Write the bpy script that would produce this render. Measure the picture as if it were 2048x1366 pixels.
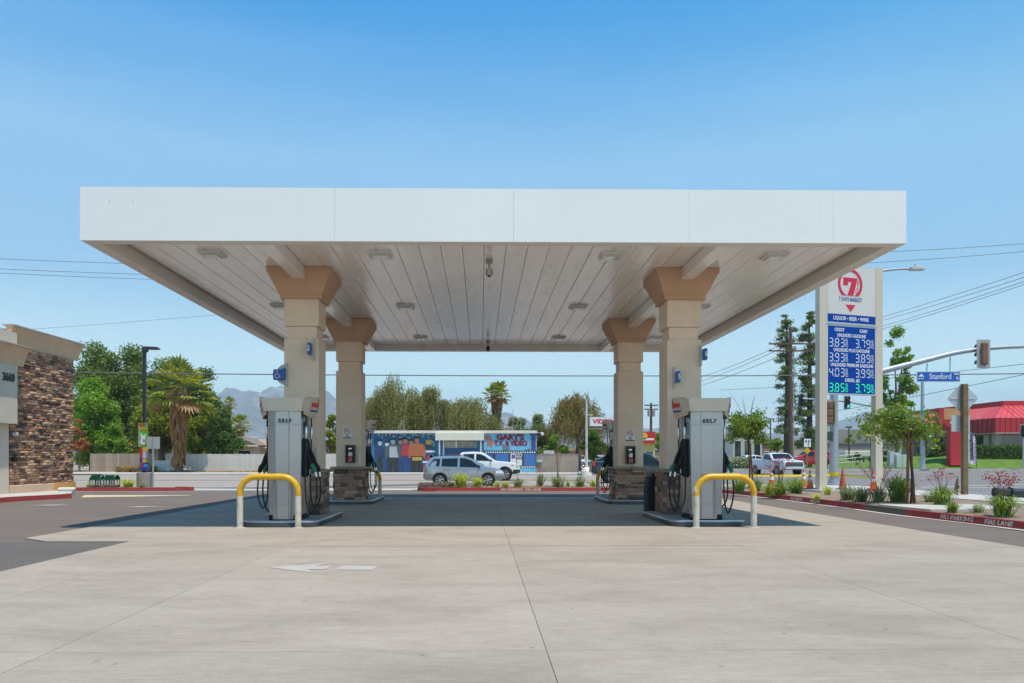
import bpy, math, random
import numpy as np
from mathutils import Vector, Matrix

for o in list(bpy.data.objects):
    bpy.data.objects.remove(o)
SC = bpy.context.scene
COL = SC.collection
rad = math.radians
HAZE = 0.00021
RND = random.Random(11)
NPR = np.random.default_rng(5)

# ------------------------------------------------------------------ camera
CAM_H = 1.27
FPX = 1500.0            # focal length in pixels of the 2048 px wide photograph
cam_d = bpy.data.cameras.new('camera')
cam = bpy.data.objects.new('camera', cam_d)
COL.objects.link(cam)
cam.location = (0, 0, CAM_H)
cam.rotation_euler = (rad(90), 0, 0)
cam_d.sensor_width = 36.0
cam_d.lens = FPX / 2048.0 * 36.0
cam_d.shift_x = (1024 - 981) / 2048.0
cam_d.shift_y = (919 - 683) / 2048.0
cam_d.clip_start = 0.1
cam_d.clip_end = 60000
SC.camera = cam

# ------------------------------------------------------------------ light
SUN_KX, SUN_KY = -0.19, 0.23           # metres the light travels sideways per metre of fall
ldir = Vector((SUN_KX, SUN_KY, -1)).normalized()
sun_el = math.asin(-ldir.z)
sun_az = math.atan2(-ldir.x, -ldir.y)  # clockwise from +Y
sun_d = bpy.data.lights.new('sun', 'SUN')
sun_d.energy = 4.9
sun_d.angle = rad(0.53)
sun_d.color = (1.0, 0.915, 0.80)
sun = bpy.data.objects.new('sun', sun_d)
sun.rotation_euler = ldir.to_track_quat('-Z', 'Y').to_euler()
sun.location = (20, -20, 60)
COL.objects.link(sun)

world = bpy.data.worlds.new('World')
SC.world = world
world.use_nodes = True
wn = world.node_tree
wn.nodes.clear()
w_out = wn.nodes.new('ShaderNodeOutputWorld')
w_bg = wn.nodes.new('ShaderNodeBackground')
w_sky = wn.nodes.new('ShaderNodeTexSky')
w_sky.sky_type = 'NISHITA'
w_sky.sun_disc = False
w_sky.sun_elevation = sun_el
w_sky.sun_rotation = sun_az
w_sky.altitude = 400
w_sky.air_density = 1.0
w_sky.dust_density = 0.0
w_sky.ozone_density = 1.0
SKY_TOP = (6.4, 8.6, 9.8)
SKY_GRADE = ((1.7, 2.24), (1.62, 1.02), (1.14, 0.40))
# clear dry inland air: the blue of the whole sky graded alike in every direction
w_sep = wn.nodes.new('ShaderNodeSeparateColor')
w_cmb = wn.nodes.new('ShaderNodeCombineColor')
wn.links.new(w_sky.outputs[0], w_sep.inputs[0])
for ch, (k_, g_) in enumerate(SKY_GRADE):
    p_ = wn.nodes.new('ShaderNodeMath')
    p_.operation = 'POWER'
    p_.inputs[1].default_value = g_
    wn.links.new(w_sep.outputs[ch], p_.inputs[0])
    q_ = wn.nodes.new('ShaderNodeMath')
    q_.operation = 'MULTIPLY'
    q_.inputs[1].default_value = k_ * 0.1 ** (g_ - 1.0)
    wn.links.new(p_.outputs[0], q_.inputs[0])
    r_ = wn.nodes.new('ShaderNodeMath')
    r_.operation = 'MINIMUM'
    r_.inputs[1].default_value = SKY_TOP[ch]
    wn.links.new(q_.outputs[0], r_.inputs[0])
    wn.links.new(r_.outputs[0], w_cmb.inputs[ch])
# thin high veil, paler towards the horizon all round, with a hint of cirrus
w_tc = wn.nodes.new('ShaderNodeTexCoord')
w_xyz = wn.nodes.new('ShaderNodeSeparateXYZ')
wn.links.new(w_tc.outputs['Generated'], w_xyz.inputs[0])
w_veil = wn.nodes.new('ShaderNodeValToRGB')
VEIL = [(0.0, (0.62, 0.55, 0.40)), (0.079, (0.62, 0.55, 0.40)), (0.127, (0.64, 0.32, 0.24)), (0.214, (0.25, 0.07, 0.03)), (0.365, (0.22, 0.175, 0.065)), (0.437, (0.085, 0.085, 0.04)), (0.517, (0.0, 0.02, 0.03))]
for i_, (p_, c_) in enumerate(VEIL):
    e_ = w_veil.color_ramp.elements[i_] if i_ < 2 else w_veil.color_ramp.elements.new(p_)
    e_.position = p_
    e_.color = (c_[0], c_[1], c_[2], 1)
wn.links.new(w_xyz.outputs['Z'], w_veil.inputs['Fac'])
w_map = wn.nodes.new('ShaderNodeMapping')
w_map.inputs['Scale'].default_value = (1.2, 1.2, 7.0)
w_map.inputs['Rotation'].default_value = (0.0, 0.12, 0.0)
wn.links.new(w_tc.outputs['Generated'], w_map.inputs['Vector'])
w_ci = wn.nodes.new('ShaderNodeTexNoise')
w_ci.inputs['Scale'].default_value = 1.6
w_ci.inputs['Detail'].default_value = 6
w_ci.inputs['Roughness'].default_value = 0.6
wn.links.new(w_map.outputs[0], w_ci.inputs['Vector'])
w_cr = wn.nodes.new('ShaderNodeMapRange')
w_cr.inputs['From Min'].default_value = 0.42
w_cr.inputs['From Max'].default_value = 0.75
w_cr.inputs['To Max'].default_value = 0.05
wn.links.new(w_ci.outputs['Fac'], w_cr.inputs['Value'])
w_add = wn.nodes.new('ShaderNodeVectorMath')
w_add.operation = 'ADD'
w_add2 = wn.nodes.new('ShaderNodeVectorMath')
w_add2.operation = 'ADD'
wn.links.new(w_veil.outputs['Color'], w_add.inputs[0])
wn.links.new(w_cr.outputs[0], w_add.inputs[1])
w_mul = wn.nodes.new('ShaderNodeVectorMath')
w_mul.operation = 'SCALE'
w_mul.inputs['Scale'].default_value = 10.0
wn.links.new(w_add.outputs[0], w_mul.inputs[0])
wn.links.new(w_mul.outputs[0], w_add2.inputs[0])
wn.links.new(w_cmb.outputs[0], w_add2.inputs[1])
wn.links.new(w_add2.outputs[0], w_bg.inputs['Color'])
w_bg.inputs['Strength'].default_value = 0.1
wn.links.new(w_bg.outputs[0], w_out.inputs['Surface'])

SC.render.engine = 'CYCLES'
SC.cycles.max_bounces = 8
SC.cycles.diffuse_bounces = 5
SC.cycles.glossy_bounces = 3
SC.cycles.transmission_bounces = 6
SC.cycles.transparent_max_bounces = 12
SC.cycles.volume_bounces = 0
SC.cycles.sample_clamp_indirect = 2.5
SC.cycles.blur_glossy = 1.5
SC.cycles.caustics_reflective = False
SC.cycles.caustics_refractive = False
SC.cycles.use_denoising = True
SC.view_settings.view_transform = 'Standard'
SC.view_settings.look = 'None'
SC.view_settings.gamma = 1.0
SC.view_settings.exposure = 0.08
SC.view_settings.use_curve_mapping = False

# ------------------------------------------------------------------ helpers
def srgb(h):
    h = h.lstrip('#')
    c = [int(h[i:i + 2], 16) / 255.0 for i in (0, 2, 4)]
    return tuple(x / 12.92 if x <= 0.04045 else ((x + 0.055) / 1.055) ** 2.4 for x in c)

def col(c):
    return srgb(c) if isinstance(c, str) else tuple(c)

MATS = {}

def new_mat(name):
    m = bpy.data.materials.new(name)
    m.use_nodes = True
    MATS[name] = m
    nt = m.node_tree
    return m, nt, nt.nodes['Principled BSDF'], nt.nodes['Material Output']

def N(nt, t, **kw):
    n = nt.nodes.new(t)
    for k, v in kw.items():
        setattr(n, k, v)
    return n

def noise(nt, vec, scale, detail=4, rough=0.55, dist=0.0):
    n = N(nt, 'ShaderNodeTexNoise')
    n.inputs['Scale'].default_value = scale
    n.inputs['Detail'].default_value = detail
    n.inputs['Roughness'].default_value = rough
    n.inputs['Distortion'].default_value = dist
    if vec is not None:
        nt.links.new(vec, n.inputs['Vector'])
    return n.outputs['Fac']

def ramp(nt, fac, stops, interp='LINEAR'):
    r = N(nt, 'ShaderNodeValToRGB')
    r.color_ramp.interpolation = interp
    els = r.color_ramp.elements
    while len(els) < len(stops):
        els.new(0.5)
    for e, (p, c) in zip(els, stops):
        e.position = p
        c = (c, c, c) if isinstance(c, (int, float)) else col(c)
        e.color = (c[0], c[1], c[2], 1)
    nt.links.new(fac, r.inputs['Fac'])
    return r.outputs['Color']

def mixc(nt, a, b, fac, mode='MIX'):
    m = N(nt, 'ShaderNodeMix', data_type='RGBA', blend_type=mode)
    for sock, v in ((m.inputs[6], a), (m.inputs[7], b)):
        if isinstance(v, (tuple, list, str)):
            c = col(v)
            sock.default_value = (c[0], c[1], c[2], 1)
        else:
            nt.links.new(v, sock)
    if isinstance(fac, (int, float)):
        m.inputs[0].default_value = fac
    else:
        nt.links.new(fac, m.inputs[0])
    return m.outputs[2]

def vec_scaled(nt, src, sx, sy, sz):
    m = N(nt, 'ShaderNodeMapping')
    m.inputs['Scale'].default_value = (sx, sy, sz)
    nt.links.new(src, m.inputs['Vector'])
    return m.outputs['Vector']

def bump(nt, bsdf, h, strength=0.3, dist=0.02):
    b = N(nt, 'ShaderNodeBump')
    b.inputs['Strength'].default_value = strength
    b.inputs['Distance'].default_value = dist
    nt.links.new(h, b.inputs['Height'])
    nt.links.new(b.outputs['Normal'], bsdf.inputs['Normal'])

def M(name, c, rough=0.6, metal=0.0, var=0.08, vs=2.5, bmp=0.0, bs=60.0, spec=0.5, coat=0.0, emit=None, es=0.0,
      dirt=None, dirt_amt=0.0, dirt_scale=1.2, world_space=False, objrand=0.0, alpha=None):
    """plain procedural paint / plastic / metal: colour with soft mottling, optional dirt and fine relief"""
    if name in MATS:
        return MATS[name]
    m, nt, b, out = new_mat(name)
    c = col(c)
    tc = N(nt, 'ShaderNodeTexCoord')
    geo = N(nt, 'ShaderNodeNewGeometry')
    vec = geo.outputs['Position'] if world_space else tc.outputs['Object']
    lo = tuple(max(0, x * (1 - var)) for x in c)
    hi = tuple(min(1, x * (1 + var)) for x in c)
    cc = ramp(nt, noise(nt, vec, vs, 5, 0.6), [(0.25, lo), (0.75, hi)])
    if dirt:
        f = ramp(nt, noise(nt, vec, dirt_scale, 7, 0.7, 0.4), [(0.48, 0.0), (0.72, dirt_amt)])
        cc = mixc(nt, cc, dirt, f)
    if objrand:
        oi = N(nt, 'ShaderNodeObjectInfo')
        f = ramp(nt, oi.outputs['Random'], [(0, 1 - objrand), (1, 1 + objrand)])
        cc = mixc(nt, cc, f, 1.0, 'MULTIPLY')
    nt.links.new(cc, b.inputs['Base Color'])
    b.inputs['Roughness'].default_value = rough
    b.inputs['Metallic'].default_value = metal
    b.inputs['Specular IOR Level'].default_value = spec
    b.inputs['Coat Weight'].default_value = coat
    b.inputs['Coat Roughness'].default_value = 0.06
    if bmp:
        bump(nt, b, noise(nt, vec, bs, 4, 0.6), bmp, 0.01)
    if emit:
        e = col(emit)
        b.inputs['Emission Color'].default_value = (e[0], e[1], e[2], 1)
        b.inputs['Emission Strength'].default_value = es
    if alpha is not None:
        b.inputs['Alpha'].default_value = alpha
    return m

def leaf_mat(name, cols, rough=0.55, trans=0.40, gain=1.95):
    """foliage: one colour out of a ramp for every leaf, part of the light goes through"""
    m, nt, b, out = new_mat(name)
    geo = N(nt, 'ShaderNodeNewGeometry')
    n = len(cols)
    cc = ramp(nt, geo.outputs['Random Per Island'], [(i / max(1, n - 1), tuple(min(0.8, x * gain) for x in c)) for i, c in enumerate(cols)])
    nt.links.new(cc, b.inputs['Base Color'])
    b.inputs['Roughness'].default_value = rough
    b.inputs['Specular IOR Level'].default_value = 0.35
    tr = N(nt, 'ShaderNodeBsdfTranslucent')
    tcol = mixc(nt, cc, (1.0, 1.0, 0.35), 1.0, 'MULTIPLY')
    nt.links.new(tcol, tr.inputs['Color'])
    ms = N(nt, 'ShaderNodeMixShader')
    ms.inputs[0].default_value = trans
    nt.links.new(b.outputs[0], ms.inputs[1])
    nt.links.new(tr.outputs[0], ms.inputs[2])
    nt.links.new(ms.outputs[0], out.inputs['Surface'])
    return m

class MB:
    """collects simple shapes and links them as one mesh object"""
    def __init__(self):
        self.v, self.f, self.m = [], [], []
        self.mi = 0
    def add(self, vs, fs, mi=None):
        k = len(self.v)
        self.v.extend([tuple(p) for p in vs])
        for f in fs:
            self.f.append(tuple(i + k for i in f))
            self.m.append(self.mi if mi is None else mi)
        return self
    def box(self, x0, y0, z0, x1, y1, z1, mi=None):
        vs = [(x0, y0, z0), (x1, y0, z0), (x1, y1, z0), (x0, y1, z0), (x0, y0, z1), (x1, y0, z1), (x1, y1, z1), (x0, y1, z1)]
        return self.add(vs, [(0, 3, 2, 1), (4, 5, 6, 7), (0, 1, 5, 4), (1, 2, 6, 5), (2, 3, 7, 6), (3, 0, 4, 7)], mi)
    def cbox(self, cx, cy, cz, sx, sy, sz, mi=None):
        return self.box(cx - sx / 2, cy - sy / 2, cz - sz / 2, cx + sx / 2, cy + sy / 2, cz + sz / 2, mi)
    def frustum(self, cx, cy, z0, z1, a0, b0, a1, b1, mi=None):
        vs = []
        for z, a, b in ((z0, a0, b0), (z1, a1, b1)):
            vs += [(cx - a / 2, cy - b / 2, z), (cx + a / 2, cy - b / 2, z), (cx + a / 2, cy + b / 2, z), (cx - a / 2, cy + b / 2, z)]
        return self.add(vs, [(0, 3, 2, 1), (4, 5, 6, 7), (0, 1, 5, 4), (1, 2, 6, 5), (2, 3, 7, 6), (3, 0, 4, 7)], mi)
    def prism(self, poly, axis, a, b, mi=None):
        """poly: 2-D outline; axis 'x','y' or 'z' is the direction it is pushed along, from a to b"""
        def p3(p, t):
            return {'x': (t, p[0], p[1]), 'y': (p[0], t, p[1]), 'z': (p[0], p[1], t)}[axis]
        n = len(poly)
        vs = [p3(p, a) for p in poly] + [p3(p, b) for p in poly]
        fs = [tuple(range(n - 1, -1, -1)), tuple(range(n, 2 * n))]
        fs += [(i, (i + 1) % n, n + (i + 1) % n, n + i) for i in range(n)]
        return self.add(vs, fs, mi)
    def tube(self, pts, r, n=8, caps=True, mi=None):
        pts = [Vector(p) for p in pts]
        k = len(pts)
        rs = list(r) if isinstance(r, (list, tuple)) else [r] * k
        vs, fs = [], []
        up = None
        for i, p in enumerate(pts):
            d = (pts[min(i + 1, k - 1)] - pts[max(i - 1, 0)])
            d = d.normalized() if d.length > 1e-9 else Vector((0, 0, 1))
            if up is None:
                up = Vector((0, 0, 1)) if abs(d.z) < 0.9 else Vector((1, 0, 0))
            s = d.cross(up)
            if s.length < 1e-5:
                s = d.cross(Vector((0, 1, 0)))
            s.normalize()
            up = s.cross(d).normalized()
            for j in range(n):
                t = 2 * math.pi * j / n
                vs.append(p + s * (math.cos(t) * rs[i]) + up * (math.sin(t) * rs[i]))
        for i in range(k - 1):
            for j in range(n):
                a = i * n + j
                b2 = i * n + (j + 1) % n
                fs.append((a, b2, b2 + n, a + n))
        if caps:
            fs.append(tuple(range(n - 1, -1, -1)))
            fs.append(tuple(range((k - 1) * n, k * n)))
        return self.add(vs, fs, mi)
    def lathe(self, prof, n=16, c=(0, 0, 0), axis='z', mi=None):
        vs, fs = [], []
        for r, z in prof:
            for j in range(n):
                t = 2 * math.pi * j / n
                x, y = r * math.cos(t), r * math.sin(t)
                p = {'z': (x, y, z), 'y': (x, z, y), 'x': (z, x, y)}[axis]
                vs.append((p[0] + c[0], p[1] + c[1], p[2] + c[2]))
        k = len(prof)
        for i in range(k - 1):
            for j in range(n):
                a, b2 = i * n + j, i * n + (j + 1) % n
                fs.append((a, b2, b2 + n, a + n) if axis != 'y' else (a + n, b2 + n, b2, a))
        fs.append(tuple(range(n - 1, -1, -1)))
        fs.append(tuple(range((k - 1) * n, k * n)))
        return self.add(vs, fs, mi)
    def quad(self, a, b, c, d, mi=None):
        return self.add([a, b, c, d], [(0, 1, 2, 3)], mi)
    def mesh(self, name, mats=None, smooth=None):
        me = bpy.data.meshes.new(name)
        me.from_pydata(self.v, [], self.f)
        if mats:
            for mt in (mats if isinstance(mats, (list, tuple)) else [mats]):
                me.materials.append(mt)
            if isinstance(mats, (list, tuple)) and len(mats) > 1:
                me.polygons.foreach_set('material_index', self.m)
        if smooth is not None:
            me.polygons.foreach_set('use_smooth', [True] * len(me.polygons))
            me.set_sharp_from_angle(angle=rad(smooth))
        me.update()
        return me
    def build(self, name, mats, parent=None, loc=(0, 0, 0), rotz=0.0, smooth=None, bevel=0.0, bseg=2):
        return link(name, self.mesh(name, mats, smooth), parent, loc, rotz, bevel, bseg)

def link(name, me, parent=None, loc=(0, 0, 0), rotz=0.0, bevel=0.0, bseg=2):
    o = bpy.data.objects.new(name, me)
    COL.objects.link(o)
    o.parent = parent
    o.location = loc
    o.rotation_euler = (0, 0, rotz)
    if bevel:
        b = o.modifiers.new('bevel', 'BEVEL')
        b.width = bevel
        b.segments = bseg
        b.limit_method = 'ANGLE'
        b.angle_limit = rad(40)
    return o

def tag(o, label=None, cat=None, group=None, kind=None):
    if label:
        o['label'] = label
    if cat:
        o['category'] = cat
    if group:
        o['group'] = group
    if kind:
        o['kind'] = kind
    return o

def thing(name, label, cat, loc=(0, 0, 0), rotz=0.0, group=None):
    o = bpy.data.objects.new(name, None)
    COL.objects.link(o)
    o.empty_display_size = 0.2
    o.location = loc
    o.rotation_euler = (0, 0, rotz)
    return tag(o, label, cat, group)

def copy_tree(o, parent=None):
    c = o.copy()
    COL.objects.link(c)
    c.parent = parent
    for ch in [x for x in ALLCH.get(o.name, [])]:
        copy_tree(ch, c)
    return c

ALLCH = {}
def index_children():
    ALLCH.clear()
    for o in bpy.data.objects:
        if o.parent:
            ALLCH.setdefault(o.parent.name, []).append(o)

def text_mesh(body, size, offset=0.0, depth=0.004, sx=1.0, align='CENTER', spacing=1.0):
    cu = bpy.data.curves.new('lettering', 'FONT')
    cu.body = body
    cu.size = size
    cu.offset = offset
    cu.extrude = depth / 2
    cu.align_x = align
    cu.align_y = 'CENTER'
    cu.space_character = spacing
    cu.resolution_u = 3
    ob = bpy.data.objects.new('lettering_tmp', cu)
    me = bpy.data.meshes.new_from_object(ob)
    bpy.data.objects.remove(ob)
    bpy.data.curves.remove(cu)
    if sx != 1.0:
        me.transform(Matrix.Diagonal((sx, 1, 1, 1)))
    return me

def text(name, body, size, mat, parent, loc, rot=(90, 0, 0), offset=0.0, sx=1.0, depth=0.004, align='CENTER', spacing=1.0, mirror=False):
    me = text_mesh(body, size, offset, depth, -sx if mirror else sx, align, spacing)
    me.materials.append(mat)
    o = bpy.data.objects.new(name, me)
    COL.objects.link(o)
    o.parent = parent
    o.location = loc
    o.rotation_euler = tuple(rad(a) for a in rot)
    return o

def gz(y):
    """height of the street: level lot, a dip in the near lanes, a gentle rise beyond"""
    pts = [(-1e6, 0.0), (33.0, 0.0), (36.5, -0.16), (43.0, -0.20), (52.0, -0.10), (60.0, 0.08), (72.0, 0.25), (1e7, 0.25)]
    for (a, za), (b, zb) in zip(pts, pts[1:]):
        if y <= b:
            t = (y - a) / (b - a)
            return za + (zb - za) * t
    return 0.25

def gx(px, y):
    return (px - 981.0) * y / FPX

def hz(py, y):
    return CAM_H - (py - 919.0) * y / FPX

def smooth_pts(pts, k=6):
    """Catmull-Rom through the points"""
    P = [Vector(p) for p in pts]
    P = [P[0] * 2 - P[1]] + P + [P[-1] * 2 - P[-2]]
    out = []
    for i in range(1, len(P) - 2):
        p0, p1, p2, p3 = P[i - 1], P[i], P[i + 1], P[i + 2]
        for j in range(k):
            t = j / k
            out.append(0.5 * ((2 * p1) + (p2 - p0) * t + (2 * p0 - 5 * p1 + 4 * p2 - p3) * t * t + (3 * p1 - p0 - 3 * p2 + p3) * t ** 3))
    out.append(P[-2])
    return out
# ------------------------------------------------------------------ ground materials
def mat_concrete(name, base, dark, light, sy=0.35, obj_rand=0.05):
    m, nt, b, out = new_mat(name)
    geo = N(nt, 'ShaderNodeNewGeometry')
    p = geo.outputs['Position']
    pv = vec_scaled(nt, p, 1.0, 2.4, 1.0)
    c = ramp(nt, noise(nt, pv, 0.55, 8, 0.62, 0.6), [(0.28, dark), (0.5, base), (0.76, light)])
    c2 = ramp(nt, noise(nt, vec_scaled(nt, p, 1.1, 12.0, 1.0), 2.6, 7, 0.72), [(0.3, 0.86), (0.7, 1.09)])
    c = mixc(nt, c, c2, 1.0, 'MULTIPLY')
    sp = ramp(nt, noise(nt, p, 60.0, 3, 0.85), [(0.26, 0.72), (0.45, 1.0), (0.75, 1.10)])
    c = mixc(nt, c, sp, 1.0, 'MULTIPLY')
    md = ramp(nt, noise(nt, vec_scaled(nt, p, 1.0, 1.8, 1.0), 9.0, 6, 0.8, 0.5), [(0.28, 0.87), (0.5, 1.0), (0.74, 1.08)])
    c = mixc(nt, c, md, 1.0, 'MULTIPLY')
    st = ramp(nt, noise(nt, vec_scaled(nt, p, 0.7, 1.5, 1), 1.1, 9, 0.75, 1.2), [(0.54, 0.0), (0.76, 0.42)])
    c = mixc(nt, c, (0.19, 0.155, 0.125), st)
    # oil drips and worn tracks in the lanes beside the pump islands
    sx = N(nt, 'ShaderNodeSeparateXYZ')
    nt.links.new(p, sx.inputs[0])
    ax = N(nt, 'ShaderNodeMath', operation='ABSOLUTE')
    nt.links.new(sx.outputs['X'], ax.inputs[0])
    lane = ramp(nt, ax.outputs[0], [(0.0, 0.25), (0.12, 0.9), (0.24, 1.0), (0.38, 0.45), (0.7, 0.15), (1.0, 0.2)])
    ax2 = N(nt, 'ShaderNodeMath', operation='MULTIPLY')
    nt.links.new(ax.outputs[0], ax2.inputs[0])
    ax2.inputs[1].default_value = 0.1
    nt.links.new(ax2.outputs[0], lane.node.inputs['Fac'])
    oil = ramp(nt, noise(nt, vec_scaled(nt, p, 1.0, 0.55, 1), 2.6, 8, 0.78, 0.8), [(0.60, 0.0), (0.74, 0.55)])
    oil = mixc(nt, oil, lane, 1.0, 'MULTIPLY')
    c = mixc(nt, c, (0.12, 0.105, 0.09), oil)
    # scattered drips and tyre scuffs
    vo = N(nt, 'ShaderNodeTexVoronoi')
    vo.inputs['Scale'].default_value = 3.1
    nt.links.new(vec_scaled(nt, p, 1.0, 1.0, 0.01), vo.inputs['Vector'])
    dr = ramp(nt, vo.outputs['Distance'], [(0.03, 0.6), (0.075, 0.0)])
    c = mixc(nt, c, (0.09, 0.085, 0.08), dr)
    oi = N(nt, 'ShaderNodeObjectInfo')
    c = mixc(nt, c, ramp(nt, oi.outputs['Random'], [(0, 1 - obj_rand), (1, 1 + obj_rand)]), 1.0, 'MULTIPLY')
    nt.links.new(c, b.inputs['Base Color'])
    b.inputs['Roughness'].default_value = 0.82
    b.inputs['Specular IOR Level'].default_value = 0.3
    bump(nt, b, noise(nt, vec_scaled(nt, p, 30, 140, 30), 1.0, 4, 0.7), 0.25, 0.004)
    return m

def mat_asphalt(name, base, var=0.12, patch=0.35, grain=0.5):
    m, nt, b, out = new_mat(name)
    geo = N(nt, 'ShaderNodeNewGeometry')
    p = geo.outputs['Position']
    lo = tuple(x * (1 - var) for x in base)
    hi = tuple(x * (1 + var) for x in base)
    c = ramp(nt, noise(nt, vec_scaled(nt, p, 0.6, 1.4, 1), 0.5, 8, 0.65, 0.5), [(0.3, lo), (0.7, hi)])
    g = ramp(nt, noise(nt, p, 90.0, 3, 0.9), [(0.3, 1 - grain), (0.5, 1.0), (0.72, 1 + grain)])
    c = mixc(nt, c, g, 0.8, 'MULTIPLY')
    st = ramp(nt, noise(nt, vec_scaled(nt, p, 0.25, 2.2, 1), 0.8, 8, 0.7, 1.0), [(0.55, 0.0), (0.75, patch)])
    c = mixc(nt, c, tuple(x * 0.55 for x in base), st)
    nt.links.new(c, b.inputs['Base Color'])
    b.inputs['Roughness'].default_value = 0.85
    b.inputs['Specular IOR Level'].default_value = 0.25
    bump(nt, b, noise(nt, p, 120.0, 3, 0.8), 0.5, 0.006)
    return m

M_CONC = mat_concrete('concrete_slab_paving', (0.352, 0.296, 0.235), (0.287, 0.239, 0.187), (0.402, 0.341, 0.275))
M_WALK = mat_concrete('pavement_concrete', (0.50, 0.48, 0.44), (0.42, 0.40, 0.36), (0.57, 0.55, 0.51), obj_rand=0.03)
M_ASPH = mat_asphalt('asphalt_lot_surface', (0.160, 0.130, 0.108), 0.10, 0.25, 0.28)
M_ASPH_NEW = mat_asphalt('asphalt_coarse_surface', (0.125, 0.112, 0.10), 0.12, 0.3, 0.75)
M_STREET = mat_asphalt('street_asphalt_surface', (0.33, 0.28, 0.235), 0.09, 0.35, 0.2)
M_EARTH = M('dry_earth', (0.30, 0.23, 0.15), 0.95, var=0.3, vs=0.05, bmp=0.6, bs=3, world_space=True)
M_JOINT = M('joint_filler', (0.13, 0.12, 0.11), 0.9, var=0.2, vs=6)

# base sheet out to the horizon
gm = MB()
xs = [-9000, -3000, -800, -300, -120, 120, 300, 800, 3000, 9000]
ys = [-400, -60, 0, 33, 36.5, 43, 52, 60, 72, 110, 200, 600, 2000, 5000, 12000]
for y in ys:
    for x in xs:
        gm.v.append((x, y, gz(y) - 0.06))
nx = len(xs)
for j in range(len(ys) - 1):
    for i in range(nx - 1):
        a = j * nx + i
        gm.f.append((a, a + 1, a + nx + 1, a + nx))
        gm.m.append(0)
tag(gm.build('ground', M_EARTH), kind='structure')

def sheet(name, xs, ys, dz, mat, zf=gz):
    b = MB()
    for y in ys:
        for x in xs:
            b.v.append((x, y, zf(y) + dz))
    k = len(xs)
    for j in range(len(ys) - 1):
        for i in range(k - 1):
            a = j * k + i
            b.f.append((a, a + 1, a + k + 1, a + k))
            b.m.append(0)
    return tag(b.build(name, mat), kind='structure')

sheet('street', [-160, 0, 160], [31.2, 33, 34, 35.2, 36.5, 40, 43, 47.5, 52, 56, 60, 66, 72, 78, 90, 130], -0.012, M_STREET)
sheet('side_street', [15.6, 60], [-12, 31.2], -0.012, mat_asphalt('side_street_surface', (0.20, 0.195, 0.195), 0.1, 0.25, 0.2))
sheet('junction', [13.5, 40, 160], [31.2, 33, 34, 35.2, 36.5, 40, 43, 47.5, 52, 56, 60, 66, 72, 78], -0.007, mat_asphalt('junction_asphalt', (0.20, 0.185, 0.172), 0.1, 0.3, 0.2))
lot = sheet('asphalt_lot', [-45, 9.4], [-14, 31.25], 0.0, M_ASPH)
co = MB()
co.add([(-30, -14, 0.004), (-5.46, -14, 0.004), (-5.46, 11.6, 0.004), (-6.8, 11.62, 0.004), (-14, 9.4, 0.004), (-30, 6.8, 0.004)], [(0, 1, 2, 3, 4, 5)])
tag(co.build('asphalt_patch', M_ASPH_NEW), kind='structure')

# concrete slabs of the forecourt: joints are real gaps over a darker bed
SITE_R = 0.0135
cr, sr = math.cos(SITE_R), math.sin(SITE_R)
SX0, SY0 = 0.10, 12.92
def site(u, v, z=0.0):
    return (SX0 + u * cr - v * sr, SY0 + u * sr + v * cr, z)

bed = MB()
bed.add([site(-7.54, -0.85, 0.006), site(-6.95, -1.3, 0.006), site(-5.65, -1.32, 0.006), site(-5.65, -27, 0.006), site(7.5, -27, 0.006), site(7.5, 12.0, 0.006), site(-7.54, 12.0, 0.006)],
        [tuple(range(7))])
forecourt = tag(bed.build('forecourt', M_JOINT), kind='structure')
G = 0.0022
def slab(poly):
    b = MB()
    b.add([site(u, v, 0.016) for u, v in poly] + [site(u, v, 0.0065) for u, v in poly],
          [tuple(range(len(poly)))] + [(i, i + len(poly), (i + 1) % len(poly) + len(poly), (i + 1) % len(poly)) for i in range(len(poly))])
    return b.build('slab', M_CONC, forecourt)
us = [-5.65, -4.55, -3.08, 0.16, 3.47, 5.05, 7.5]
vs_front = [-27, -18, -13.5, -8.0, -2.0]
for a, b_ in zip(us, us[1:]):
    for c, d in zip(vs_front, vs_front[1:]):
        slab([(a + G, c + G), (b_ - G, c + G), (b_ - G, d - G), (a + G, d - G)])
us2 = [-7.54, -3.08, 0.16, 3.47, 7.5]
for i, (a, b_) in enumerate(zip(us2, us2[1:])):
    for c, d in ((-2.0, 5.5), (5.5, 12.0)):
        if i == 0 and c == -2.0:
            slab([(-5.65 + G, c + G), (b_ - G, c + G), (b_ - G, d - G), (a + G, d - G), (a + G, -0.85), (-6.95, -1.30), (-5.65 + G, -1.32)])
        else:
            slab([(a + G, c + G), (b_ - G, c + G), (b_ - G, d - G), (a + G, d - G)])
# pale sealed strip along the cross joint
st = MB()
st.add([site(-3.6, -2.055, 0.020), site(3.6, -2.03, 0.020), site(3.6, -2.00, 0.020), site(-3.6, -2.02, 0.020)], [(0, 1, 2, 3)])
st.build('joint_sealant', M('sealant_pale', (0.50, 0.44, 0.38), 0.8, var=0.25, vs=1.5), forecourt)

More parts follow.
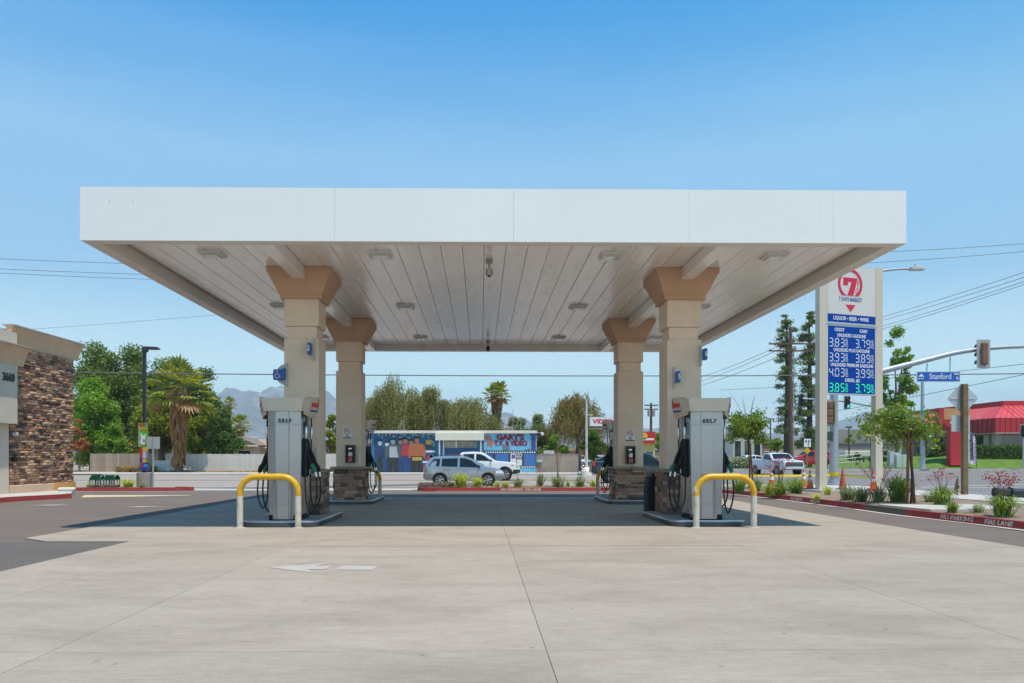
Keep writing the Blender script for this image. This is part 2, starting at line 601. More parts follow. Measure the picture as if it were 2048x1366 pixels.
# painted arrows
M_ROADPAINT = M('worn_road_paint', (0.44, 0.40, 0.36), 0.8, var=0.1, dirt=(0.37, 0.31, 0.25), dirt_amt=0.9, dirt_scale=5, world_space=True)
def arrow(name, label, p, rz, L=1.0, z=0.02, wing=0.24, sh=0.07):
    b = MB()
    b.add([(0, 0, z), (0.95 * L, -wing * L, z), (0.78 * L, -sh * L, z), (1.08 * L, -sh * L, z), (1.08 * L, sh * L, z), (0.78 * L, sh * L, z), (0.95 * L, wing * L, z)],
          [(0, 1, 2), (0, 2, 5), (2, 3, 4, 5), (0, 5, 6)])
    o = b.build(name, M_ROADPAINT, None, p, rz)
    tag(o, label, 'road marking', 'painted direction arrows')
    return o
ya = 1500 * CAM_H / (1138 - 919)
ar = arrow('painted_arrow', 'white arrow painted on the pale forecourt concrete, tip towards the store', (gx(535, ya), ya, 0), rad(-2), 0.66, 0.02, 0.58, 0.20)
tl = MB()
tl.add([(0.84, -0.16, 0.02), (1.26, -0.17, 0.02), (1.26, 0.15, 0.02), (0.84, 0.16, 0.02)], [(0, 1, 2, 3)])
tl.build('arrow_tail', M_ROADPAINT, ar)
arrow('painted_arrow', 'worn white arrow on the dark lane in front of the red kerb by the store', (gx(42, 20.6), 20.6, 0), rad(14), 1.1, 0.008)
arrow('painted_arrow', 'short white arrow on dark asphalt beside the edge of the canopy shadow', (gx(338, 20.2), 20.2, 0), rad(190), 1.0, 0.008)

# ------------------------------------------------------------------ kerbs, planters, pavements
def mat_red_kerb():
    m, nt, b, out = new_mat('red_kerb_paint')
    geo = N(nt, 'ShaderNodeNewGeometry')
    p = geo.outputs['Position']
    c = ramp(nt, noise(nt, p, 3.0, 6, 0.7), [(0.3, (0.23, 0.022, 0.024)), (0.7, (0.36, 0.045, 0.04))])
    f = ramp(nt, noise(nt, vec_scaled(nt, p, 1, 1, 3), 2.2, 8, 0.8, 0.8), [(0.55, 0.0), (0.70, 0.75)])
    c = mixc(nt, c, (0.10, 0.06, 0.055), f)
    f2 = ramp(nt, noise(nt, p, 5.5, 8, 0.8, 0.5), [(0.66, 0.0), (0.74, 0.8)])
    c = mixc(nt, c, (0.42, 0.36, 0.31), f2)
    nt.links.new(c, b.inputs['Base Color'])
    b.inputs['Roughness'].default_value = 0.75
    bump(nt, b, noise(nt, p, 40, 4), 0.3, 0.01)
    return m
M_RED = mat_red_kerb()
M_KERB = mat_concrete('plain_kerb_concrete', (0.40, 0.37, 0.33), (0.25, 0.23, 0.2), (0.48, 0.45, 0.41), obj_rand=0.02)
M_DARKKERB = M('stained_kerb_concrete', (0.10, 0.10, 0.075), 0.85, var=0.35, vs=8, bmp=0.3)
M_MULCH = None
def mat_mulch():
    m, nt, b, out = new_mat('bark_mulch')
    geo = N(nt, 'ShaderNodeNewGeometry')
    p = geo.outputs['Position']
    c = ramp(nt, noise(nt, p, 26, 5, 0.8), [(0.32, (0.07, 0.042, 0.026)), (0.5, (0.25, 0.175, 0.115)), (0.68, (0.46, 0.35, 0.25))])
    c = mixc(nt, c, (0.36, 0.30, 0.23), ramp(nt, noise(nt, p, 0.7, 5), [(0.4, 0.0), (0.7, 0.4)]))
    nt.links.new(c, b.inputs['Base Color'])
    b.inputs['Roughness'].default_value = 0.95
    bump(nt, b, noise(nt, p, 34, 5, 0.8), 0.9, 0.03)
    return m
M_MULCH = mat_mulch()

def offset_path(pts, d):
    P = [Vector((x, y)) for x, y in pts]
    out = []
    for i, p in enumerate(P):
        t = (P[min(i + 1, len(P) - 1)] - P[max(i - 1, 0)]).normalized()
        nrm = Vector((-t.y, t.x))
        out.append((p.x + nrm.x * d, p.y + nrm.y * d))
    return out

def kerb(name, pts, mat, w=0.16, h=0.145, z=0.0, kind='structure', batter=0.03):
    """pts run along the road face; the kerb body lies to the left of the walking direction"""
    a = pts
    a2 = offset_path(pts, batter)
    c = offset_path(pts, w)
    k = MB()
    n = len(pts)
    for i in range(n):
        k.v += [(a[i][0], a[i][1], z - 0.05), (a2[i][0], a2[i][1], z + h), (c[i][0], c[i][1], z + h), (c[i][0], c[i][1], z - 0.05)]
    for i in range(n - 1):
        for j in range(3):
            q = i * 4 + j
            k.f.append((q, q + 4, q + 5, q + 1))
            k.m.append(0)
    k.f += [(0, 1, 2, 3), tuple(q + 4 * (n - 1) for q in (3, 2, 1, 0))]
    k.m += [0, 0]
    o = k.build(name, mat)
    return tag(o, kind=kind)

KR = [(9.63, -10), (9.62, 2), (9.60, 13.5), (9.33, 16.9), (9.32, 18.7)]
kerb('kerb', KR[:4][::-1], M_RED)
kerb('kerb', [(9.32, 18.7), (9.325, 17.75), (9.33, 16.9)], M_DARKKERB)
KR2 = [(9.32, 18.7), (9.27, 21), (9.18, 23.6), (8.98, 26.2), (8.62, 27.9), (7.9, 29.0), (6.6, 29.6), (5.0, 29.78), (2, 29.8), (-1.2, 29.8), (-2.2, 29.83), (-2.75, 30.0), (-2.98, 30.45), (-2.8, 31.1), (-2.2, 31.4)]
kerb('kerb', [tuple(p[:2]) for p in smooth_pts([(x, y, 0) for x, y in KR2], 4)][::-1], M_RED)
kerb('kerb', [(-2.2, 31.4), (3, 31.45), (8, 31.9), (11.5, 32.5)][::-1], M_KERB)
# gutter strip along the lot side of the kerb
gut = MB()
gpts = [tuple(p[:2]) for p in smooth_pts([(x, y, 0) for x, y in KR[:-1] + KR2[:11]], 4)]
go = offset_path(gpts, 0.16)
for (x, y), (x2, y2) in zip(gpts, go):
    gut.v += [(x, y, 0.009), (x2, y2, 0.009)]
for i in range(len(gpts) - 1):
    gut.f.append((2 * i, 2 * i + 2, 2 * i + 3, 2 * i + 1))
    gut.m.append(0)
tag(gut.build('gutter', M_WALK), kind='structure')

# planter soil
def terrain_patch(name, poly, z, mat, step=0.35, amp=0.05, seed=1, kind='structure'):
    from mathutils import noise as mn
    from mathutils.geometry import intersect_point_tri_2d
    xs = [p[0] for p in poly]
    ys = [p[1] for p in poly]
    b = MB()
    b.add([(x, y, z) for x, y in poly], [tuple(range(len(poly)))])
    import bmesh
    me = b.mesh(name, mat)
    bm = bmesh.new()
    bm.from_mesh(me)
    bmesh.ops.triangulate(bm, faces=bm.faces[:])
    for _ in range(6):
        long = [e for e in bm.edges if e.calc_length() > step * 2]
        if not long or len(bm.faces) > 9000:
            break
        bmesh.ops.subdivide_edges(bm, edges=long, cuts=1)
        bmesh.ops.triangulate(bm, faces=bm.faces[:])
    for v in bm.verts:
        if not v.is_boundary:
            v.co.z += amp * (mn.noise(Vector((v.co.x * 0.9 + seed, v.co.y * 0.9, 0))) + 0.5 * mn.noise(Vector((v.co.x * 3, v.co.y * 3, seed)))) + amp * 0.6
    bm.to_mesh(me)
    bm.free()
    me.polygons.foreach_set('use_smooth', [True] * len(me.polygons))
    o = link(name, me)
    return tag(o, kind=kind)
kp = offset_path([tuple(p[:2]) for p in smooth_pts([(x, y, 0) for x, y in KR2], 4)], -0.15)
kr = offset_path(KR[:4], -0.15)
terrain_patch('planter_soil', kr + [(9.475, 18.0)] + kp[1:-2] + [(-2.2, 31.3), (3, 31.35), (8, 31.8), (11.9, 32.5), (12.5, 30.6), (13.0, 28.6), (13.55, 24.0), (13.6, 19.4), (13.4, 8), (13.3, -10)], 0.115, M_MULCH)

# pavements: separate slabs with score lines
def pavement(name, quads, z, mat=M_WALK, zf=None):
    b = MB()
    b2 = MB()
    root = None
    for qi, q in enumerate(quads):
        b = MB()
        n = len(q)
        zz = [(zf(y) if zf else 0) + z for x, y in q]
        b.add([(x, y, k) for (x, y), k in zip(q, zz)] + [(x, y, k - 0.2) for (x, y), k in zip(q, zz)],
              [tuple(range(n))] + [(i, i + n, (i + 1) % n + n, (i + 1) % n) for i in range(n)])
        if root is None:
            root = tag(b.build(name, mat), kind='structure')
        else:
            b.build('slab', mat, root)
    return root
def strip_quads(left, right, nseg, gap=0.012):
    """quads between two polylines of equal length"""
    out = []
    for i in range(len(left) - 1):
        for k in range(nseg):
            t0, t1 = k / nseg, (k + 1) / nseg
            def lp(a, b_, t):
                return (a[0] + (b_[0] - a[0]) * t, a[1] + (b_[1] - a[1]) * t)
            L0, L1 = lp(left[i], left[i + 1], t0), lp(left[i], left[i + 1], t1)
            R0, R1 = lp(right[i], right[i + 1], t0), lp(right[i], right[i + 1], t1)
            e = gap / max(0.2, math.dist(L0, L1))
            out.append([lp(L0, L1, e), lp(R0, R1, e), lp(R0, R1, 1 - e), lp(L0, L1, 1 - e)])
    return out
pavement('pavement', strip_quads([(13.3, 2.0), (13.6, 19.4), (13.5, 24.0), (12.95, 28.6)], [(15.5, 2.0), (15.55, 19.4), (15.7, 24.0), (15.9, 28.6)], 5), 0.14)
pavement('pavement', strip_quads([(12.95, 28.6), (12.4, 30.7), (11.6, 32.4)], [(15.9, 28.6), (15.85, 32.0), (14.0, 34.2)], 2) + [[(11.55, 32.42), (13.9, 34.25), (8, 33.2), (3, 32.9), (3, 31.5), (8, 31.92)]], 0.14)
pavement('landing_slab', [[(9.75, 16.6), (11.9, 16.9), (12.1, 18.6), (9.55, 18.5)]], 0.165)

# driveway apron between the lot and the street on the west side
pavement('driveway_apron', [[(-13, 30.9), (-3.3, 30.9), (-3.0, 32.3), (-14.5, 32.3)]], 0.012)
pavement('pavement', [[(-45, 31.3), (-19.5, 31.3), (-19.5, 32.8), (-45, 32.8)]], 0.14)

# lane lines on the streets
M_LINE = M('lane_paint', (0.70, 0.69, 0.66), 0.75, var=0.1, dirt=(0.38, 0.36, 0.34), dirt_amt=0.7, dirt_scale=3, world_space=True)
def line(name, pts, w, mat=M_LINE, dz=0.0):
    o1 = offset_path(pts, w / 2)
    o2 = offset_path(pts, -w / 2)
    b = MB()
    for (x, y), (x2, y2) in zip(o1, o2):
        b.v += [(x, y, gz(y) + dz), (x2, y2, gz(y2) + dz)]
    for i in range(len(pts) - 1):
        b.f.append((2 * i, 2 * i + 1, 2 * i + 3, 2 * i + 2))
        b.m.append(0)
    return tag(b.build(name, mat), kind='structure')
line('lane_line', [(-70, 36.5), (-30, 36.5), (-3, 36.5)], 0.13)
line('lane_line', [(-70, 47.5), (-30, 47.5), (4, 47.5)], 0.13)
line('lane_line', [(17.5, 33), (30, 40), (46, 48), (70, 58)], 0.22)
line('lane_line', [(17.8, 36.5), (30, 43.5), (46, 52)], 0.22)
line('lane_line', [(12, 52), (26, 60), (40, 66)], 0.15)
# darker repaired bands on the street
M_PATCHB = mat_asphalt('street_repair', (0.13, 0.125, 0.122), 0.1, 0.2, 0.2)
line('asphalt_repair', [(-22, 33), (-14, 36.5), (-5, 43), (2, 47)], 2.0, M_PATCHB, -0.006)
line('asphalt_repair', [(-40, 38.9), (-10, 39.0), (12, 39.0)], 0.35, M_PATCHB, -0.004)
line('asphalt_repair', [(-40, 50.4), (-5, 50.6), (12, 50.4)], 0.5, M_PATCHB, -0.004)
# ------------------------------------------------------------------ canopy
def mat_fascia():
    m, nt, b, out = new_mat('white_fascia_metal')
    p = N(nt, 'ShaderNodeNewGeometry').outputs['Position']
    c = ramp(nt, noise(nt, p, 0.5, 4, 0.6), [(0.3, (0.86, 0.84, 0.81)), (0.7, (0.89, 0.875, 0.85))])
    # faint rain streaks and a few scuffs
    stn = ramp(nt, noise(nt, vec_scaled(nt, p, 5.0, 5.0, 0.35), 1.6, 7, 0.75, 0.3), [(0.55, 0.0), (0.80, 0.16)])
    c = mixc(nt, c, (0.55, 0.52, 0.48), stn)
    nt.links.new(c, b.inputs['Base Color'])
    b.inputs['Roughness'].default_value = 0.38
    b.inputs['Specular IOR Level'].default_value = 0.45
    bump(nt, b, noise(nt, vec_scaled(nt, p, 0.8, 0.8, 1.6), 1.0, 2, 0.5), 0.12, 0.05)
    return m
M_FASCIA = mat_fascia()
def mat_deck():
    m, nt, b, out = new_mat('canopy_deck_metal')
    tc = N(nt, 'ShaderNodeTexCoord')
    p = N(nt, 'ShaderNodeNewGeometry').outputs['Position']
    c = ramp(nt, noise(nt, vec_scaled(nt, p, 2.0, 0.25, 1), 1.0, 5, 0.6), [(0.3, (0.85, 0.815, 0.765)), (0.7, (0.90, 0.87, 0.83))])
    oi = N(nt, 'ShaderNodeObjectInfo')
    c = mixc(nt, c, ramp(nt, oi.outputs['Random'], [(0, 0.965), (1, 1.03)]), 1.0, 'MULTIPLY')
    nt.links.new(c, b.inputs['Base Color'])
    nt.links.new(ramp(nt, noise(nt, vec_scaled(nt, p, 4.0, 0.5, 1), 1.4, 4, 0.6), [(0.3, 0.17), (0.7, 0.30)]), b.inputs['Roughness'])
    b.inputs['Specular IOR Level'].default_value = 0.75
    b.inputs['Coat Weight'].default_value = 0.5
    b.inputs['Coat Roughness'].default_value = 0.2
    bump(nt, b, noise(nt, vec_scaled(nt, p, 3.0, 0.55, 1), 1.0, 2, 0.5), 0.45, 0.06)
    return m
M_DECK = mat_deck()
M_LIP = M('canopy_trim_paint', (0.80, 0.75, 0.69), 0.5, var=0.04)
M_ROOF = M('canopy_roof_sheet', (0.55, 0.55, 0.55), 0.6, metal=0.0)
SITE_ROT = SITE_R
HW, DEP, ZB, ZT, ZD = 7.12, 13.2, 5.02, 5.935, 5.22
canopy = thing('fuel_canopy', 'large flat white canopy with ribbed underside over the fuel pumps', 'canopy', site(0, 0), SITE_ROT)
def fascia_run(cuts, fn):
    for a, b_ in zip(cuts, cuts[1:]):
        fn(a + 0.0014, b_ - 0.0014)
T = 0.05
fascia_run([-HW, -2.78, 0.30, 3.33, 5.85, HW], lambda a, b_: MB().box(a, 0, ZB, b_, T, ZT).build('fascia_panel', M_FASCIA, canopy))
fascia_run([-HW, -3.6, 0, 3.6, HW], lambda a, b_: MB().box(a, DEP - T, ZB, b_, DEP, ZT).build('fascia_panel', M_FASCIA, canopy))
for s in (-1, 1):
    xa, xb = sorted((s * HW, s * (HW - T)))
    fascia_run([T + 0.003, 4.4, 8.8, DEP - T - 0.003], lambda a, b_: MB().box(xa, a, ZB, xb, b_, ZT).build('fascia_panel', M_FASCIA, canopy))
# bottom return and inner upstand
L = 0.25
MB().box(-HW + 0.012, T + 0.002, ZB + 0.004, HW - 0.012, L, ZB + 0.02).build('lip', M_LIP, canopy)
MB().box(-HW + 0.012, DEP - L, ZB + 0.004, HW - 0.012, DEP - T - 0.002, ZB + 0.02).build('lip', M_LIP, canopy)
for s in (-1, 1):
    xa, xb = sorted((s * (HW - T - 0.002), s * (HW - L)))
    MB().box(xa, L + 0.001, ZB + 0.004, xb, DEP - L - 0.001, ZB + 0.02).build('lip', M_LIP, canopy)
    xa, xb = sorted((s * (HW - L), s * (HW - L + 0.012)))
    for a, b_ in ((L, 2.9), (2.9, 5.8), (5.8, 8.9), (8.9, DEP - L)):
        MB().box(xa, a + 0.002, ZB + 0.021, xb, b_ - 0.002, ZD + 0.06).build('upstand', M_LIP, canopy)
MB().box(-HW + L + 0.015, L - 0.012, ZB + 0.021, HW - L - 0.015, L, ZD + 0.06).build('upstand', M_LIP, canopy)
for a, b_ in ((-HW + L, -2.2), (-2.2, 2.3), (2.3, HW - L)):
    MB().box(a + 0.015, DEP - L, ZB + 0.021, b_ - 0.002, DEP - L + 0.012, ZD + 0.06).build('upstand', M_LIP, canopy)
MB().box(-HW + T + 0.01, T + 0.01, ZT - 0.12, HW - T - 0.01, DEP - T - 0.01, ZT - 0.08).build('roof_sheet', M_ROOF, canopy)
# deck planks, each a folded pan of its own
PW = 0.4064
npan = 33
prof = [(-PW / 2 + 0.0015, 0.035), (-PW / 2 + 0.006, 0.003), (-PW / 2 + 0.03, 0.0), (PW / 2 - 0.03, 0.0), (PW / 2 - 0.006, 0.003), (PW / 2 - 0.0015, 0.035)]
pb = MB()
nseg = 6
for j in range(nseg + 1):
    for (x, z) in prof:
        pb.v.append((x, L + (DEP - 2 * L) * j / nseg, z))
for j in range(nseg):
    for i in range(5):
        a = j * 6 + i
        pb.f.append((a, a + 6, a + 7, a + 1))
        pb.m.append(0)
plank_me = pb.mesh('deck_plank', M_DECK)
for i in range(npan):
    o = link('deck_plank', plank_me, canopy, ((i - (npan - 1) / 2) * PW, 0, ZD))
    o.rotation_euler = (0, rad(RND.uniform(-1.1, 1.1)), 0)
MB().box(-HW + L, L, ZD + 0.045, HW - L, DEP - L, ZD + 0.055).build('deck_backing', M('deck_backing_grey', (0.42, 0.40, 0.37), 0.7), canopy)
M_SCREW = M('dark_fixing', (0.08, 0.08, 0.08), 0.5)
for x in (-6.62, -6.22):
    MB().lathe([(0.007, -0.003), (0.007, 0.0)], 8, (x, 0, 5.68), 'y').build('fixing_hole', M_SCREW, canopy)
CU = 4.0
VN, VF = 3.1, 8.72
for s in (-1, 1):
    MB().box(s * CU - 0.13, L + 0.004, ZD - 0.23, s * CU + 0.13, DEP - L - 0.004, ZD - 0.004).build('beam', M_DECK, canopy, bevel=0.008)

# light fixtures under the deck
M_LIGHTBOX = M('fixture_grey_white', (0.62, 0.64, 0.62), 0.4)
M_LENS = M('fixture_lens', (0.55, 0.60, 0.58), 0.08, spec=0.7)
proto = thing('canopy_light', 'x', 'light fixture', (0, 0, 0), SITE_ROT, 'square lights under the canopy')
MB().box(-0.21, -0.21, -0.05, 0.21, 0.21, 0.0).build('housing', M_LIGHTBOX, proto, bevel=0.008)
MB().frustum(0, 0, -0.075, -0.051, 0.26, 0.26, 0.33, 0.33).build('lens', M_LENS, proto)
MB().box(-0.235, -0.235, -0.012, 0.235, 0.235, -0.003).build('trim', M_FASCIA, proto)
index_children()
rows = [(1.5, 'front'), (6.4, 'middle'), (11.3, 'rear')]
cols_ = [(-5.4, 'westernmost, by the store side'), (-2.2, 'just inside the columns on the store side'), (2.25, 'just inside the columns on the price sign side'), (5.4, 'outermost, on the price sign side')]
first = True
for v, rn in rows:
    for u, cn in cols_:
        o = proto if first else copy_tree(proto)
        first = False
        o.location = site(u, v, ZD - 0.003)
        o['label'] = 'square canopy light in the %s row, %s' % (rn, cn)

# dome cameras
M_CAMG = M('camera_grey', (0.30, 0.30, 0.30), 0.45)
M_CAMD = M('camera_dark', (0.03, 0.03, 0.03), 0.25)
M_CAML = M('camera_light', (0.55, 0.55, 0.53), 0.4)
for (u, v, tx, dk) in ((-0.10, 1.9, 'pale security camera hanging from the canopy near its front edge', M_CAML), (-0.02, 12.1, 'dark security camera hanging from the canopy near its back edge', M_CAMD)):
    t = thing('security_camera', tx, 'camera', site(u, v, ZD), SITE_ROT, 'security cameras under the canopy')
    MB().box(-0.065, -0.065, -0.075, 0.065, 0.065, -0.002).build('junction_box', M_CAMG, t, bevel=0.01)
    MB().tube([(0, 0, -0.075), (0, 0, -0.15), (0, 0.02, -0.18)], 0.016, 8).build('stem', M_CAMG, t)
    MB().tube([(0, 0.0, -0.17), (0, -0.01, -0.2), (0, -0.05, -0.33)], [0.03, 0.052, 0.046], 12).build('body', dk, t, smooth=40)
    MB().tube([(0, -0.051, -0.331), (0, -0.055, -0.345)], [0.032, 0.03], 12).build('lens', M_CAMD, t)
    MB().tube([(-0.05, 0.0, -0.18), (-0.058, -0.03, -0.26), (-0.05, -0.055, -0.33)], 0.008, 6).build('bracket', M_CAMD, t)
    MB().tube([(0.05, 0.0, -0.18), (0.058, -0.03, -0.26), (0.05, -0.055, -0.33)], 0.008, 6).build('bracket', M_CAMD, t)

# ------------------------------------------------------------------ columns
def mat_stucco(name, c, dirt=0.2):
    m, nt, b, out = new_mat(name)
    tc = N(nt, 'ShaderNodeTexCoord')
    p = tc.outputs['Object']
    cc = ramp(nt, noise(nt, p, 1.2, 6, 0.65), [(0.3, tuple(x * 0.9 for x in c)), (0.7, tuple(min(1, x * 1.07) for x in c))])
    cc = mixc(nt, cc, tuple(x * 0.6 for x in c), ramp(nt, noise(nt, vec_scaled(nt, p, 3, 3, 0.8), 1.5, 7, 0.75), [(0.55, 0), (0.8, dirt)]))
    nt.links.new(cc, b.inputs['Base Color'])
    b.inputs['Roughness'].default_value = 0.88
    b.inputs['Specular IOR Level'].default_value = 0.25
    bump(nt, b, noise(nt, p, 55, 4, 0.7), 0.45, 0.008)
    return m
M_STUCCO = mat_stucco('tan_stucco', (0.80, 0.635, 0.50))
M_CAPITAL = mat_stucco('brown_stucco', (0.58, 0.375, 0.25), 0.1)
M_LEDGE = M('stone_ledge', (0.30, 0.245, 0.20), 0.8, var=0.2, vs=9, bmp=0.4, bs=35)
M_MORTAR = M('dark_mortar', (0.055, 0.046, 0.042), 0.95, var=0.2)

def mat_stone(name, cols, bmpv=0.6):
    m, nt, b, out = new_mat(name)
    tc = N(nt, 'ShaderNodeTexCoord')
    oi = N(nt, 'ShaderNodeObjectInfo')
    k = len(cols)
    geo = N(nt, 'ShaderNodeNewGeometry')
    ad = N(nt, 'ShaderNodeMath', operation='ADD')
    nt.links.new(oi.outputs['Random'], ad.inputs[0])
    nt.links.new(geo.outputs['Random Per Island'], ad.inputs[1])
    fr = N(nt, 'ShaderNodeMath', operation='FRACT')
    nt.links.new(ad.outputs[0], fr.inputs[0])
    base = ramp(nt, fr.outputs[0], [(i / (k - 1), c) for i, c in enumerate(cols)], 'CONSTANT')
    p = geo.outputs['Position']
    v = ramp(nt, noise(nt, p, 9, 6, 0.7), [(0.3, 0.72), (0.7, 1.2)])
    c = mixc(nt, base, v, 1.0, 'MULTIPLY')
    nt.links.new(c, b.inputs['Base Color'])
    b.inputs['Roughness'].default_value = 0.9
    b.inputs['Specular IOR Level'].default_value = 0.25
    bump(nt, b, noise(nt, p, 28, 5, 0.7), bmpv, 0.02)
    return m
M_STONE = mat_stone('ledge_stone', [(0.27, 0.17, 0.12), (0.42, 0.27, 0.19), (0.19, 0.13, 0.11), (0.35, 0.215, 0.145), (0.50, 0.34, 0.24), (0.13, 0.095, 0.085), (0.37, 0.245, 0.185), (0.30, 0.185, 0.14)])

def stone_meshes(mat, n=7, seed=3, amp=0.09):
    """unit stones (1 x 1 x 1, face towards -y) with uneven corners and a bulged, split face"""
    out = []
    r = random.Random(seed)
    for k in range(n):
        b = MB()
        gx_, gz_ = 3, 2
        vs = []
        for j in range(gz_ + 1):
            for i in range(gx_ + 1):
                edge = i in (0, gx_) or j in (0, gz_)
                y = -1.0 + (r.uniform(0.18, 0.34) if edge else r.uniform(-0.10, 0.12))
                vs.append((i / gx_ - 0.5 + (r.uniform(-0.03, 0.03) if 0 < i < gx_ else 0), y, j / gz_ - 0.5 + (r.uniform(-0.08, 0.08) if 0 < j < gz_ else 0)))
        nfront = len(vs)
        vs += [(-0.5, 0, -0.5), (0.5, 0, -0.5), (0.5, 0, 0.5), (-0.5, 0, 0.5)]
        fs = []
        w = gx_ + 1
        for j in range(gz_):
            for i in range(gx_):
                a = j * w + i
                fs.append((a, a + 1, a + w + 1, a + w))
        bl, br, tr, tl_ = nfront, nfront + 1, nfront + 2, nfront + 3
        fs.append((bl, br) + tuple(range(gx_, -1, -1)))
        fs.append((tr, tl_) + tuple(range(gz_ * w, gz_ * w + w)))
        fs.append((tl_, bl) + tuple(j * w for j in range(gz_ + 1)))
        fs.append((br, tr) + tuple(j * w + gx_ for j in range(gz_, -1, -1)))
        b.add(vs, fs)
        out.append(b.mesh('stone', mat))
    return out
STONES = stone_meshes(M_STONE)

def stone_course(parent, meshes, x0, x1, z0, z1, y, rotz, origin, rowh, lmin, lmax, tmin, tmax, r, gap=0.004, name='stone', limit=None, mat=None):
    """stones on a vertical face: local x runs along the face, y is its depth; rotz turns the face about origin"""
    z = z0
    c, s = math.cos(rotz), math.sin(rotz)
    specs = []
    while z < z1 - 0.02:
        h = min(r.uniform(*rowh), z1 - z)
        if z1 - (z + h) < rowh[0] * 0.6:
            h = z1 - z
        x = x0
        while x < x1 - 0.01:
            l = r.uniform(lmin, lmax)
            if x1 - (x + l) < lmin * 0.7:
                l = x1 - x
            specs.append((l, h, r.uniform(tmin, tmax), x + l / 2, z + h / 2, meshes[r.randrange(len(meshes))]))
            x += l
        z += h
    specs.sort(key=lambda q: -q[0] * q[1])
    k = len(specs) if limit is None else limit
    for (l, h, t, lx, zz, me) in specs[:k]:
        o = bpy.data.objects.new(name, me)
        COL.objects.link(o)
        o.parent = parent
        o.location = (origin[0] + lx * c - y * s, origin[1] + lx * s + y * c, zz)
        o.rotation_euler = (0, 0, rotz)
        o.scale = (l - gap, t, h - gap)
    if specs[k:]:
        b = MB()
        for (l, h, t, lx, zz, me) in specs[k:]:
            vs = []
            for v in me.vertices:
                px, py, pz = v.co.x * (l - gap) + lx, v.co.y * t + y, v.co.z * (h - gap) + zz
                vs.append((origin[0] + px * c - py * s, origin[1] + px * s + py * c, pz))
            b.add(vs, [tuple(f.vertices) for f in me.polygons])
        tag(b.build('small_stones', mat, parent), kind='stuff')

def column(u, v, label, seed):
    t = thing('canopy_column', label, 'column', site(u, v, 0), SITE_ROT, 'four canopy columns')
    r = random.Random(seed)
    W = 0.72
    MB().box(-0.39, -0.39, 0.125, 0.39, 0.39, 1.0).build('core', M_MORTAR, t)
    for k in range(4):
        stone_course(t, STONES, -0.435 if k % 2 else -0.40, 0.435 if k % 2 else 0.40, 0.13, 1.0, -0.385, k * math.pi / 2, (0, 0), (0.055, 0.115), 0.14, 0.42, 0.035, 0.075, r)
    lb = MB().box(-0.50, -0.50, 1.002, -0.003, 0.50, 1.065).build('ledge', M_LEDGE, t, bevel=0.008)
    lb = MB().box(0.003, -0.50, 1.002, 0.50, 0.50, 1.065).build('ledge', M_LEDGE, t, bevel=0.008)
    MB().box(-W / 2, -W / 2, 1.066, W / 2, W / 2, 3.78).build('shaft', M_STUCCO, t, bevel=0.012)
    MB().box(-W / 2 + 0.055, -W / 2 + 0.055, 3.781, W / 2 - 0.055, W / 2 - 0.055, 4.049).build('neck', M_STUCCO, t, bevel=0.01)
    MB().box(-W / 2, -W / 2, 4.05, W / 2, W / 2, 4.615).build('upper_block', M_STUCCO, t, bevel=0.012)
    cb = MB()
    ringz = [(4.61, 0.86), (4.70, 0.86), (4.705, 0.90), (5.10, 1.26), (5.105, 1.30), (5.215, 1.30)]
    for z, w in ringz:
        cb.v += [(-w / 2, -w / 2, z), (w / 2, -w / 2, z), (w / 2, w / 2, z), (-w / 2, w / 2, z)]
    for i in range(len(ringz) - 1):
        for j in range(4):
            a = i * 4
            cb.f.append((a + j, a + (j + 1) % 4, a + 4 + (j + 1) % 4, a + 4 + j))
            cb.m.append(0)
    cb.f += [(3, 2, 1, 0), tuple(range(4 * len(ringz) - 4, 4 * len(ringz)))]
    cb.m += [0, 0]
    cb.build('capital', M_CAPITAL, t, bevel=0.008)
    return t
C_NL = column(-CU, VN, 'tan stucco column with stone base behind the front pump nearest the store', 1)
C_NR = column(CU, VN, 'tan stucco column with stone base behind the front pump nearest the price sign', 2)
C_FL = column(-CU, VF, 'rear tan column with stone base and no smoking sign, on the store side', 3)
C_FR = column(CU, VF, 'rear tan column with stone base and no smoking sign, on the price sign side', 4)

# ------------------------------------------------------------------ islands
M_ISLAND = M('island_concrete', (0.33, 0.32, 0.30), 0.8, var=0.15, vs=3, bmp=0.2)
M_STEEL = M('brushed_steel_edge', (0.42, 0.43, 0.45), 0.35, metal=0.9, var=0.1)
M_STEELD = M('dark_steel_edge', (0.06, 0.065, 0.07), 0.45, metal=0.4, var=0.3)
def island(v0, v1, u, label):
    t = thing('pump_island', label, 'pump island', site(u, (v0 + v1) / 2, 0), SITE_ROT, 'raised pump islands')
    hl = (v1 - v0) / 2
    ch = 0.14
    hw = 0.70
    def oct_(w, l, c):
        return [(-w + c, -l), (w - c, -l), (w, -l + c), (w, l - c), (w - c, l), (-w + c, l), (-w, l - c), (-w, -l + c)]
    P = oct_(hw, hl, ch)
    MB().prism(oct_(hw - 0.03, hl - 0.03, ch), 'z', 0.017, 0.124).build('kerb_slab', M_ISLAND, t)
    b = MB()
    Q = oct_(hw - 0.028, hl - 0.028, ch)
    n = 8
    b.v = [(x, y, 0.0165) for x, y in P] + [(x, y, 0.105) for x, y in P] + [(x * 0.988, y * 0.994, 0.128) for x, y in P] + [(x, y, 0.128) for x, y in Q]
    for k in range(3):
        for i in range(n):
            b.f.append((k * n + i, k * n + (i + 1) % n, (k + 1) * n + (i + 1) % n, (k + 1) * n + i))
            b.m.append(1 if k == 0 else 0)
    b.build('steel_form', [M_STEEL, M_STEELD], t, smooth=50)
    return t
island(0.98, 3.72, -CU, 'steel edged island under the front pump nearest the store')
island(0.98, 3.72, CU, 'steel edged island under the front pump nearest the price sign')
